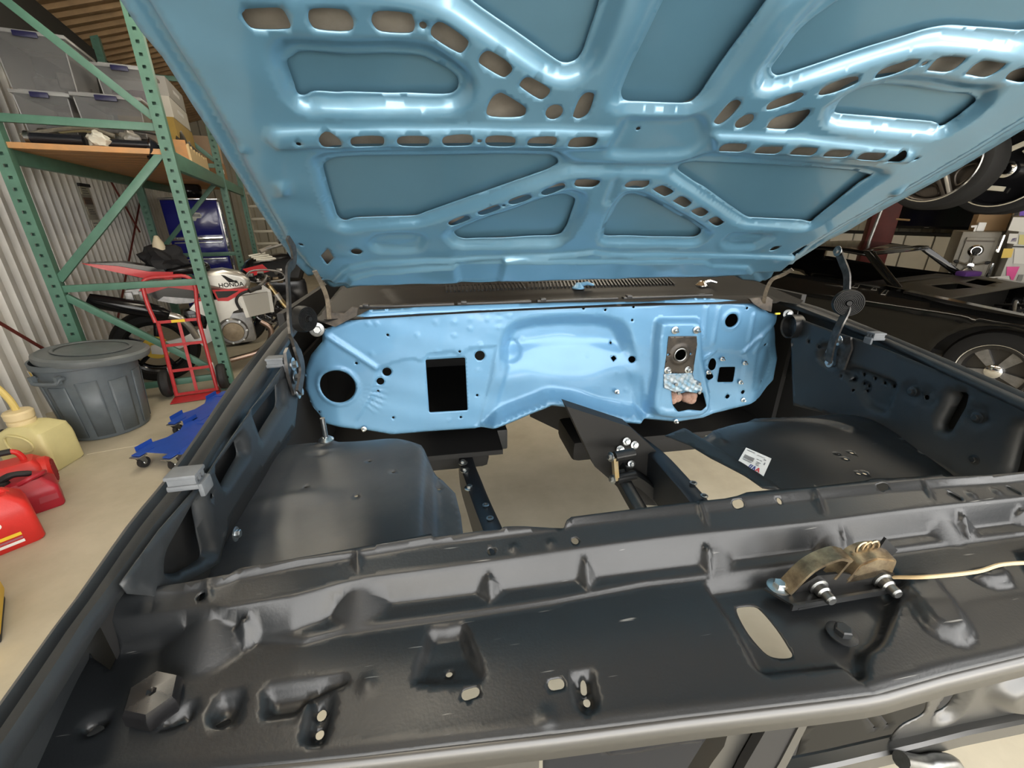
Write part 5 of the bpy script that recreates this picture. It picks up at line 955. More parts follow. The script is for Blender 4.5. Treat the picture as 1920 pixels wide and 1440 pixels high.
MB().tube(bez(cp, 6), .007, 8).build('control_cable', BRUB, None, label='thin black cable reaching towards the rack post', cat='cable')
a_, b_ = Vector((-2.239,3.987,1.939)), Vector((-2.008,4.022,1.901))
MB().bar(a_, b_, .014, .020, bev=.003).build('wiper_arm', STEEL, None, label='bright metal arm resting on the black parts', cat='car part')
def lump(nm, c, sc, m, lab, cat, seed=0, n=10):
    rnd = np.random.RandomState(seed); bm = bmesh.new(); bmesh.ops.create_icosphere(bm, subdivisions=3, radius=1)
    ph = rnd.uniform(0, 6, 6)
    for v in bm.verts:
        k = 1+.22*math.sin(v.co.x*4+ph[0])*math.sin(v.co.y*5+ph[1])+.16*math.sin(v.co.z*7+ph[2]+v.co.x*5)
        v.co = Vector((v.co.x*sc[0]*k, v.co.y*sc[1]*k, max(-.6, v.co.z*k)*sc[2]))
    m_ = MB(); bm.verts.index_update(); m_.add([Vector(c)+v.co for v in bm.verts], [[v.index for v in f.verts] for f in bm.faces]); bm.free()
    return m_.build(nm, m, None, label=lab, cat=cat)
c_ = Vector((-2.271,3.864,1.885)); c_.z = ZD+.045; lump('plastic_bag', c_, (.06, .05, .06), mat('milky_bag', (.62, .60, .52), .35), 'crumpled milky plastic bag on the deck front', 'bag', 2)
c_ = Vector((-2.16,4.02,1.956)); c_.z = ZD+.06; lump('plastic_bag', c_, (.06, .05, .07), mat('grey_bag', (.30, .28, .25), .3, var=.5, vs=30), 'crumpled grey plastic bag behind the bright metal arm', 'bag', 5)
c_ = Vector((-2.459,3.976,1.916)); c_.z = ZD+.05
for k_, (px_, lb) in enumerate((((-2.6,3.936,1.907), 'dark jumble of rubber boots and brackets at the left of the deck'), ((-2.279,4.049,1.93), 'dark jumble of brackets behind the milky bag'))):
    c_ = Vector(px_); c_.z = ZD+.05; lump('parts_pile', c_, (.13, .05, .065), mat('dark_parts', (.018, .017, .016), .35, col2=(.09, .075, .05), vs=25), lb, 'car parts', 7+k_)['kind'] = 'stuff'
c_ = Vector((-1.935,3.919,1.893)); MB().lathe(c_+Vector((0, 0, -.05)), (-.75, -.55, .25), [(.012, -.03), (.02, -.02), (.045, .0), (.062, .03), (.075, .065), (.068, .065), (.05, .02), (0, .01)], 22).build('horn', TUBEB, None, label='black trumpet horn at the foot of the rack post on the deck', cat='horn')
# cartons further along the deck
def sbox(nm, px, m, lab, cat, z0=None, dep=.42, sf=-.80, tape=None):
    (w0, z1), (w1, zb) = px; zb = z0 if z0 is not None else zb
    t = empty(nm, tuple(sw(sf-dep/2, (w0+w1)/2, zb)), BA, lab, cat); h = z1-zb
    MB().box((0, 0, h/2), (dep, abs(w1-w0), h), bev=.004).build('carton', m, t)
    MB().box((0, 0, h-.001), (dep+.002, .05, .004)).build('tape', tape or mat('packing_tape', (.40, .30, .16), .3), t)
    MB().box((dep/2+.001, 0, h*.55), (.002, abs(w1-w0)*.35, h*.2)).build('carton_label', WHITE, t)
    return t
KRAFT = mat('kraft_card', (.30, .16, .07), .75, var=.15, vs=8); MUST = mat('mustard_card', (.38, .25, .05), .7, var=.1, vs=8)
sbox('cardboard_box', [(6.0, 2.33), (7.0, 2.0)], MUST, 'tall mustard cardboard box standing behind the egg tray on the rack', 'box', z0=ZD, dep=.45, sf=-.90)
sbox('cardboard_box', [(7.6, 2.12), (8.6, 1.9)], KRAFT, 'brown cardboard box at the far end of the deck', 'box', z0=ZD, sf=-.78)
sbox('cardboard_box', [(7.6, 2.38), (8.6, 2.13)], mat('pale_card', (.42, .30, .20), .7), 'pale cardboard box stacked on the brown box at the far end', 'box', z0=2.125, sf=-.79)
sbox('cardboard_box', [(6.05, 2.52), (6.95, 2.34)], mat('white_card', (.58, .56, .50), .6), 'white carton lying on the mustard box', 'box', z0=2.334, dep=.44, sf=-.90)
sbox('cardboard_box', [(6.1, 2.70), (6.95, 2.53)], mat('grey_card', (.40, .39, .36), .6), 'grey carton on top of the white carton', 'box', z0=2.526, dep=.42, sf=-.90)
MB().box(sw(-.56, 6.62, 2.30), (.05, .5, .06), Matrix.Rotation(BA, 3, 'Z')).build('rail_clip', BLACK, RK)
# wooden egg-crate tray with a scalloped side
tr = [(5.32, ZD+.002), (6.35, ZD+.002)]; top = []
for i in range(25):
    w_ = 6.35-i*1.03/24; top.append((w_, ZD+.13+.022*math.cos(i*1.9)+.06*max(0, (5.7-w_))))
m_ = MB(); m_.prism([(a, b) for a, b in tr]+top, sw(-.755, 0, 0), WV, (0, 0, 1), SV, .018)
et = empty('slotted_tray', (0, 0, 0), 0, 'pale wooden tray with a scalloped side on the deck edge', 'tray'); m_.build('scalloped_side', mat('pale_ply', (.62, .46, .24), .6), et, smooth=0)
MB().box(sw(-.80, 5.33, ZD+.10), (.09, .02, .19), Matrix.Rotation(BA, 3, 'Z')).build('end_board', BOARD, et)
MB().box(sw(-.80, 5.83, ZD+.012), (.09, 1.0, .02), Matrix.Rotation(BA, 3, 'Z')).build('tray_floor', mat('pale_ply', (.6, .4, .2)), et)
for i, (w_, h_) in enumerate(((5.52, .15), (5.82, .13), (6.12, .12))):
    lump('engine_part', sw(-.80, w_, ZD+.022+h_*.6), (.026, .10, h_), mat('dark_parts', (.02, .02, .02), .35), ('dark casting at the near end of the slotted tray', 'dark casting in the middle of the slotted tray', 'dark casting at the far end of the slotted tray')[i], 'car part', 20+i)
# ------------------------------------------------------------ grey bin
gb = empty('trash_can', tuple(sw(-1.40, 3.72)), 0, 'large round grey plastic trash can with a lid beside the rack', 'trash can')
GRB = mat('grey_bin_plastic', (.115, .140, .160), .45, var=.15, vs=20)
m_ = MB(); m_.lathe((0, 0, 0), (0, 0, 1), [(.19, 0), (.215, .004), (.222, .02), (.262, .50), (.262, .505), (.272, .51), (.274, .545), (.262, .545), (.258, .50), (.215, .03), (0, .03)], 56)
m_.build('barrel', GRB, gb)
rp = []
for k in range(7):                                           # moulded panels standing proud of the barrel
    a0 = -2.55+k*.62; vs = []; n_ = 8
    for i in range(n_+1):
        a = a0+.42*i/n_
        for z, r_ in ((.03, .2245), (.40 if k % 2 else .42, .2565)): vs.append((math.cos(a)*(r_+.004), math.sin(a)*(r_+.004), z))
    m_ = MB(); m_.add(vs, [(2*i, 2*i+2, 2*i+3, 2*i+1) for i in range(n_)]); o_ = m_.build('side_panel', GRB, gb); md = o_.modifiers.new('t', 'SOLIDIFY'); md.thickness = .006
LIDM = mat('grey_bin_lid', (.135, .155, .165), .4, var=.3, vs=6)
m_ = MB(); m_.lathe((0, 0, .545), (0, 0, 1), [(.292, -.02), (.298, .0), (.296, .018), (.275, .030), (.262, .026), (.2, .034), (0, .052)], 56); m_.lathe((0, 0, .545), (0, 0, 1), [(.20, .036), (.205, .041), (.19, .044), (.185, .040)], 40, cap=False)
l_ = m_.build('lid', LIDM, gb); l_.rotation_euler = (math.radians(-2), math.radians(5), 0)
ha = math.radians(-100); H = Vector((math.cos(ha), math.sin(ha), 0)); Tn = Vector((-H.y, H.x, 0))
m_ = MB(); hc = H*.285
m_.tube(bez([hc-Tn*.085-H*.03+Vector((0, 0, .47)), hc-Tn*.08+Vector((0, 0, .465)), hc-Tn*.06+H*.012+Vector((0, 0, .445)), hc+Tn*.06+H*.012+Vector((0, 0, .445)), hc+Tn*.08+Vector((0, 0, .465)), hc+Tn*.085-H*.03+Vector((0, 0, .47))], 5), .012, 8)
m_.bar(hc-Tn*.08+Vector((0, 0, .49)), hc-Tn*.075+Vector((0, 0, .44)), .03, .02); m_.bar(hc+Tn*.08+Vector((0, 0, .49)), hc+Tn*.075+Vector((0, 0, .44)), .03, .02)
m_.build('handle', GRB, gb)
ka = math.radians(-133); K = Vector((math.cos(ka), math.sin(ka), 0)); Kt = Vector((-K.y, K.x, 0))
m_ = MB(); m_.add([K*.266-Kt*.035+Vector((0, 0, .46)), K*.266+Kt*.05+Vector((0, 0, .46)), K*.270+Kt*.05+Vector((0, 0, .50)), K*.270-Kt*.035+Vector((0, 0, .50))], [(0, 1, 2, 3)]); m_.build('caution_sticker', mat('sticker_yellow', (.80, .55, .03), .5), gb)
m_ = MB(); m_.add([K*.268-Kt*.07+Vector((0, 0, .455)), K*.268-Kt*.04+Vector((0, 0, .455)), K*.271-Kt*.04+Vector((0, 0, .50)), K*.271-Kt*.07+Vector((0, 0, .50))], [(0, 1, 2, 3)]); m_.build('sticker_panel', WHITE, gb)
# ------------------------------------------------------------ jug, fuel cans, generator
JUG = mat('yellowed_jug_plastic', (.66, .60, .30), .45, var=.12, vs=6)
def bodybox(nm, sx, sy, h, top, m, par, chamf=.03):
    """moulded container: rounded box narrowing to a shoulder"""
    m_ = MB(); secs = [(0, .93), (.012, 1.0), (h*.62, 1.0), (h*.74, .985)]+top; vs = []; n_ = 0
    for z, k in secs:
        kx, ky = (k, k) if not isinstance(k, tuple) else k
        ring = fillet([(-sx/2*kx, -sy/2*ky), (sx/2*kx, -sy/2*ky), (sx/2*kx, sy/2*ky), (-sx/2*kx, sy/2*ky)], chamf, 4); n_ = len(ring); vs += [(x, y, z) for x, y in ring]
    k_ = len(secs); fs = [(i*n_+j, i*n_+(j+1) % n_, (i+1)*n_+(j+1) % n_, (i+1)*n_+j) for i in range(k_-1) for j in range(n_)]+[tuple(range(n_-1, -1, -1)), tuple(range((k_-1)*n_, k_*n_))]
    return m_.add(vs, fs).build(nm, m, par, smooth=40)
jg = empty('water_jug', tuple(sw(-1.575, 3.25)), BA+math.radians(-22), 'yellowed translucent jug with a hose in its neck, by the ribbed wall', 'jug')
bodybox('jug_body', .27, .21, .27, [(.25, (.93, .9)), (.285, (.50, .62))], JUG, jg)
m_ = MB(); m_.lathe((-.035, 0, .28), (0, 0, 1), [(.058, 0), (.062, .01), (.062, .025), (.056, .03), (.064, .04), (.066, .075), (.058, .085), (.025, .09)], 26); m_.build('neck_cap', mat('yellowed_cap', (.70, .58, .34), .4), jg)
m_ = MB(); m_.tube(bez([(-.055, -.106, .235), (-.02, -.109, .255), (.05, -.109, .235), (.08, -.108, .19), (.06, -.108, .155), (.0, -.108, .15), (-.045, -.108, .175)], 5, True), .006, 8, True); m_.build('moulded_grip', JUG, jg)
MB().cyl((-.1, -.06, .262), (-.1, -.06, .272), .010, 12).build('vent_hole', BLACK, jg)
MB().tube(bez([Vector((-.035, 0, .34)), Vector((-.045, 0, .43)), Vector((-.10, .01, .52)), Vector((-.19, .02, .62)), Vector((-.32, .04, .70))], 6), .017, 10).build('hose', mat('yellow_clear_hose', (.62, .48, .16), .3), jg, label='yellowed clear hose')
REDP = mat('red_can_plastic', (.62, .025, .02), .4, var=.15, vs=12, bump=.15, bs=220); REDD = mat('dark_red_can_plastic', (.42, .012, .03), .4, var=.2, vs=14, bump=.15, bs=220)
def spout(par, c, m):
    m_ = MB(); c = Vector(c); m_.lathe(c, (0, 0, 1), [(.032, 0), (.034, .012), (.030, .026), (.018, .03), (.016, .045)], 18); m_.tube(bez([c+Vector((0, 0, .035)), c+Vector((.05, -.005, .05)), c+Vector((.11, -.005, .03))], 4), [.017]*4+[.015]*4+[.012], 10); m_.build('spout', m, par)
g1 = empty('fuel_can', tuple(sw(-1.44, 2.735)), BA+math.radians(24), 'low dark red fuel can lying between the red generator and the front red can', 'fuel can', None)
bodybox('can_body', .21, .18, .155, [(.135, (.86, .84)), (.17, (.60, .62))], REDD, g1, .02)
m_ = MB(); m_.tube(bez([(-.02, -.05, .165), (.03, -.055, .185), (.07, -.02, .180), (.075, .03, .165)], 5), .012, 8); m_.build('handle', REDD, g1)
m_ = MB(); m_.add([(.02, -.094, .05), (.09, -.0935, .05), (.09, -.085, .12), (.03, -.085, .12)], [(0, 1, 2, 3)]); m_.build('recess_panel', mat('dark_red_recess', (.30, .012, .025), .5), g1)
spout(g1, (-.075, .01, .155), BRUB)
g2 = empty('fuel_can', tuple(sw(-1.435, 2.43)), BA+math.radians(28), 'bright red fuel can with printed label and black cap at the left edge', 'fuel can', None)
bodybox('can_body', .25, .19, .24, [(.21, (.93, .9)), (.255, (.60, .62))], REDP, g2, .028)
m_ = MB(); m_.tube(bez([(-.08, 0, .235), (-.05, 0, .285), (.03, 0, .285), (.075, 0, .24)], 5), .014, 10); m_.build('handle', REDP, g2)
spout(g2, (-.09, .0, .245), BRUB)
def text(s_, size, loc, rot, m, par, nm='lettering', bold=.0):
    cu = bpy.data.curves.new(nm, 'FONT'); cu.body = s_; cu.size = size; cu.extrude = .0004; cu.offset = bold; cu.align_x = 'LEFT'
    o = bpy.data.objects.new(nm, cu); COL.objects.link(o); dg = bpy.context.evaluated_depsgraph_get(); me = bpy.data.meshes.new_from_object(o.evaluated_get(dg)); bpy.data.objects.remove(o)
    me.materials.clear(); me.materials.append(m); q = bpy.data.objects.new(nm, me); COL.objects.link(q); q.location = loc; q.rotation_euler = rot; q.parent = par; return q
yl = -.0965
text('NO', .040, (-.045, yl, .125), (pi/2, 0, 0), WHITE, g2, bold=.001); text('SPILL', .036, (-.095, yl, .095), (pi/2, 0, 0), WHITE, g2, bold=.001)
MB().box((-.005, yl, .072), (.13, .001, .016)).build('yellow_band', mat('sticker_yellow', (.80, .55, .03), .5), g2)
MB().box((.0, yl, .034), (.12, .001, .014)).build('white_band', WHITE, g2); MB().box((.004, yl, .052), (.11, .001, .010)).build('print_band', mat('print_mauve', (.35, .10, .14), .6), g2)
gn = empty('generator', tuple(sw(-1.545, 2.90)), BA+math.radians(18), 'red portable generator with black grip and louvred side, next to the jug', 'generator')
gn.scale = (.86, .86, .86); bodybox('housing', .27, .22, .20, [(.20, (.9, .85)), (.235, (.72, .6))], REDP, gn, .03)
m_ = MB(); m_.lathe((.10, -.0, .115), (1, 0, 0), [(.0, .062), (.085, .060), (.10, .045), (.105, 0)], 30); m_.build('fan_cover', REDP, gn)
m_ = MB()
for i in range(7): m_.box((.163, -.06+i*.02, .115), (.006, .006, math.sqrt(max(.0005, .08**2-(-.06+i*.02)**2))*1.8))
m_.build('louvres', mat('louvre_dark_red', (.22, .008, .01), .5), gn)
m_ = MB(); m_.tube(bez([(-.11, 0, .22), (-.10, 0, .27), (-.05, 0, .305), (.03, 0, .300), (.055, 0, .265), (.06, 0, .225)], 5), .016, 12); m_.build('handle', REDP, gn)
m_ = MB(); m_.tube(bez([(-.108, 0, .25), (-.095, 0, .282), (-.05, 0, .306), (.025, 0, .303)], 5), .019, 12); m_.build('grip', BRUB, gn)
cp_ = empty('funnel', tuple(sw(-1.565, 2.64, 0)), BA, 'black plastic funnel with a cross bar standing between the red cans', 'funnel')
m_ = MB(); m_.lathe((0, 0, 0), (0, 0, 1), [(.05, 0), (.05, .16), (.055, .165), (.055, .20), (.04, .21), (0, .21)], 20); m_.build('funnel_body', BRUB, cp_)
MB().box((.0, -.01, .205), (.15, .04, .022), bev=.006).build('cap_bar', BRUB, cp_)
yc = (-1.183,1.892)
yt = empty('yellow_case', tuple(sw(yc[0]-.13, yc[1]-.04)), BA+math.radians(20), 'yellow plastic case corner at the left edge of the picture', 'case')
MB().box((0, 0, .11), (.22, .3, .16), bev=.02).build('shell', mat('case_yellow', (.75, .48, .02), .45), yt); MB().box((0, 0, .016), (.2, .27, .032), bev=.008).build('base', BRUB, yt)

# ------------------------------------------------------------ red sports motorcycle parked along the rack bay
MP0 = Vector((-2.582, 4.117, 0)); MD = Vector((.906, .423, 0)); MN = Vector((.423, -.906, 0)); UP = Vector((0, 0, 1))
def mp(t, z, n=0.0): return MP0+MD*t+MN*n+UP*z
RED = mat('bike_red', (.55, .008, .012), .35, coat=.15); SILV = mat('bike_silver', (.52, .51, .48), .28, .8, var=.1, vs=10); GBLK = mat('gloss_black', (.007, .007, .008), .16, spec=.35); ENG = mat('engine_bronze', (.20, .16, .11), .4, .7, var=.3, vs=30); SATG = mat('satin_grey_metal', (.25, .25, .25), .4, .8, var=.3, vs=25)
TYRE = mat('tyre', (.009, .009, .009), .7, spec=.2, bump=.3, bs=90)
def wheel(root, c, ax, R, wdt, rimr, m_rim, spokes, nm='wheel'):
    c = Vector(c); ax = Vector(ax).normalized(); hw = wdt/2
    w_ = MB().lathe(c, ax, [(rimr, -hw*.8), (rimr+.02, -hw), ((R+rimr)/2+.02, -hw*1.02), (R-.025, -hw*.86), (R-.004, -hw*.4), (R, 0), (R-.004, hw*.4), (R-.025, hw*.86), ((R+rimr)/2+.02, hw*1.02), (rimr+.02, hw), (rimr, hw*.8), (rimr, -hw*.8)], 48, cap=False).build('tyre', TYRE, root)
    r_ = MB().lathe(c, ax, [(rimr-.015, -hw*.75), (rimr+.006, -hw*.85), (rimr+.006, -hw*.7), (rimr-.012, -hw*.4), (rimr-.012, hw*.4), (rimr+.006, hw*.7), (rimr+.006, hw*.85), (rimr-.015, hw*.75)], 48, cap=False).build('rim', m_rim, root)
    X = ax.orthogonal().normalized(); Y = ax.cross(X)
    for k in range(spokes):
        a = 2*pi*k/spokes; d = X*math.cos(a)+Y*math.sin(a)
        MB().bar(c+d*.03+ax*hw*.3, c+d*(rimr-.008)+ax*hw*.35, .035, .02, upv=ax, bev=.004).build('spoke', m_rim, root)
    MB().lathe(c, ax, [(.0, -hw*.6), (.045, -hw*.5), (.045, hw*.55), (.02, hw*.6), (.0, hw*.6)], 20).build('hub', SATG, root)
MC = empty('motorcycle', tuple(mp(.75, 0)), 0, 'red and silver sports motorcycle with bare engine parked behind the rack post', 'motorcycle'); MC.location = (0, 0, 0)
wheel(MC, mp(.09, .325), MN, .32, .18, .215, GBLK, 5); wheel(MC, mp(1.42, .31), MN, .305, .12, .215, GBLK, 5)
MB().lathe(mp(.09, .325, .06), MN, [(.0, 0), (.10, 0), (.10, .004), (.0, .004)], 28).build('sprocket', mat('sprocket_gold', (.55, .38, .06), .35, .8), MC)
m_ = MB(); m_.prism([(.05, .29), (.12, .27), (.46, .36), (.52, .44), (.44, .46), (.30, .40), (.06, .36)], mp(0, 0, .09), MD, UP, MN, .035); m_.build('swingarm', SILV, MC)
m_ = MB(); m_.tube([mp(-.22, .80, .14), mp(-.18, .775, .14), mp(.10, .68, .15), mp(.20, .635, .15), mp(.25, .61, .15)], [.045, .058, .066, .058, .035], 20); m_.build('silencer', GBLK, MC)
m_ = MB(); m_.tube(bez([mp(.25, .61, .15), mp(.32, .57, .15), mp(.37, .48, .14), mp(.40, .38, .12)], 5), .030, 14); m_.build('exhaust_pipe', SILV, MC)
m_ = MB(); m_.prism([(-.18, 1.06), (.05, 1.055), (.30, .99), (.32, .93), (.12, .93), (-.02, .99)], mp(0, 0, -.09), MD, UP, MN, .18); m_.build('tail_cowl', GBLK, MC)
m_ = MB(); m_.prism([(-.19, 1.065), (-.10, 1.02), (.14, .93), (.34, .90), (.36, .96), (.20, .975), (.02, 1.03)], mp(0, 0, .085), MD, UP, MN, .02); m_.build('tail_side_panel', RED, MC)
m_ = MB(); m_.prism([(.10, .83), (.16, .90), (.34, .905), (.56, .84), (.58, .76), (.50, .69), (.36, .70), (.22, .76)], mp(0, 0, .10), MD, UP, MN, .03); m_.build('seat_side_panel', RED, MC)
m_ = MB(); m_.prism([(.15, .80), (.30, .84), (.46, .80), (.52, .75), (.44, .70), (.30, .715), (.20, .75)], mp(0, 0, .13), MD, UP, MN, .015); m_.build('side_inlet', GBLK, MC)
m_ = MB(); m_.prism([(.20, .74), (.32, .70), (.42, .695), (.50, .72), (.40, .74), (.25, .77)], mp(0, 0, .145), MD, UP, MN, .008); m_.build('silver_trim', SATG, MC)
m_ = MB(); m_.prism([(.0, .80), (.22, .80), (.22, .85), (.02, .84)], mp(0, 0, .02), MD, UP, MN, .1); m_.build('subframe', SATG, MC)
for k in range(2): MB().box(mp(.03+k*.09, .79, .13), (.05, .03, .07), Matrix((MD, MN, UP)).transposed(), .004).build('frame_tab', SATG, MC)
m_ = MB(); m_.prism([(.50, .86), (.58, .95), (.72, .96), (.86, .92), (.93, .84), (.88, .76), (.72, .74), (.58, .79)], mp(0, 0, -.11), MD, UP, MN, .24); o = m_.build('fuel_tank', SILV, MC); bv = o.modifiers.new('round', 'BEVEL'); bv.width = .045; bv.segments = 4
m_ = MB(); m_.prism([(.30, .98), (.46, 1.01), (.62, 1.02), (.64, .96), (.50, .93), (.34, .93)], mp(0, 0, -.1), MD, UP, MN, .2); o = m_.build('seat', GBLK, MC); bv = o.modifiers.new('round', 'BEVEL'); bv.width = .03; bv.segments = 3
m_ = MB(); m_.prism([(.60, .79), (.90, .775), (.70, .68), (.62, .69)], mp(0, 0, .13), MD, UP, MN, .012); m_.build('tank_flash', RED, MC)
m_ = MB(); m_.prism([(.62, .775), (.80, .765), (.70, .715), (.63, .715)], mp(0, 0, .142), MD, UP, MN, .004); m_.build('tank_inset', GBLK, MC)
R3 = Matrix((MD, UP, MN)).transposed()
text('HONDA', .052, tuple(mp(.655, .805, .136)), R3.to_euler(), GBLK, MC, bold=.001)
m_ = MB()
for k in range(4): m_.prism([(.69+k*.012, .915-k*.018), (.72, .905-k*.014), (.80, .845+k*.004), (.81, .835+k*.003), (.74, .855-k*.004)], mp(0, 0, .131+k*.0004), MD, UP, MN, .001)
m_.build('wing_emblem', GBLK, MC)
m_ = MB(); m_.prism([(.46, .70), (.70, .70), (1.00, .80), (1.06, .74), (.98, .66), (.72, .58), (.60, .42), (.46, .40), (.52, .55), (.40, .64)], mp(0, 0, .085), MD, UP, MN, .05); m_.build('alloy_frame', SILV, MC)
m_ = MB(); m_.box(mp(.68, .42, 0), (.36, .26, .30), Matrix((MD, MN, UP)).transposed(), .04); m_.lathe(mp(.68, .40, .12), MN, [(.12, 0), (.125, .02), (.11, .05), (.0, .055)], 28); m_.build('engine', SATG, MC)
MB().lathe(mp(.68, .40, .17), MN, [(.09, 0), (.085, .012), (.0, .016)], 26).build('clutch_cover', ENG, MC)
for k in range(7):
    a = k*.9; MB().hexhead(mp(.68+.105*math.cos(a), .40+.105*math.sin(a), .165), MN, .008, .008).build('engine_bolt', ZINC, MC)
m_ = MB(); m_.prism([(.80, .72), (1.04, .735), (1.03, .545), (.82, .52)], mp(0, 0, .14), MD, UP, MN, .04); m_.build('radiator', mat('radiator_core', (.30, .29, .26), .6, .5), MC)
for a in ((.80, .72, .82, .52), (1.04, .735, 1.03, .545)): MB().bar(mp(a[0], a[1], .16), mp(a[2], a[3], .16), .03, .05, upv=MN).build('radiator_tank', SILV, MC)
MB().tube(bez([mp(.78, .58, .17), mp(.76, .68, .18), mp(.82, .745, .18), mp(.98, .775, .18)], 5), .012, 8).build('coolant_hose', BRUB, MC)
MB().tube([mp(1.06, .78, .09), mp(1.14, .60, .09), mp(1.30, .34, .09)], [.02, .022, .022], 14).build('fork_leg', GOLD, MC); MB().tube([mp(1.06, .78, -.09), mp(1.30, .34, -.09)], .022, 14).build('fork_leg', GOLD, MC)
MB().lathe(mp(1.11, .67, .09), (mp(1.13, .62)-mp(1.11, .67)), [(.032, -.03), (.032, .03)], 14).build('fork_clamp', SILV, MC)
MB().tube(bez([mp(.95, .80, .26), mp(1.02, .84, .18), mp(1.06, .86, 0), mp(1.02, .84, -.2)], 4), .014, 10).build('handlebar', SATG, MC); MB().tube([mp(.87, .775, .30), mp(.97, .80, .25)], .020, 10).build('grip', BRUB, MC)
MB().tube(bez([mp(.89, .84, .1), mp(.92, .92, .1), mp(1.04, .93, .1), mp(1.17, .90, .1), mp(1.20, .84, .1), mp(1.10, .82, .1)], 5, True), .008, 8, True).build('fairing_stay', SATG, MC)
rnd = random.Random(4)
for k in range(16): MB().box(mp(.92+rnd.random()*.28, .80+rnd.random()*.12, rnd.uniform(-.1, .12)), (.05, .03, .035), Matrix.Rotation(rnd.random()*3, 3, 'X'), .005).build('instrument', [SATG, GBLK, ENG, SILV][k % 4], MC)
for k in range(12): MB().tube(bez([mp(.82+rnd.random()*.3, .55+rnd.random()*.15, .06), mp(.9+rnd.random()*.25, .45+rnd.random()*.2, .12), mp(.95+rnd.random()*.2, .30+rnd.random()*.2, .05)], 4), .010, 7).build('hose', [BRUB, GBLK, SATG][k % 3], MC)
MB().tube(bez([mp(.92, .46, .12), mp(.99, .38, .13), mp(.96, .26, .12), mp(.84, .16, .10), mp(.6, .12, .1)], 5), .026, 12).build('header_pipe', mat('blued_pipe', (.30, .22, .18), .3, .9), MC)
m_ = MB(); m_.prism([(.36, .42), (.56, .47), (.60, .38), (.42, .30)], mp(0, 0, .13), MD, UP, MN, .01); m_.build('heel_plate', SILV, MC)
MB().box(mp(.42, .55, .05), (.16, .12, .16), Matrix((MD, MN, UP)).transposed(), .04).build('rear_shock', GBLK, MC)
# dark cruiser behind: fairing, bars, forks
def m2(t, z, n=0): return mp(t, z, n-.95)
DB = empty('motorcycle', (0, 0, 0), 0, 'black motorcycle with tall fairing parked behind the red one, beside the hood edge', 'motorcycle')
wheel(DB, m2(.75, .33), MN, .33, .16, .22, GBLK, 6); wheel(DB, m2(2.1, .33), MN, .33, .12, .22, GBLK, 6)
m_ = MB(); m_.prism([(1.42, 1.34), (1.52, 1.50), (1.66, 1.46), (1.84, 1.30), (1.95, 1.05), (1.85, .92), (1.55, 1.0), (1.46, 1.15)], m2(0, 0, -.22), MD, UP, MN, .44); o = m_.build('fairing', GBLK, DB); bv = o.modifiers.new('round', 'BEVEL'); bv.width = .05; bv.segments = 3
m_ = MB(); m_.prism([(.85, .72), (1.0, .95), (1.4, 1.0), (1.6, .9), (1.5, .66)], m2(0, 0, -.15), MD, UP, MN, .3); o = m_.build('fuel_tank', GBLK, DB); bv = o.modifiers.new('round', 'BEVEL'); bv.width = .06; bv.segments = 3
m_ = MB(); m_.prism([(.92, .86), (1.12, .90), (1.18, .82), (1.0, .78)], m2(0, 0, .16), MD, UP, MN, .01); m_.build('tank_panel', RED, DB)
m_ = MB(); m_.box(m2(1.3, .5), (.5, .28, .42), Matrix((MD, MN, UP)).transposed(), .06); m_.build('engine', GBLK, DB)
m_ = MB(); m_.prism([(.3, .7), (.85, .74), (.9, .66), (.35, .6)], m2(0, 0, -.14), MD, UP, MN, .28); m_.build('seat', BRUB, DB)
MB().tube(bez([m2(1.15, 1.07, .4), m2(1.3, 1.10, .34), m2(1.5, 1.12, .15), m2(1.55, 1.12, -.2)], 4), .016, 10).build('handlebar', SATG, DB); MB().tube([m2(1.10, 1.05, .42), m2(1.22, 1.09, .36)], .022, 10).build('grip', mat('grey_grip', (.22, .2, .17), .5), DB)
for n_ in (-.1, .1): MB().tube([m2(1.62, 1.22, n_), m2(1.80, .85, n_), m2(2.1, .33, n_)], .024, 12).build('fork_leg', CHROME, DB)
MB().lathe(m2(1.35, 1.16, .3), (MD*-.3+MN), [(.05, 0), (.06, .01), (.045, .02), (0, .022)], 18).build('mirror', CHROME, DB)
for k in range(14): MB().lathe(m2(1.35+rnd.random()*.4, .95+rnd.random()*.3, .22+rnd.random()*.05), MN, [(.016, 0), (.016, .01), (.0, .016)], 10).build('fairing_fixing', [CHROME, GBLK][k % 2], DB)
for k in range(4): MB().tube(bez([m2(1.1, .98, .2), m2(1.16+.03*k, 1.02-.02*k, .24), m2(1.0+.02*k, 1.0-.015*k, .26)], 4), .010, 8).build('finger_lever', mat('pale_lever', (.6, .58, .5), .4), DB)
# ------------------------------------------------------------ blue tool chest with a helmet
TC = empty('tool_chest', (0, 0, 0), 0, 'tall glossy blue tool chest with silver badge behind the rack', 'tool chest')
cw = 7.95; cs0, cs1 = -1.60, -.93
BLU = mat('chest_blue', (.008, .012, .23), .2, coat=.5)
def cb(s0, s1, w0, w1, z0, z1, nm, m, bev=.006): return wbox(s0, s1, w0, w1, z0, z1, nm, m, TC, bev)
cb(cs0, cs1, cw, cw+.5, .05, 1.60, 'cabinet', BLU); cb(cs0-.015, cs1+.015, cw-.02, cw+.5, 1.605, 1.635, 'top_rim', CHROME)
cb(cs0+.02, cs1-.02, cw-.02, cw-.002, 1.13, 1.56, 'door', BLU); cb(cs0+.02, cs1-.02, cw-.03, cw-.002, 1.06, 1.11, 'drawer_pull', CHROME)
for k in range(4): cb(cs0+.02, cs1-.02, cw-.02, cw-.002, .12+k*.235, .34+k*.235, 'drawer', BLU); cb(cs0+.04, cs1-.04, cw-.03, cw-.019, .315+k*.235, .335+k*.235, 'drawer_pull', CHROME)
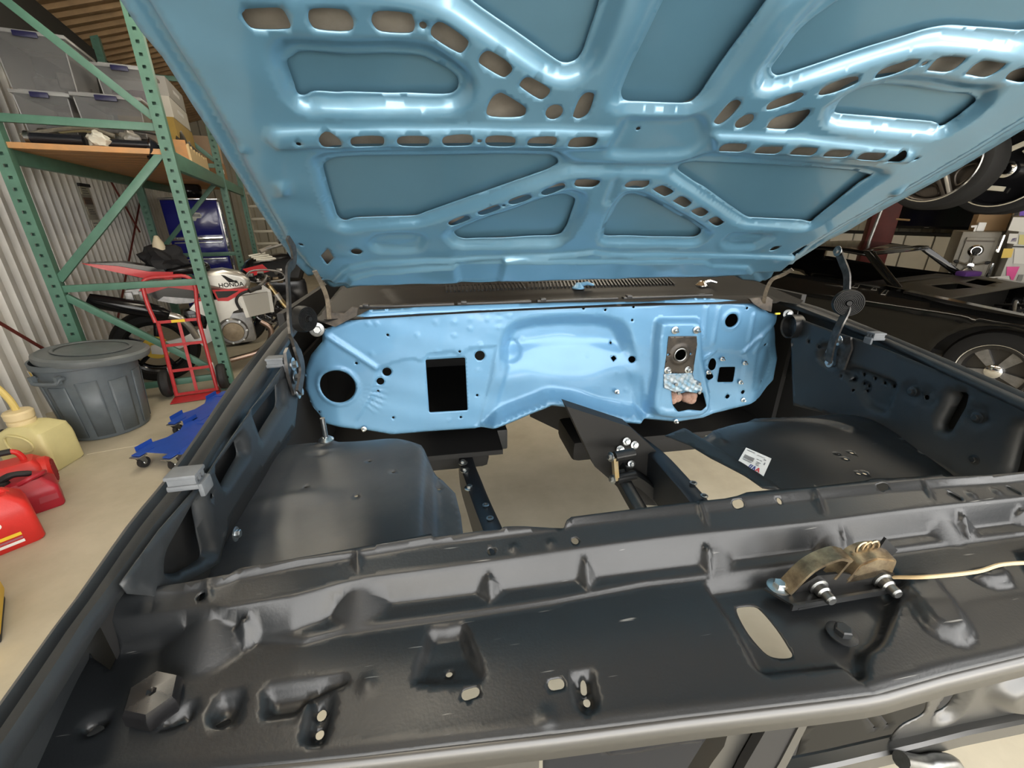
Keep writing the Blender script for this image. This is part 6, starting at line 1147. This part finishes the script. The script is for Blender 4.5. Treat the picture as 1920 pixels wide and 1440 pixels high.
m_ = MB(); cx = (cs0+cs1)/2+.0; m_.prism([(-.12, 0), (-.10, .035), (-.05, .04), (-.03, .075), (.03, .075), (.05, .04), (.10, .035), (.12, 0), (.10, -.035), (.05, -.04), (.03, -.075), (-.03, -.075), (-.05, -.04), (-.10, -.035)], sw(cx, cw-.022, 1.40), SV, UP, -WV, .004); m_.build('shield_badge', mat('badge_silver', (.50, .50, .44), .4, .6), TC)
m_ = MB(); m_.prism([(-.10, -.018), (.10, -.018), (.10, .018), (-.10, .018)], sw(cx, cw-.0265, 1.40), SV, UP, -WV, .002); m_.build('badge_bar', SATG, TC)
wbox(cs1+.004, cs1+.02, cw+.02, cw+.14, .5, 1.58, 'chrome_trim', CHROME, TC)
for k in range(9): wbox(cs1+.021, cs1+.023, cw+.01+.02*(k % 2), cw+.11, .62+k*.10, .68+k*.10, 'side_sticker', [WHITE, NAVY][k % 2], TC)
hm = Vector(sw(cx, cw+.22, 1.638)); m_ = MB(); m_.lathe(hm, UP, [(.13, 0), (.155, .04), (.16, .12), (.135, .21), (.08, .26), (0, .28)], 28); ht = empty('helmet', (0, 0, 0), 0, 'black gloss helmet on top of the blue tool chest', 'helmet'); m_.build('shell', GBLK, ht)
m_ = MB(); m_.lathe(hm+Vector((0, 0, .12)), UP, [(.162, -.03), (.163, .03), (.150, .05)], 20, -2.6, -.4, False); m_.build('visor', mat('visor', (.02, .02, .025), .08), ht)
# bag on the bike seat
bgp = mp(.33, 1.06, -.02); lump('saddle_bag', bgp, (.16, .12, .12), mat('black_fabric', (.012, .012, .014), .8), 'black fabric bag lying on the red motorcycle seat', 'bag', 31)
m_ = MB(); m_.lathe(mp(.31, 1.19, .02), UP, [(.05, -.06), (.04, .0), (.015, .06), (0, .065)], 14); m_.build('paper_cone', mat('cream_paper', (.62, .55, .40), .6), None, label='cream paper cone sticking out of the black bag', cat='paper')
# ------------------------------------------------------------ ladder rack in front of the far wall
LD = empty('ladder', (0, 0, 0), 0, 'pale wide step rack with flat rungs near the far wall', 'ladder')
la, lb = [(-0.714,1.701),(-0.663,-0.971)]
PALE = mat('pale_steel', (.50, .47, .38), .5, .2)
for s_ in (la[0], la[0]+.62): MB().bar(sw(s_, 10.5, 0), sw(s_, 10.5, 2.1), .05, .04).build('side_rail', PALE, LD)
for k in range(9): MB().box(sw(la[0]+.31, 10.5, .15+k*.235), (.60, .10, .045), Matrix.Rotation(BA, 3, 'Z'), .005).build('rung', PALE, LD)
# ------------------------------------------------------------ red hand truck
HTK = empty('hand_truck', (0, 0, 0), 0, 'red tubular hand truck leaning against the rack post', 'hand truck')
hb0, hb1 = sw(-1.10, 4.13), sw(-.79, 4.13); hx = (hb1-hb0).normalized(); hyv = Vector((WV.x*.13, WV.y*.13, 1)).normalized(); hW = (hb1-hb0).length
def hp(a, b, c=0): return hb0+hx*(a*hW)+hyv*b*1.045-WV*c
HRED = mat('truck_red', (.50, .035, .04), .4, var=.2, vs=25)
MB().tube(bez([hp(.02, .60), hp(-.04, .74), hp(-.03, .88), hp(.12, .925), hp(.5, .93), hp(.88, .925), hp(1.03, .86), hp(.98, .72), hp(.94, .60)], 4), .0145, 10).build('handle_loop', HRED, HTK)
for a in (.04, .96): MB().tube([hp(a, .02), hp(a*.94+.03, .60)], .0145, 10).build('side_rail', HRED, HTK)
MB().bar(hp(.5, .03), hp(.5, .60), .022, .008, upv=-WV).build('centre_bar', HRED, HTK)
for b in (.03, .22, .42, .60): MB().bar(hp(.03, b), hp(.97, b), .022, .010, upv=-WV).build('cross_bar', HRED, HTK)
MB().box(hp(.5, .602, .016), (.09, .003, .022), Matrix.Rotation(BA, 3, 'Z')).build('warning_label', mat('sticker_yellow', (.80, .55, .03), .5), HTK)
MB().box((hb0+hb1)/2-WV*.06+Vector((0, 0, .008)), (hW*1.05, .16, .006), Matrix.Rotation(BA, 3, 'Z')).build('toe_plate', HRED, HTK)
for a in (-.14, 1.14):
    c_ = hp(a, .115)+WV*.05; MB().lathe(c_, hx, [(.06, -.03), (.10, -.032), (.112, -.015), (.112, .015), (.10, .032), (.06, .03)], 26).build('tyre', BRUB, HTK); MB().lathe(c_, hx, [(.0, -.025), (.06, -.02), (.06, .02), (0, .025)], 20).build('wheel_disc', SATG, HTK)
for a in (.02, .98): MB().tube([hp(a, .25), hp(a, .14)+WV*.03, hp(a, .05)], .010, 8).build('axle_strut', mat('white_tape', (.6, .58, .55), .5), HTK)
# ------------------------------------------------------------ blue wheel dollies
DBL = mat('dolly_blue', (.02, .075, .40), .35, var=.15, vs=15)
def dolly(c, rz, z0, lab):
    d = empty('wheel_dolly', (c[0], c[1], 0), rz, lab, 'dolly', 'blue wheel dollies')
    m_ = MB(); m_.prism([(-.23, -.15), (-.12, -.15), (-.05, -.11), (.05, -.11), (.12, -.15), (.23, -.15), (.23, .15), (.12, .15), (.05, .11), (-.05, .11), (-.12, .15), (-.23, .15)], (0, 0, z0), (1, 0, 0), (0, 1, 0), UP, .005)
    m_.build('plate', DBL, d, smooth=0)
    for y in (-.15, .145):
        for x in (-.175, .175): MB().box((x, y+.002, z0+.016), (.11, .005, .03)).build('edge_flange', DBL, d, smooth=0)
    MB().bar((-.12, -.15, z0+.02), (-.05, -.11, z0+.012), .004, .03).build('edge_flange', DBL, d, smooth=0); MB().bar((.05, -.11, z0+.012), (.12, -.15, z0+.02), .004, .03).build('edge_flange', DBL, d, smooth=0)
    for x in (-.265, .265):
        for y in (-.10, .10):
            MB().box((x-.035*(1 if x > 0 else -1), y, z0+.006), (.10, .05, .006)).build('caster_arm', DBL, d)
            MB().box((x, y, z0-.004), (.06, .06, .008), bev=.002).build('caster_plate', ZINC, d)
            for k in (-1, 1): MB().prism([(-.02, 0), (.02, 0), (.03, -.045), (.012, -.05)], (x, y+k*.017, z0-.006), (1, 0, 0), UP, (0, 1, 0), .003).build('caster_fork', ZINC, d)
            MB().lathe((x+.018, y-.013, z0-.055), (0, 1, 0), [(.012, 0), (.032, .0), (.034, .008), (.034, .018), (.032, .026), (.012, .026)], 20).build('caster_wheel', BRUB, d)
            MB().lathe((x+.018, y-.017, z0-.055), (0, 1, 0), [(.008, 0), (.012, .004), (.012, .03), (.008, .034)], 12).build('caster_hub', ZINC, d)
    return d
dc = (-0.732,3.536); dolly(sw(*dc), BA+math.radians(62), .095, 'upper blue steel wheel dolly with four casters by the car fender')
dc = (-0.804,3.162)
d2 = dolly(sw(dc[0]-.01, dc[1]-.06), BA+math.radians(58), .095, 'nearer blue steel wheel dolly half hidden behind the car fender')
# white chalk joint on the floor
j0 = (-1.411,3.299); j1 = (-0.975,3.302)
MB().bar(sw(*j0)+Vector((0, 0, .0006)), sw(*j1)+Vector((0, 0, .0006)), .006, .001).build('trim_3', mat('pale_joint', (.62, .58, .46), .7))['kind'] = 'structure'

# ============================================================ right side: black coupe under a two-post lift
CP = empty('coupe', (0, 0, 0), 0, 'glossy black classic coupe shell without hood or glass, beside the car being built', 'car')
CB = mat('coupe_black', (.004, .004, .0038), .10, spec=.35); CDULL = mat('coupe_interior', (.018, .017, .015), .5)
S0, S1 = 4.5, 6.22; WF = 1.13; WR_ = 3.85
def arch(wc, r, n=14): return [(wc-r*math.cos(pi*i/n), .30+r*math.sin(pi*i/n)) for i in range(n+1)]
side = [(.36, .40), (.34, .66), (.50, .705), (.80, .72), (1.10, .735), (1.50, .755), (1.83, .80), (2.2, .825), (2.8, .85), (3.4, .90), (3.8, .90), (4.5, .84), (4.78, .80), (4.76, .42), (4.6, .32)]+[(w, z) for w, z in reversed(arch(WR_, .37))]+[(3.4, .20), (1.6, .20)]+[(w, z) for w, z in reversed(arch(WF, .37))]
def cside(P):
    w, z = P[:, 0], P[:, 1]
    h = .035*ss((z-.2)/.35)+.02*ss(1-np.abs(z-.66)/.10)-.05*ss((z-.66)/.22)-.03*ss((.45-w)/.3)
    h = h+.02*ss(1-np.abs(np.hypot(w-WF, z-.30)-.38)/.035)+.02*ss(1-np.abs(np.hypot(w-WR_, z-.30)-.38)/.035)
    return h-.012*ss(1-np.abs(w-1.62-(z-.5)*.1)/.012)-.012*ss(1-np.abs(w-3.05)/.012)*(z < .86)
for sd, s_ in ((1, S0), (-1, S1)):
    sheet('body_side', side, [], cside, (lambda sd, s_: lambda P, h: np.array(SV)*0+np.outer(s_-sd*h, SV)+np.outer(P[:, 0], WV)+np.outer(P[:, 1], [0, 0, 1]))(sd, s_), CB, CP, .05, thick=.004)
def cbx(nm, s0, s1, w0, w1, z0, z1, m, bev=.01): return wbox(s0, s1, w0, w1, z0, z1, nm, m, CP, bev)
for s_ in (S0+.03, S1-.03): MB().ring(bez([sw(s_, .45, .70), sw(s_, 1.1, .745), sw(s_, 1.8, .81)], 6), [(-.05, -.012), (.05, -.012), (.05, .008), (-.05, .008)]).build('fender_top', CB, CP)
cbx('engine_bay_floor', S0+.1, S1-.1, .5, 1.7, .34, .38, BLACK); cbx('bulkhead', S0+.05, S1-.05, 1.66, 1.70, .3, .78, CDULL); cbx('nose_panel', S0+.05, S1-.05, .36, .44, .36, .66, CB, .02)
sheet('cowl', [(S0+.06, 1.52), (S1-.06, 1.52), (S1-.06, 2.0), (S0+.06, 2.0)], [fillet([(4.95, 1.70), (5.35, 1.66), (5.42, 1.80), (5.0, 1.84)], .03, 3), fillet([(5.55, 1.66), (5.95, 1.70), (5.92, 1.84), (5.55, 1.80)], .03, 3)], lambda P: 0*P[:, 0], lambda P, h: np.outer(P[:, 0], SV)+np.outer(P[:, 1], WV)+np.outer(.79+(P[:, 1]-1.52)*.10, [0, 0, 1]), mat('coupe_cowl', (.03, .026, .018), .4, spec=.1), CP, .06, thick=.004)
cbx('dashboard', S0+.1, S1-.1, 2.02, 2.25, .62, .82, CDULL, .03); cbx('cabin_floor', S0+.06, S1-.06, 1.7, 4.6, .22, .26, BLACK); cbx('rear_deck', S0+.06, S1-.06, 3.9, 4.75, .78, .83, CB, .02)
def pillar(a, b, w_=.05, h_=.06, nm='pillar'): MB().bar(a, b, w_, h_, bev=.012).build(nm, CB, CP)
A0, A1 = Vector((3.9,3.088,0.806)), Vector((3.903,3.44,1.081)); B0, B1 = Vector((5.264,3.591,0.818)), Vector((4.987,3.833,1.085))
pillar(A0, A1); pillar(B0, B1); MB().bar(A1, B1, .10, .04, bev=.012).build('roof_header', CB, CP)
MB().bar(A0, B0, .05, .03, bev=.008).build('cowl_rail', CDULL, CP)
rw0 = A1.dot(WV); zt = A1.z
m_ = MB(); vs = []; nS, nW = 12, 12
for i in range(nW+1):
    t = i/nW; w_ = rw0+t*1.25
    for j in range(nS+1):
        u = j/nS*2-1; s_ = (4.7+5.92)/2+u*.62; vs.append(sw(s_, w_+(B1.dot(WV)-rw0)*(j/nS)*(1-t), zt+.02+.06*math.sin(pi*min(1, t*.9+.08))-.05*u*u-.10*t*t))
m_.add(vs, [(i*(nS+1)+j, i*(nS+1)+j+1, (i+1)*(nS+1)+j+1, (i+1)*(nS+1)+j) for i in range(nW) for j in range(nS)]); o = m_.build('roof', CB, CP, smooth=60); md = o.modifiers.new('t', 'SOLIDIFY'); md.thickness = .02
for s_, r_ in ((S0+.10, 4.72), (S1-.10, 5.9)): MB().prism([(3.3, .86), (4.35, .86), (rw0+1.25, zt-.08), (rw0+1.05, zt)], sw(r_, 0, 0), WV, UP, SV, .03).build('rear_pillar', CB, CP)
for s_, sgn in ((S0+.10, -1), (S1-.10, 1)):
    for wc in (WF, WR_):
        c_ = sw(s_, wc, .315); ax = SV*sgn
        MB().lathe(c_, ax, [(.20, -.10), (.27, -.105), (.30, -.08), (.315, -.02), (.315, .05), (.295, .085), (.24, .10), (.20, .095)], 44, cap=False).build('tyre', TYRE, CP)
        MB().lathe(c_, ax, [(.20, -.09), (.205, .09), (.195, .098), (.175, .085), (.165, .03), (.10, .03), (.0, .03)], 44, cap=False).build('rim', mat('dark_wheel', (.05, .048, .045), .35, .7), CP)
        MB().lathe(c_, ax, [(.192, .09), (.207, .098), (.209, .088), (.200, .08)], 44, cap=False).build('rim_lip', CHROME, CP)
        X = ax.orthogonal().normalized(); Y = ax.cross(X)
        for k in range(5):
            a = k*2*pi/5+.5; d = X*math.cos(a)+Y*math.sin(a); e = ax.cross(d)
            m_ = MB(); b_ = [c_+d*.05+e*.022+ax*.05, c_+d*.05-e*.022+ax*.05, c_+d*.185-e*.042+ax*.06, c_+d*.185+e*.042+ax*.06]
            m_.add(b_+[p-ax*.03 for p in b_], [(0, 1, 2, 3), (4, 5, 6, 7), (0, 1, 5, 4), (1, 2, 6, 5), (2, 3, 7, 6), (3, 0, 4, 7)]); m_.build('spoke', SATG, CP)
        MB().lathe(c_, ax, [(.055, .03), (.05, .065), (.03, .075), (0, .075)], 18).build('hub_cap', CHROME, CP)
rnd = random.Random(11)
for k in range(10):
    p0 = sw(5.0+rnd.random()*1.0, 1.0+rnd.random()*.5, .62); MB().tube(bez([p0, p0+Vector((rnd.uniform(-.2, .2), rnd.uniform(-.2, .2), .12)), p0+Vector((rnd.uniform(-.3, .3), rnd.uniform(-.2, .2), .05))], 4), .012, 7).build('harness', [CDULL, STEEL, BLACK][k % 3], CP)
MB().box(Vector((5.145,3.462,0.854))+Vector((0, 0, .01)), (.20, .10, .05), bev=.02).build('purple_cloth', mat('purple_cloth', (.06, .015, .12), .8), None, label='small purple cloth on the far cowl corner of the black coupe', cat='cloth')
# ------------------------------------------------------------ two-post lift with a raised car
LF = empty('car_lift', (0, 0, 0), 0, 'oxide red two post lift column with steel rod behind the black coupe', 'car lift')
OX = mat('lift_red', (.085, .010, .005), .5, spec=.2, var=.3, vs=10)
lp = Vector((5.471,4.782,1.165)); lp.z = 0
MB().box(lp+Vector((0, 0, 1.9)), (.26, .30, 3.8), Matrix.Rotation(-math.radians(40), 3, 'Z'), .01).build('column', OX, LF)
MB().box(lp+Vector((0, 0, .01)), (.5, .5, .02), Matrix.Rotation(-math.radians(40), 3, 'Z')).build('base_plate', OX, LF)
r0, r1 = Vector((4.728,4.182,1.387)), Vector((4.714,4.195,1.131)); MB().tube([r0+(r0-r1)*6, r1+(r1-r0)*.2], .016, 10).build('lift_rod', STEEL, LF)
q0, q1 = Vector((4.91,4.141,1.355)), Vector((4.992,4.059,1.345)); MB().tube([q0, q1], .010, 8).build('hook', mat('brass_hook', (.35, .22, .10), .4, .6), LF)
RC = empty('lifted_car', (0, 0, 0), 0, 'car raised on the lift showing two hanging wheels and dark underside', 'car')
c1 = Vector((3.142,2.465,1.698)); c2 = Vector((3.751,2.518,1.681))
DW = mat('anthracite_wheel', (.05, .042, .035), .4, .6)
for c_, rr, k_ in ((c1, .262, 0), (c2, .275, 1)):
    ax = -SV
    MB().lathe(c_, ax, [(rr*.80, -.12), (rr*.95, -.13), (rr, -.10), (rr, .06), (rr*.97, .09), (rr*.86, .10), (rr*.79, .095)], 52, cap=False).build('tyre', TYRE, RC)
    MB().lathe(c_, ax, [(rr*.80, -.11), (rr*.80, .09), (rr*.76, .08), (rr*.72, .02), (rr*.3, .0), (.0, .0)], 52, cap=False).build('rim', DW if not k_ else GBLK, RC)
    MB().lathe(c_, ax, [(rr*.775, .082), (rr*.80, .100), (rr*.835, .096), (rr*.80, .085)], 52, cap=False).build('rim_lip', CHROME, RC)
    X = ax.orthogonal().normalized(); Y = ax.cross(X)
    for k in range(5 if not k_ else 4):
        a = k*2*pi/5+.95; d = X*math.cos(a)+Y*math.sin(a); e = ax.cross(d)
        if not k_:
            for sg in (-1, 1): MB().bar(c_+d*.05+e*.02*sg+ax*.05, c_+d*rr*.78+e*.012*sg+ax*.06, .018, .03, upv=ax, bev=.003).build('spoke', SILV if sg > 0 else DW, RC)
            m_ = MB(); m_.tube(bez([c_+(X*math.cos(a+.25)+Y*math.sin(a+.25))*rr*.66+ax*.035, c_+(X*math.cos(a+.63)+Y*math.sin(a+.63))*rr*.70+ax*.035, c_+(X*math.cos(a+1.0)+Y*math.sin(a+1.0))*rr*.66+ax*.035, c_+(X*math.cos(a+.85)+Y*math.sin(a+.85))*rr*.45+ax*.035, c_+(X*math.cos(a+.42)+Y*math.sin(a+.42))*rr*.45+ax*.035], 5, True), .007, 6, True); m_.build('window_bead', DW, RC)
        else: MB().bar(c_+d*rr*.25+e*.1+ax*.04, c_+d*rr*.6-e*.04+ax*.04, .03, .02, upv=ax, bev=.004).build('hub_bar', PALE, RC)
    MB().lathe(c_, ax, [(.05, .0), (.05, .06), (.03, .07), (0, .07)], 18).build('hub_cap', CHROME if k_ else DW, RC)
# underside and sill of the raised car above the wheels
wbox(3.85, 5.6, .6, 4.6, 2.02, 2.2, 'underbody', BLACK, RC, .03); wbox(3.62, 3.85, .5, 4.7, 2.0, 2.6, 'body_side', CB, RC, .03)
for c_ in (c1, c2): MB().tube([c_+SV*.05, c_+SV*.9+Vector((0, 0, .1))], .03, 10).build('axle', SATIN, RC); MB().tube([c_+SV*.15, c_+SV*.25+Vector((0, 0, .42))], .03, 10).build('strut', SATIN, RC)
# ------------------------------------------------------------ screen on the far side wall, safe, notice boards
TV = empty('television', (0, 0, 0), 0, 'wide black wall mounted screen above the white wall panels behind the coupe', 'screen')
tv = [(4.292,1.537),(3.225,1.513),(3.136,1.176),(4.168,1.145)]
tw0 = min(p[0] for p in tv); tw1 = max(p[0] for p in tv)
wbox(9.30, 9.36, tw0, tw1, tv[2][1], tv[2][1]+.55, 'bezel', GBLK, TV, .006); wbox(9.295, 9.301, tw0+.03, tw1-.03, tv[2][1]+.04, tv[2][1]+.52, 'screen', mat('screen_black', (.004, .004, .005), .08), TV)
wbox(9.292, 9.30, (tw0+tw1)/2-.03, (tw0+tw1)/2+.03, tv[2][1]+.014, tv[2][1]+.024, 'maker_mark', SATG, TV); wbox(9.36, 9.56, (tw0+tw1)/2-.1, (tw0+tw1)/2+.1, tv[2][1]+.15, tv[2][1]+.35, 'bracket', BLACK, TV)
wp = [(4.518,1.077),(3.345,1.095),(3.171,0.286),(4.375,-0.086)]
WPN = mat('white_wall_panel', (.72, .70, .62), .5, var=.08, vs=4)
wm0 = min(p[0] for p in wp)-.35; wm1 = max(p[0] for p in wp)+.7; nP = 6
CL = empty('wall_cabinet', (0, 0, 0), 0, 'row of white cabinet doors with dark gaps under the wall screen', 'cabinet')
for k in range(nP):
    a = wm0+(wm1-wm0)*k/nP; b_ = wm0+(wm1-wm0)*(k+1)/nP; wbox(9.44, 9.48, a+.012, b_-.012, .08, wp[0][1]-.02, 'door', WPN, CL, .004)
wbox(9.48, 9.555, wm0, wm1, .02, wp[0][1], 'carcass', mat('cabinet_gap', (.12, .11, .09), .6), CL); wbox(9.42, 9.56, wm0-.02, wm1+.02, wp[0][1], wp[0][1]+.035, 'worktop', BLACK, CL)
SAF = mat('safe_beige', (.21, .19, .145), .45, var=.1, vs=20)
RNv = Vector((math.sin(pi/4), math.cos(pi/4), 0)); RTv = Vector((math.cos(pi/4), -math.sin(pi/4), 0))
def rbox(nm, R_, t0, t1, z0, z1, d, m, par, bev=0.0):
    c_ = RNv*(R_+d/2)+RTv*((t0+t1)/2)+UP*((z0+z1)/2); return MB().box(c_, (abs(t1-t0), d, abs(z1-z0)), Matrix((RTv, RNv, UP)).transposed(), bev).build(nm, m, par)
SFE = empty('safe', (0, 0, 0), 0, 'beige steel gun safe with round dial and spoked handle beyond the coupe', 'safe')
sa, sb_ = [(1.235,1.219),(1.551,1.215)]
rbox('safe_body', 7.2, sa[0], sb_[0], .02, sa[1], .55, SAF, SFE, .012); rbox('safe_door', 7.17, sa[0]+.045, sb_[0]-.04, .10, sa[1]-.06, .03, SAF, SFE, .006)
dl = [(1.388,1.019),(1.383,0.855),(1.384,1.122)]
def rp(R_, t, z): return RNv*R_+RTv*t+UP*z
MB().lathe(rp(7.17, *dl[0]), -RNv, [(.065, 0), (.065, .012), (.05, .02), (.045, .04), (0, .042)], 22).build('dial', CHROME, SFE); MB().lathe(rp(7.128, *dl[0]), -RNv, [(.04, 0), (.036, .006), (0, .006)], 20).build('dial_face', BLACK, SFE)
for k in range(5):
    a = pi/2+k*2*pi/5; d = RTv*math.cos(a)+UP*math.sin(a); h0 = rp(7.12, *dl[1]); MB().tube([h0+d*.02, h0+d*.125], .011, 8).build('handle_spoke', CHROME, SFE); MB().lathe(h0+d*.125, d, [(.016, -.01), (.02, .01), (.012, .03), (0, .032)], 10).build('handle_knob', BLACK, SFE)
MB().lathe(rp(7.17, *dl[1]), -RNv, [(.05, 0), (.04, .03), (.03, .06), (0, .062)], 16).build('handle_hub', CHROME, SFE)
for z_ in (sa[1]-.12, sa[1]-.42, .3): MB().tube([rp(7.19, sb_[0]+.02, z_-.09), rp(7.19, sb_[0]+.02, z_+.09)], .022, 10).build('hinge', CHROME, SFE)
rbox('name_strip', 7.168, (sa[0]+sb_[0])/2-.12, (sa[0]+sb_[0])/2+.12, dl[2][1]-.008, dl[2][1]+.008, .003, mat('brown_print', (.10, .08, .06), .6), SFE)
def item(nm, px, R_, d, m, lab, cat, z0=None, bev=.004):
    (t0, z1), (t1, zb) = px; zb = zb if z0 is None else z0
    return tag(rbox(nm, R_, t0, t1, zb, z1, d, m, None, bev), lab, cat)
zs = sa[1]+.002
item('cardboard_box', [(1.353,1.4),(1.617,1.232)], 7.42, .25, mat('tan_card', (.34, .22, .11), .7), 'tan cardboard box on top of the beige safe', 'box', zs)
ob = [(1.397,1.479),(1.619,1.4)]; item('folder', ob, 7.45, .2, mat('orange_folder', (.80, .38, .01), .5), 'orange folder lying on the tan box above the safe', 'folder', [(1.353,1.4),(1.617,1.232)][0][1]+.002)
wbt = [(1.356,1.316),(1.421,1.209)]; item('white_tube', wbt, 7.3, .05, WHITE, 'small white tube standing on the safe', 'tube', zs, .008)
m_ = MB(); sv_ = [(1.297,1.281),(1.347,1.288),(1.349,1.265),(1.349,1.208),(1.331,1.207),(1.332,1.265),(1.303,1.259)]; m_.prism(sv_, RNv*7.28, RTv, UP, RNv, .02); m_.build('white_bracket', WHITE, None, smooth=0, label='white bracket shaped like a seven standing on the safe', cat='bracket')
sv2 = min(p[1] for p in sv_)
SHB = mat('shelf_grey', (.20, .20, .18), .5)
# paper covered fridge to the right of the safe
FRG = empty('notice_board', (0, 0, 0), 0, 'white upright cabinet covered with notes and pink sheet beside the safe', 'cabinet')
fa = [(1.47,1.454),(2.095,0.686)]
f0 = (1.624,1.026)[0]; rbox('carcass', 7.0, f0, f0+1.3, .02, 1.95, .6, mat('fridge_white', (.52, .51, .46), .4), FRG, .01)
rbox('middle_gap', 6.994, f0, f0+1.3, (1.589,1.081)[1]-.006, (1.589,1.081)[1]+.006, .008, BLACK, FRG)
def paper(px, nm, m):
    pts = [p for p in px]; m_ = MB(); m_.prism(pts, RNv*6.99, RTv, UP, RNv, .003); return m_.build(nm, m, FRG, smooth=0)
PINK_ = mat('pink_sheet', (.72, .08, .30), .6); YEL = mat('yellow_note', (.72, .52, .10), .6); PUR = mat('purple_sheet', (.12, .05, .38), .6); PAP = mat('note_paper', (.66, .65, .60), .6); PALEG = mat('pale_yellow_note', (.62, .56, .22), .6)
paper([(1.641,0.874),(1.735,0.88),(1.73,0.711),(1.689,0.782),(1.665,0.78)], 'pink_sheet', PINK_); paper([(1.562,1.059),(1.637,1.062),(1.645,0.969),(1.571,0.96)], 'yellow_note', YEL); paper([(1.594,1.164),(1.628,1.17),(1.631,1.132),(1.592,1.131)], 'purple_sheet', PUR)
paper([(1.539,1.375),(1.693,1.37),(1.7,1.225),(1.539,1.243)], 'note_sheet', PAP); paper([(1.56,1.211),(1.623,1.212),(1.643,1.106),(1.57,1.114)], 'note_sheet', PAP); paper([(1.637,1.202),(1.725,1.204),(1.738,1.098),(1.655,1.106)], 'yellow_note', PALEG)
paper([(1.644,1.062),(1.748,1.067),(1.776,0.91),(1.678,0.91)], 'note_sheet', PAP); paper([(1.525,0.752),(1.685,0.781),(1.707,0.721),(1.619,0.702)], 'note_sheet', PAP); paper([(1.536,1.448),(1.563,1.448),(1.569,1.391),(1.539,1.385)], 'dark_card', BLACK); paper([(1.565,1.453),(1.63,1.452),(1.63,1.391),(1.578,1.386)], 'blue_card', PUR)
paper([(1.754,0.798),(1.789,0.801),(1.794,0.734),(1.756,0.714)], 'grey_cutting', SHB)
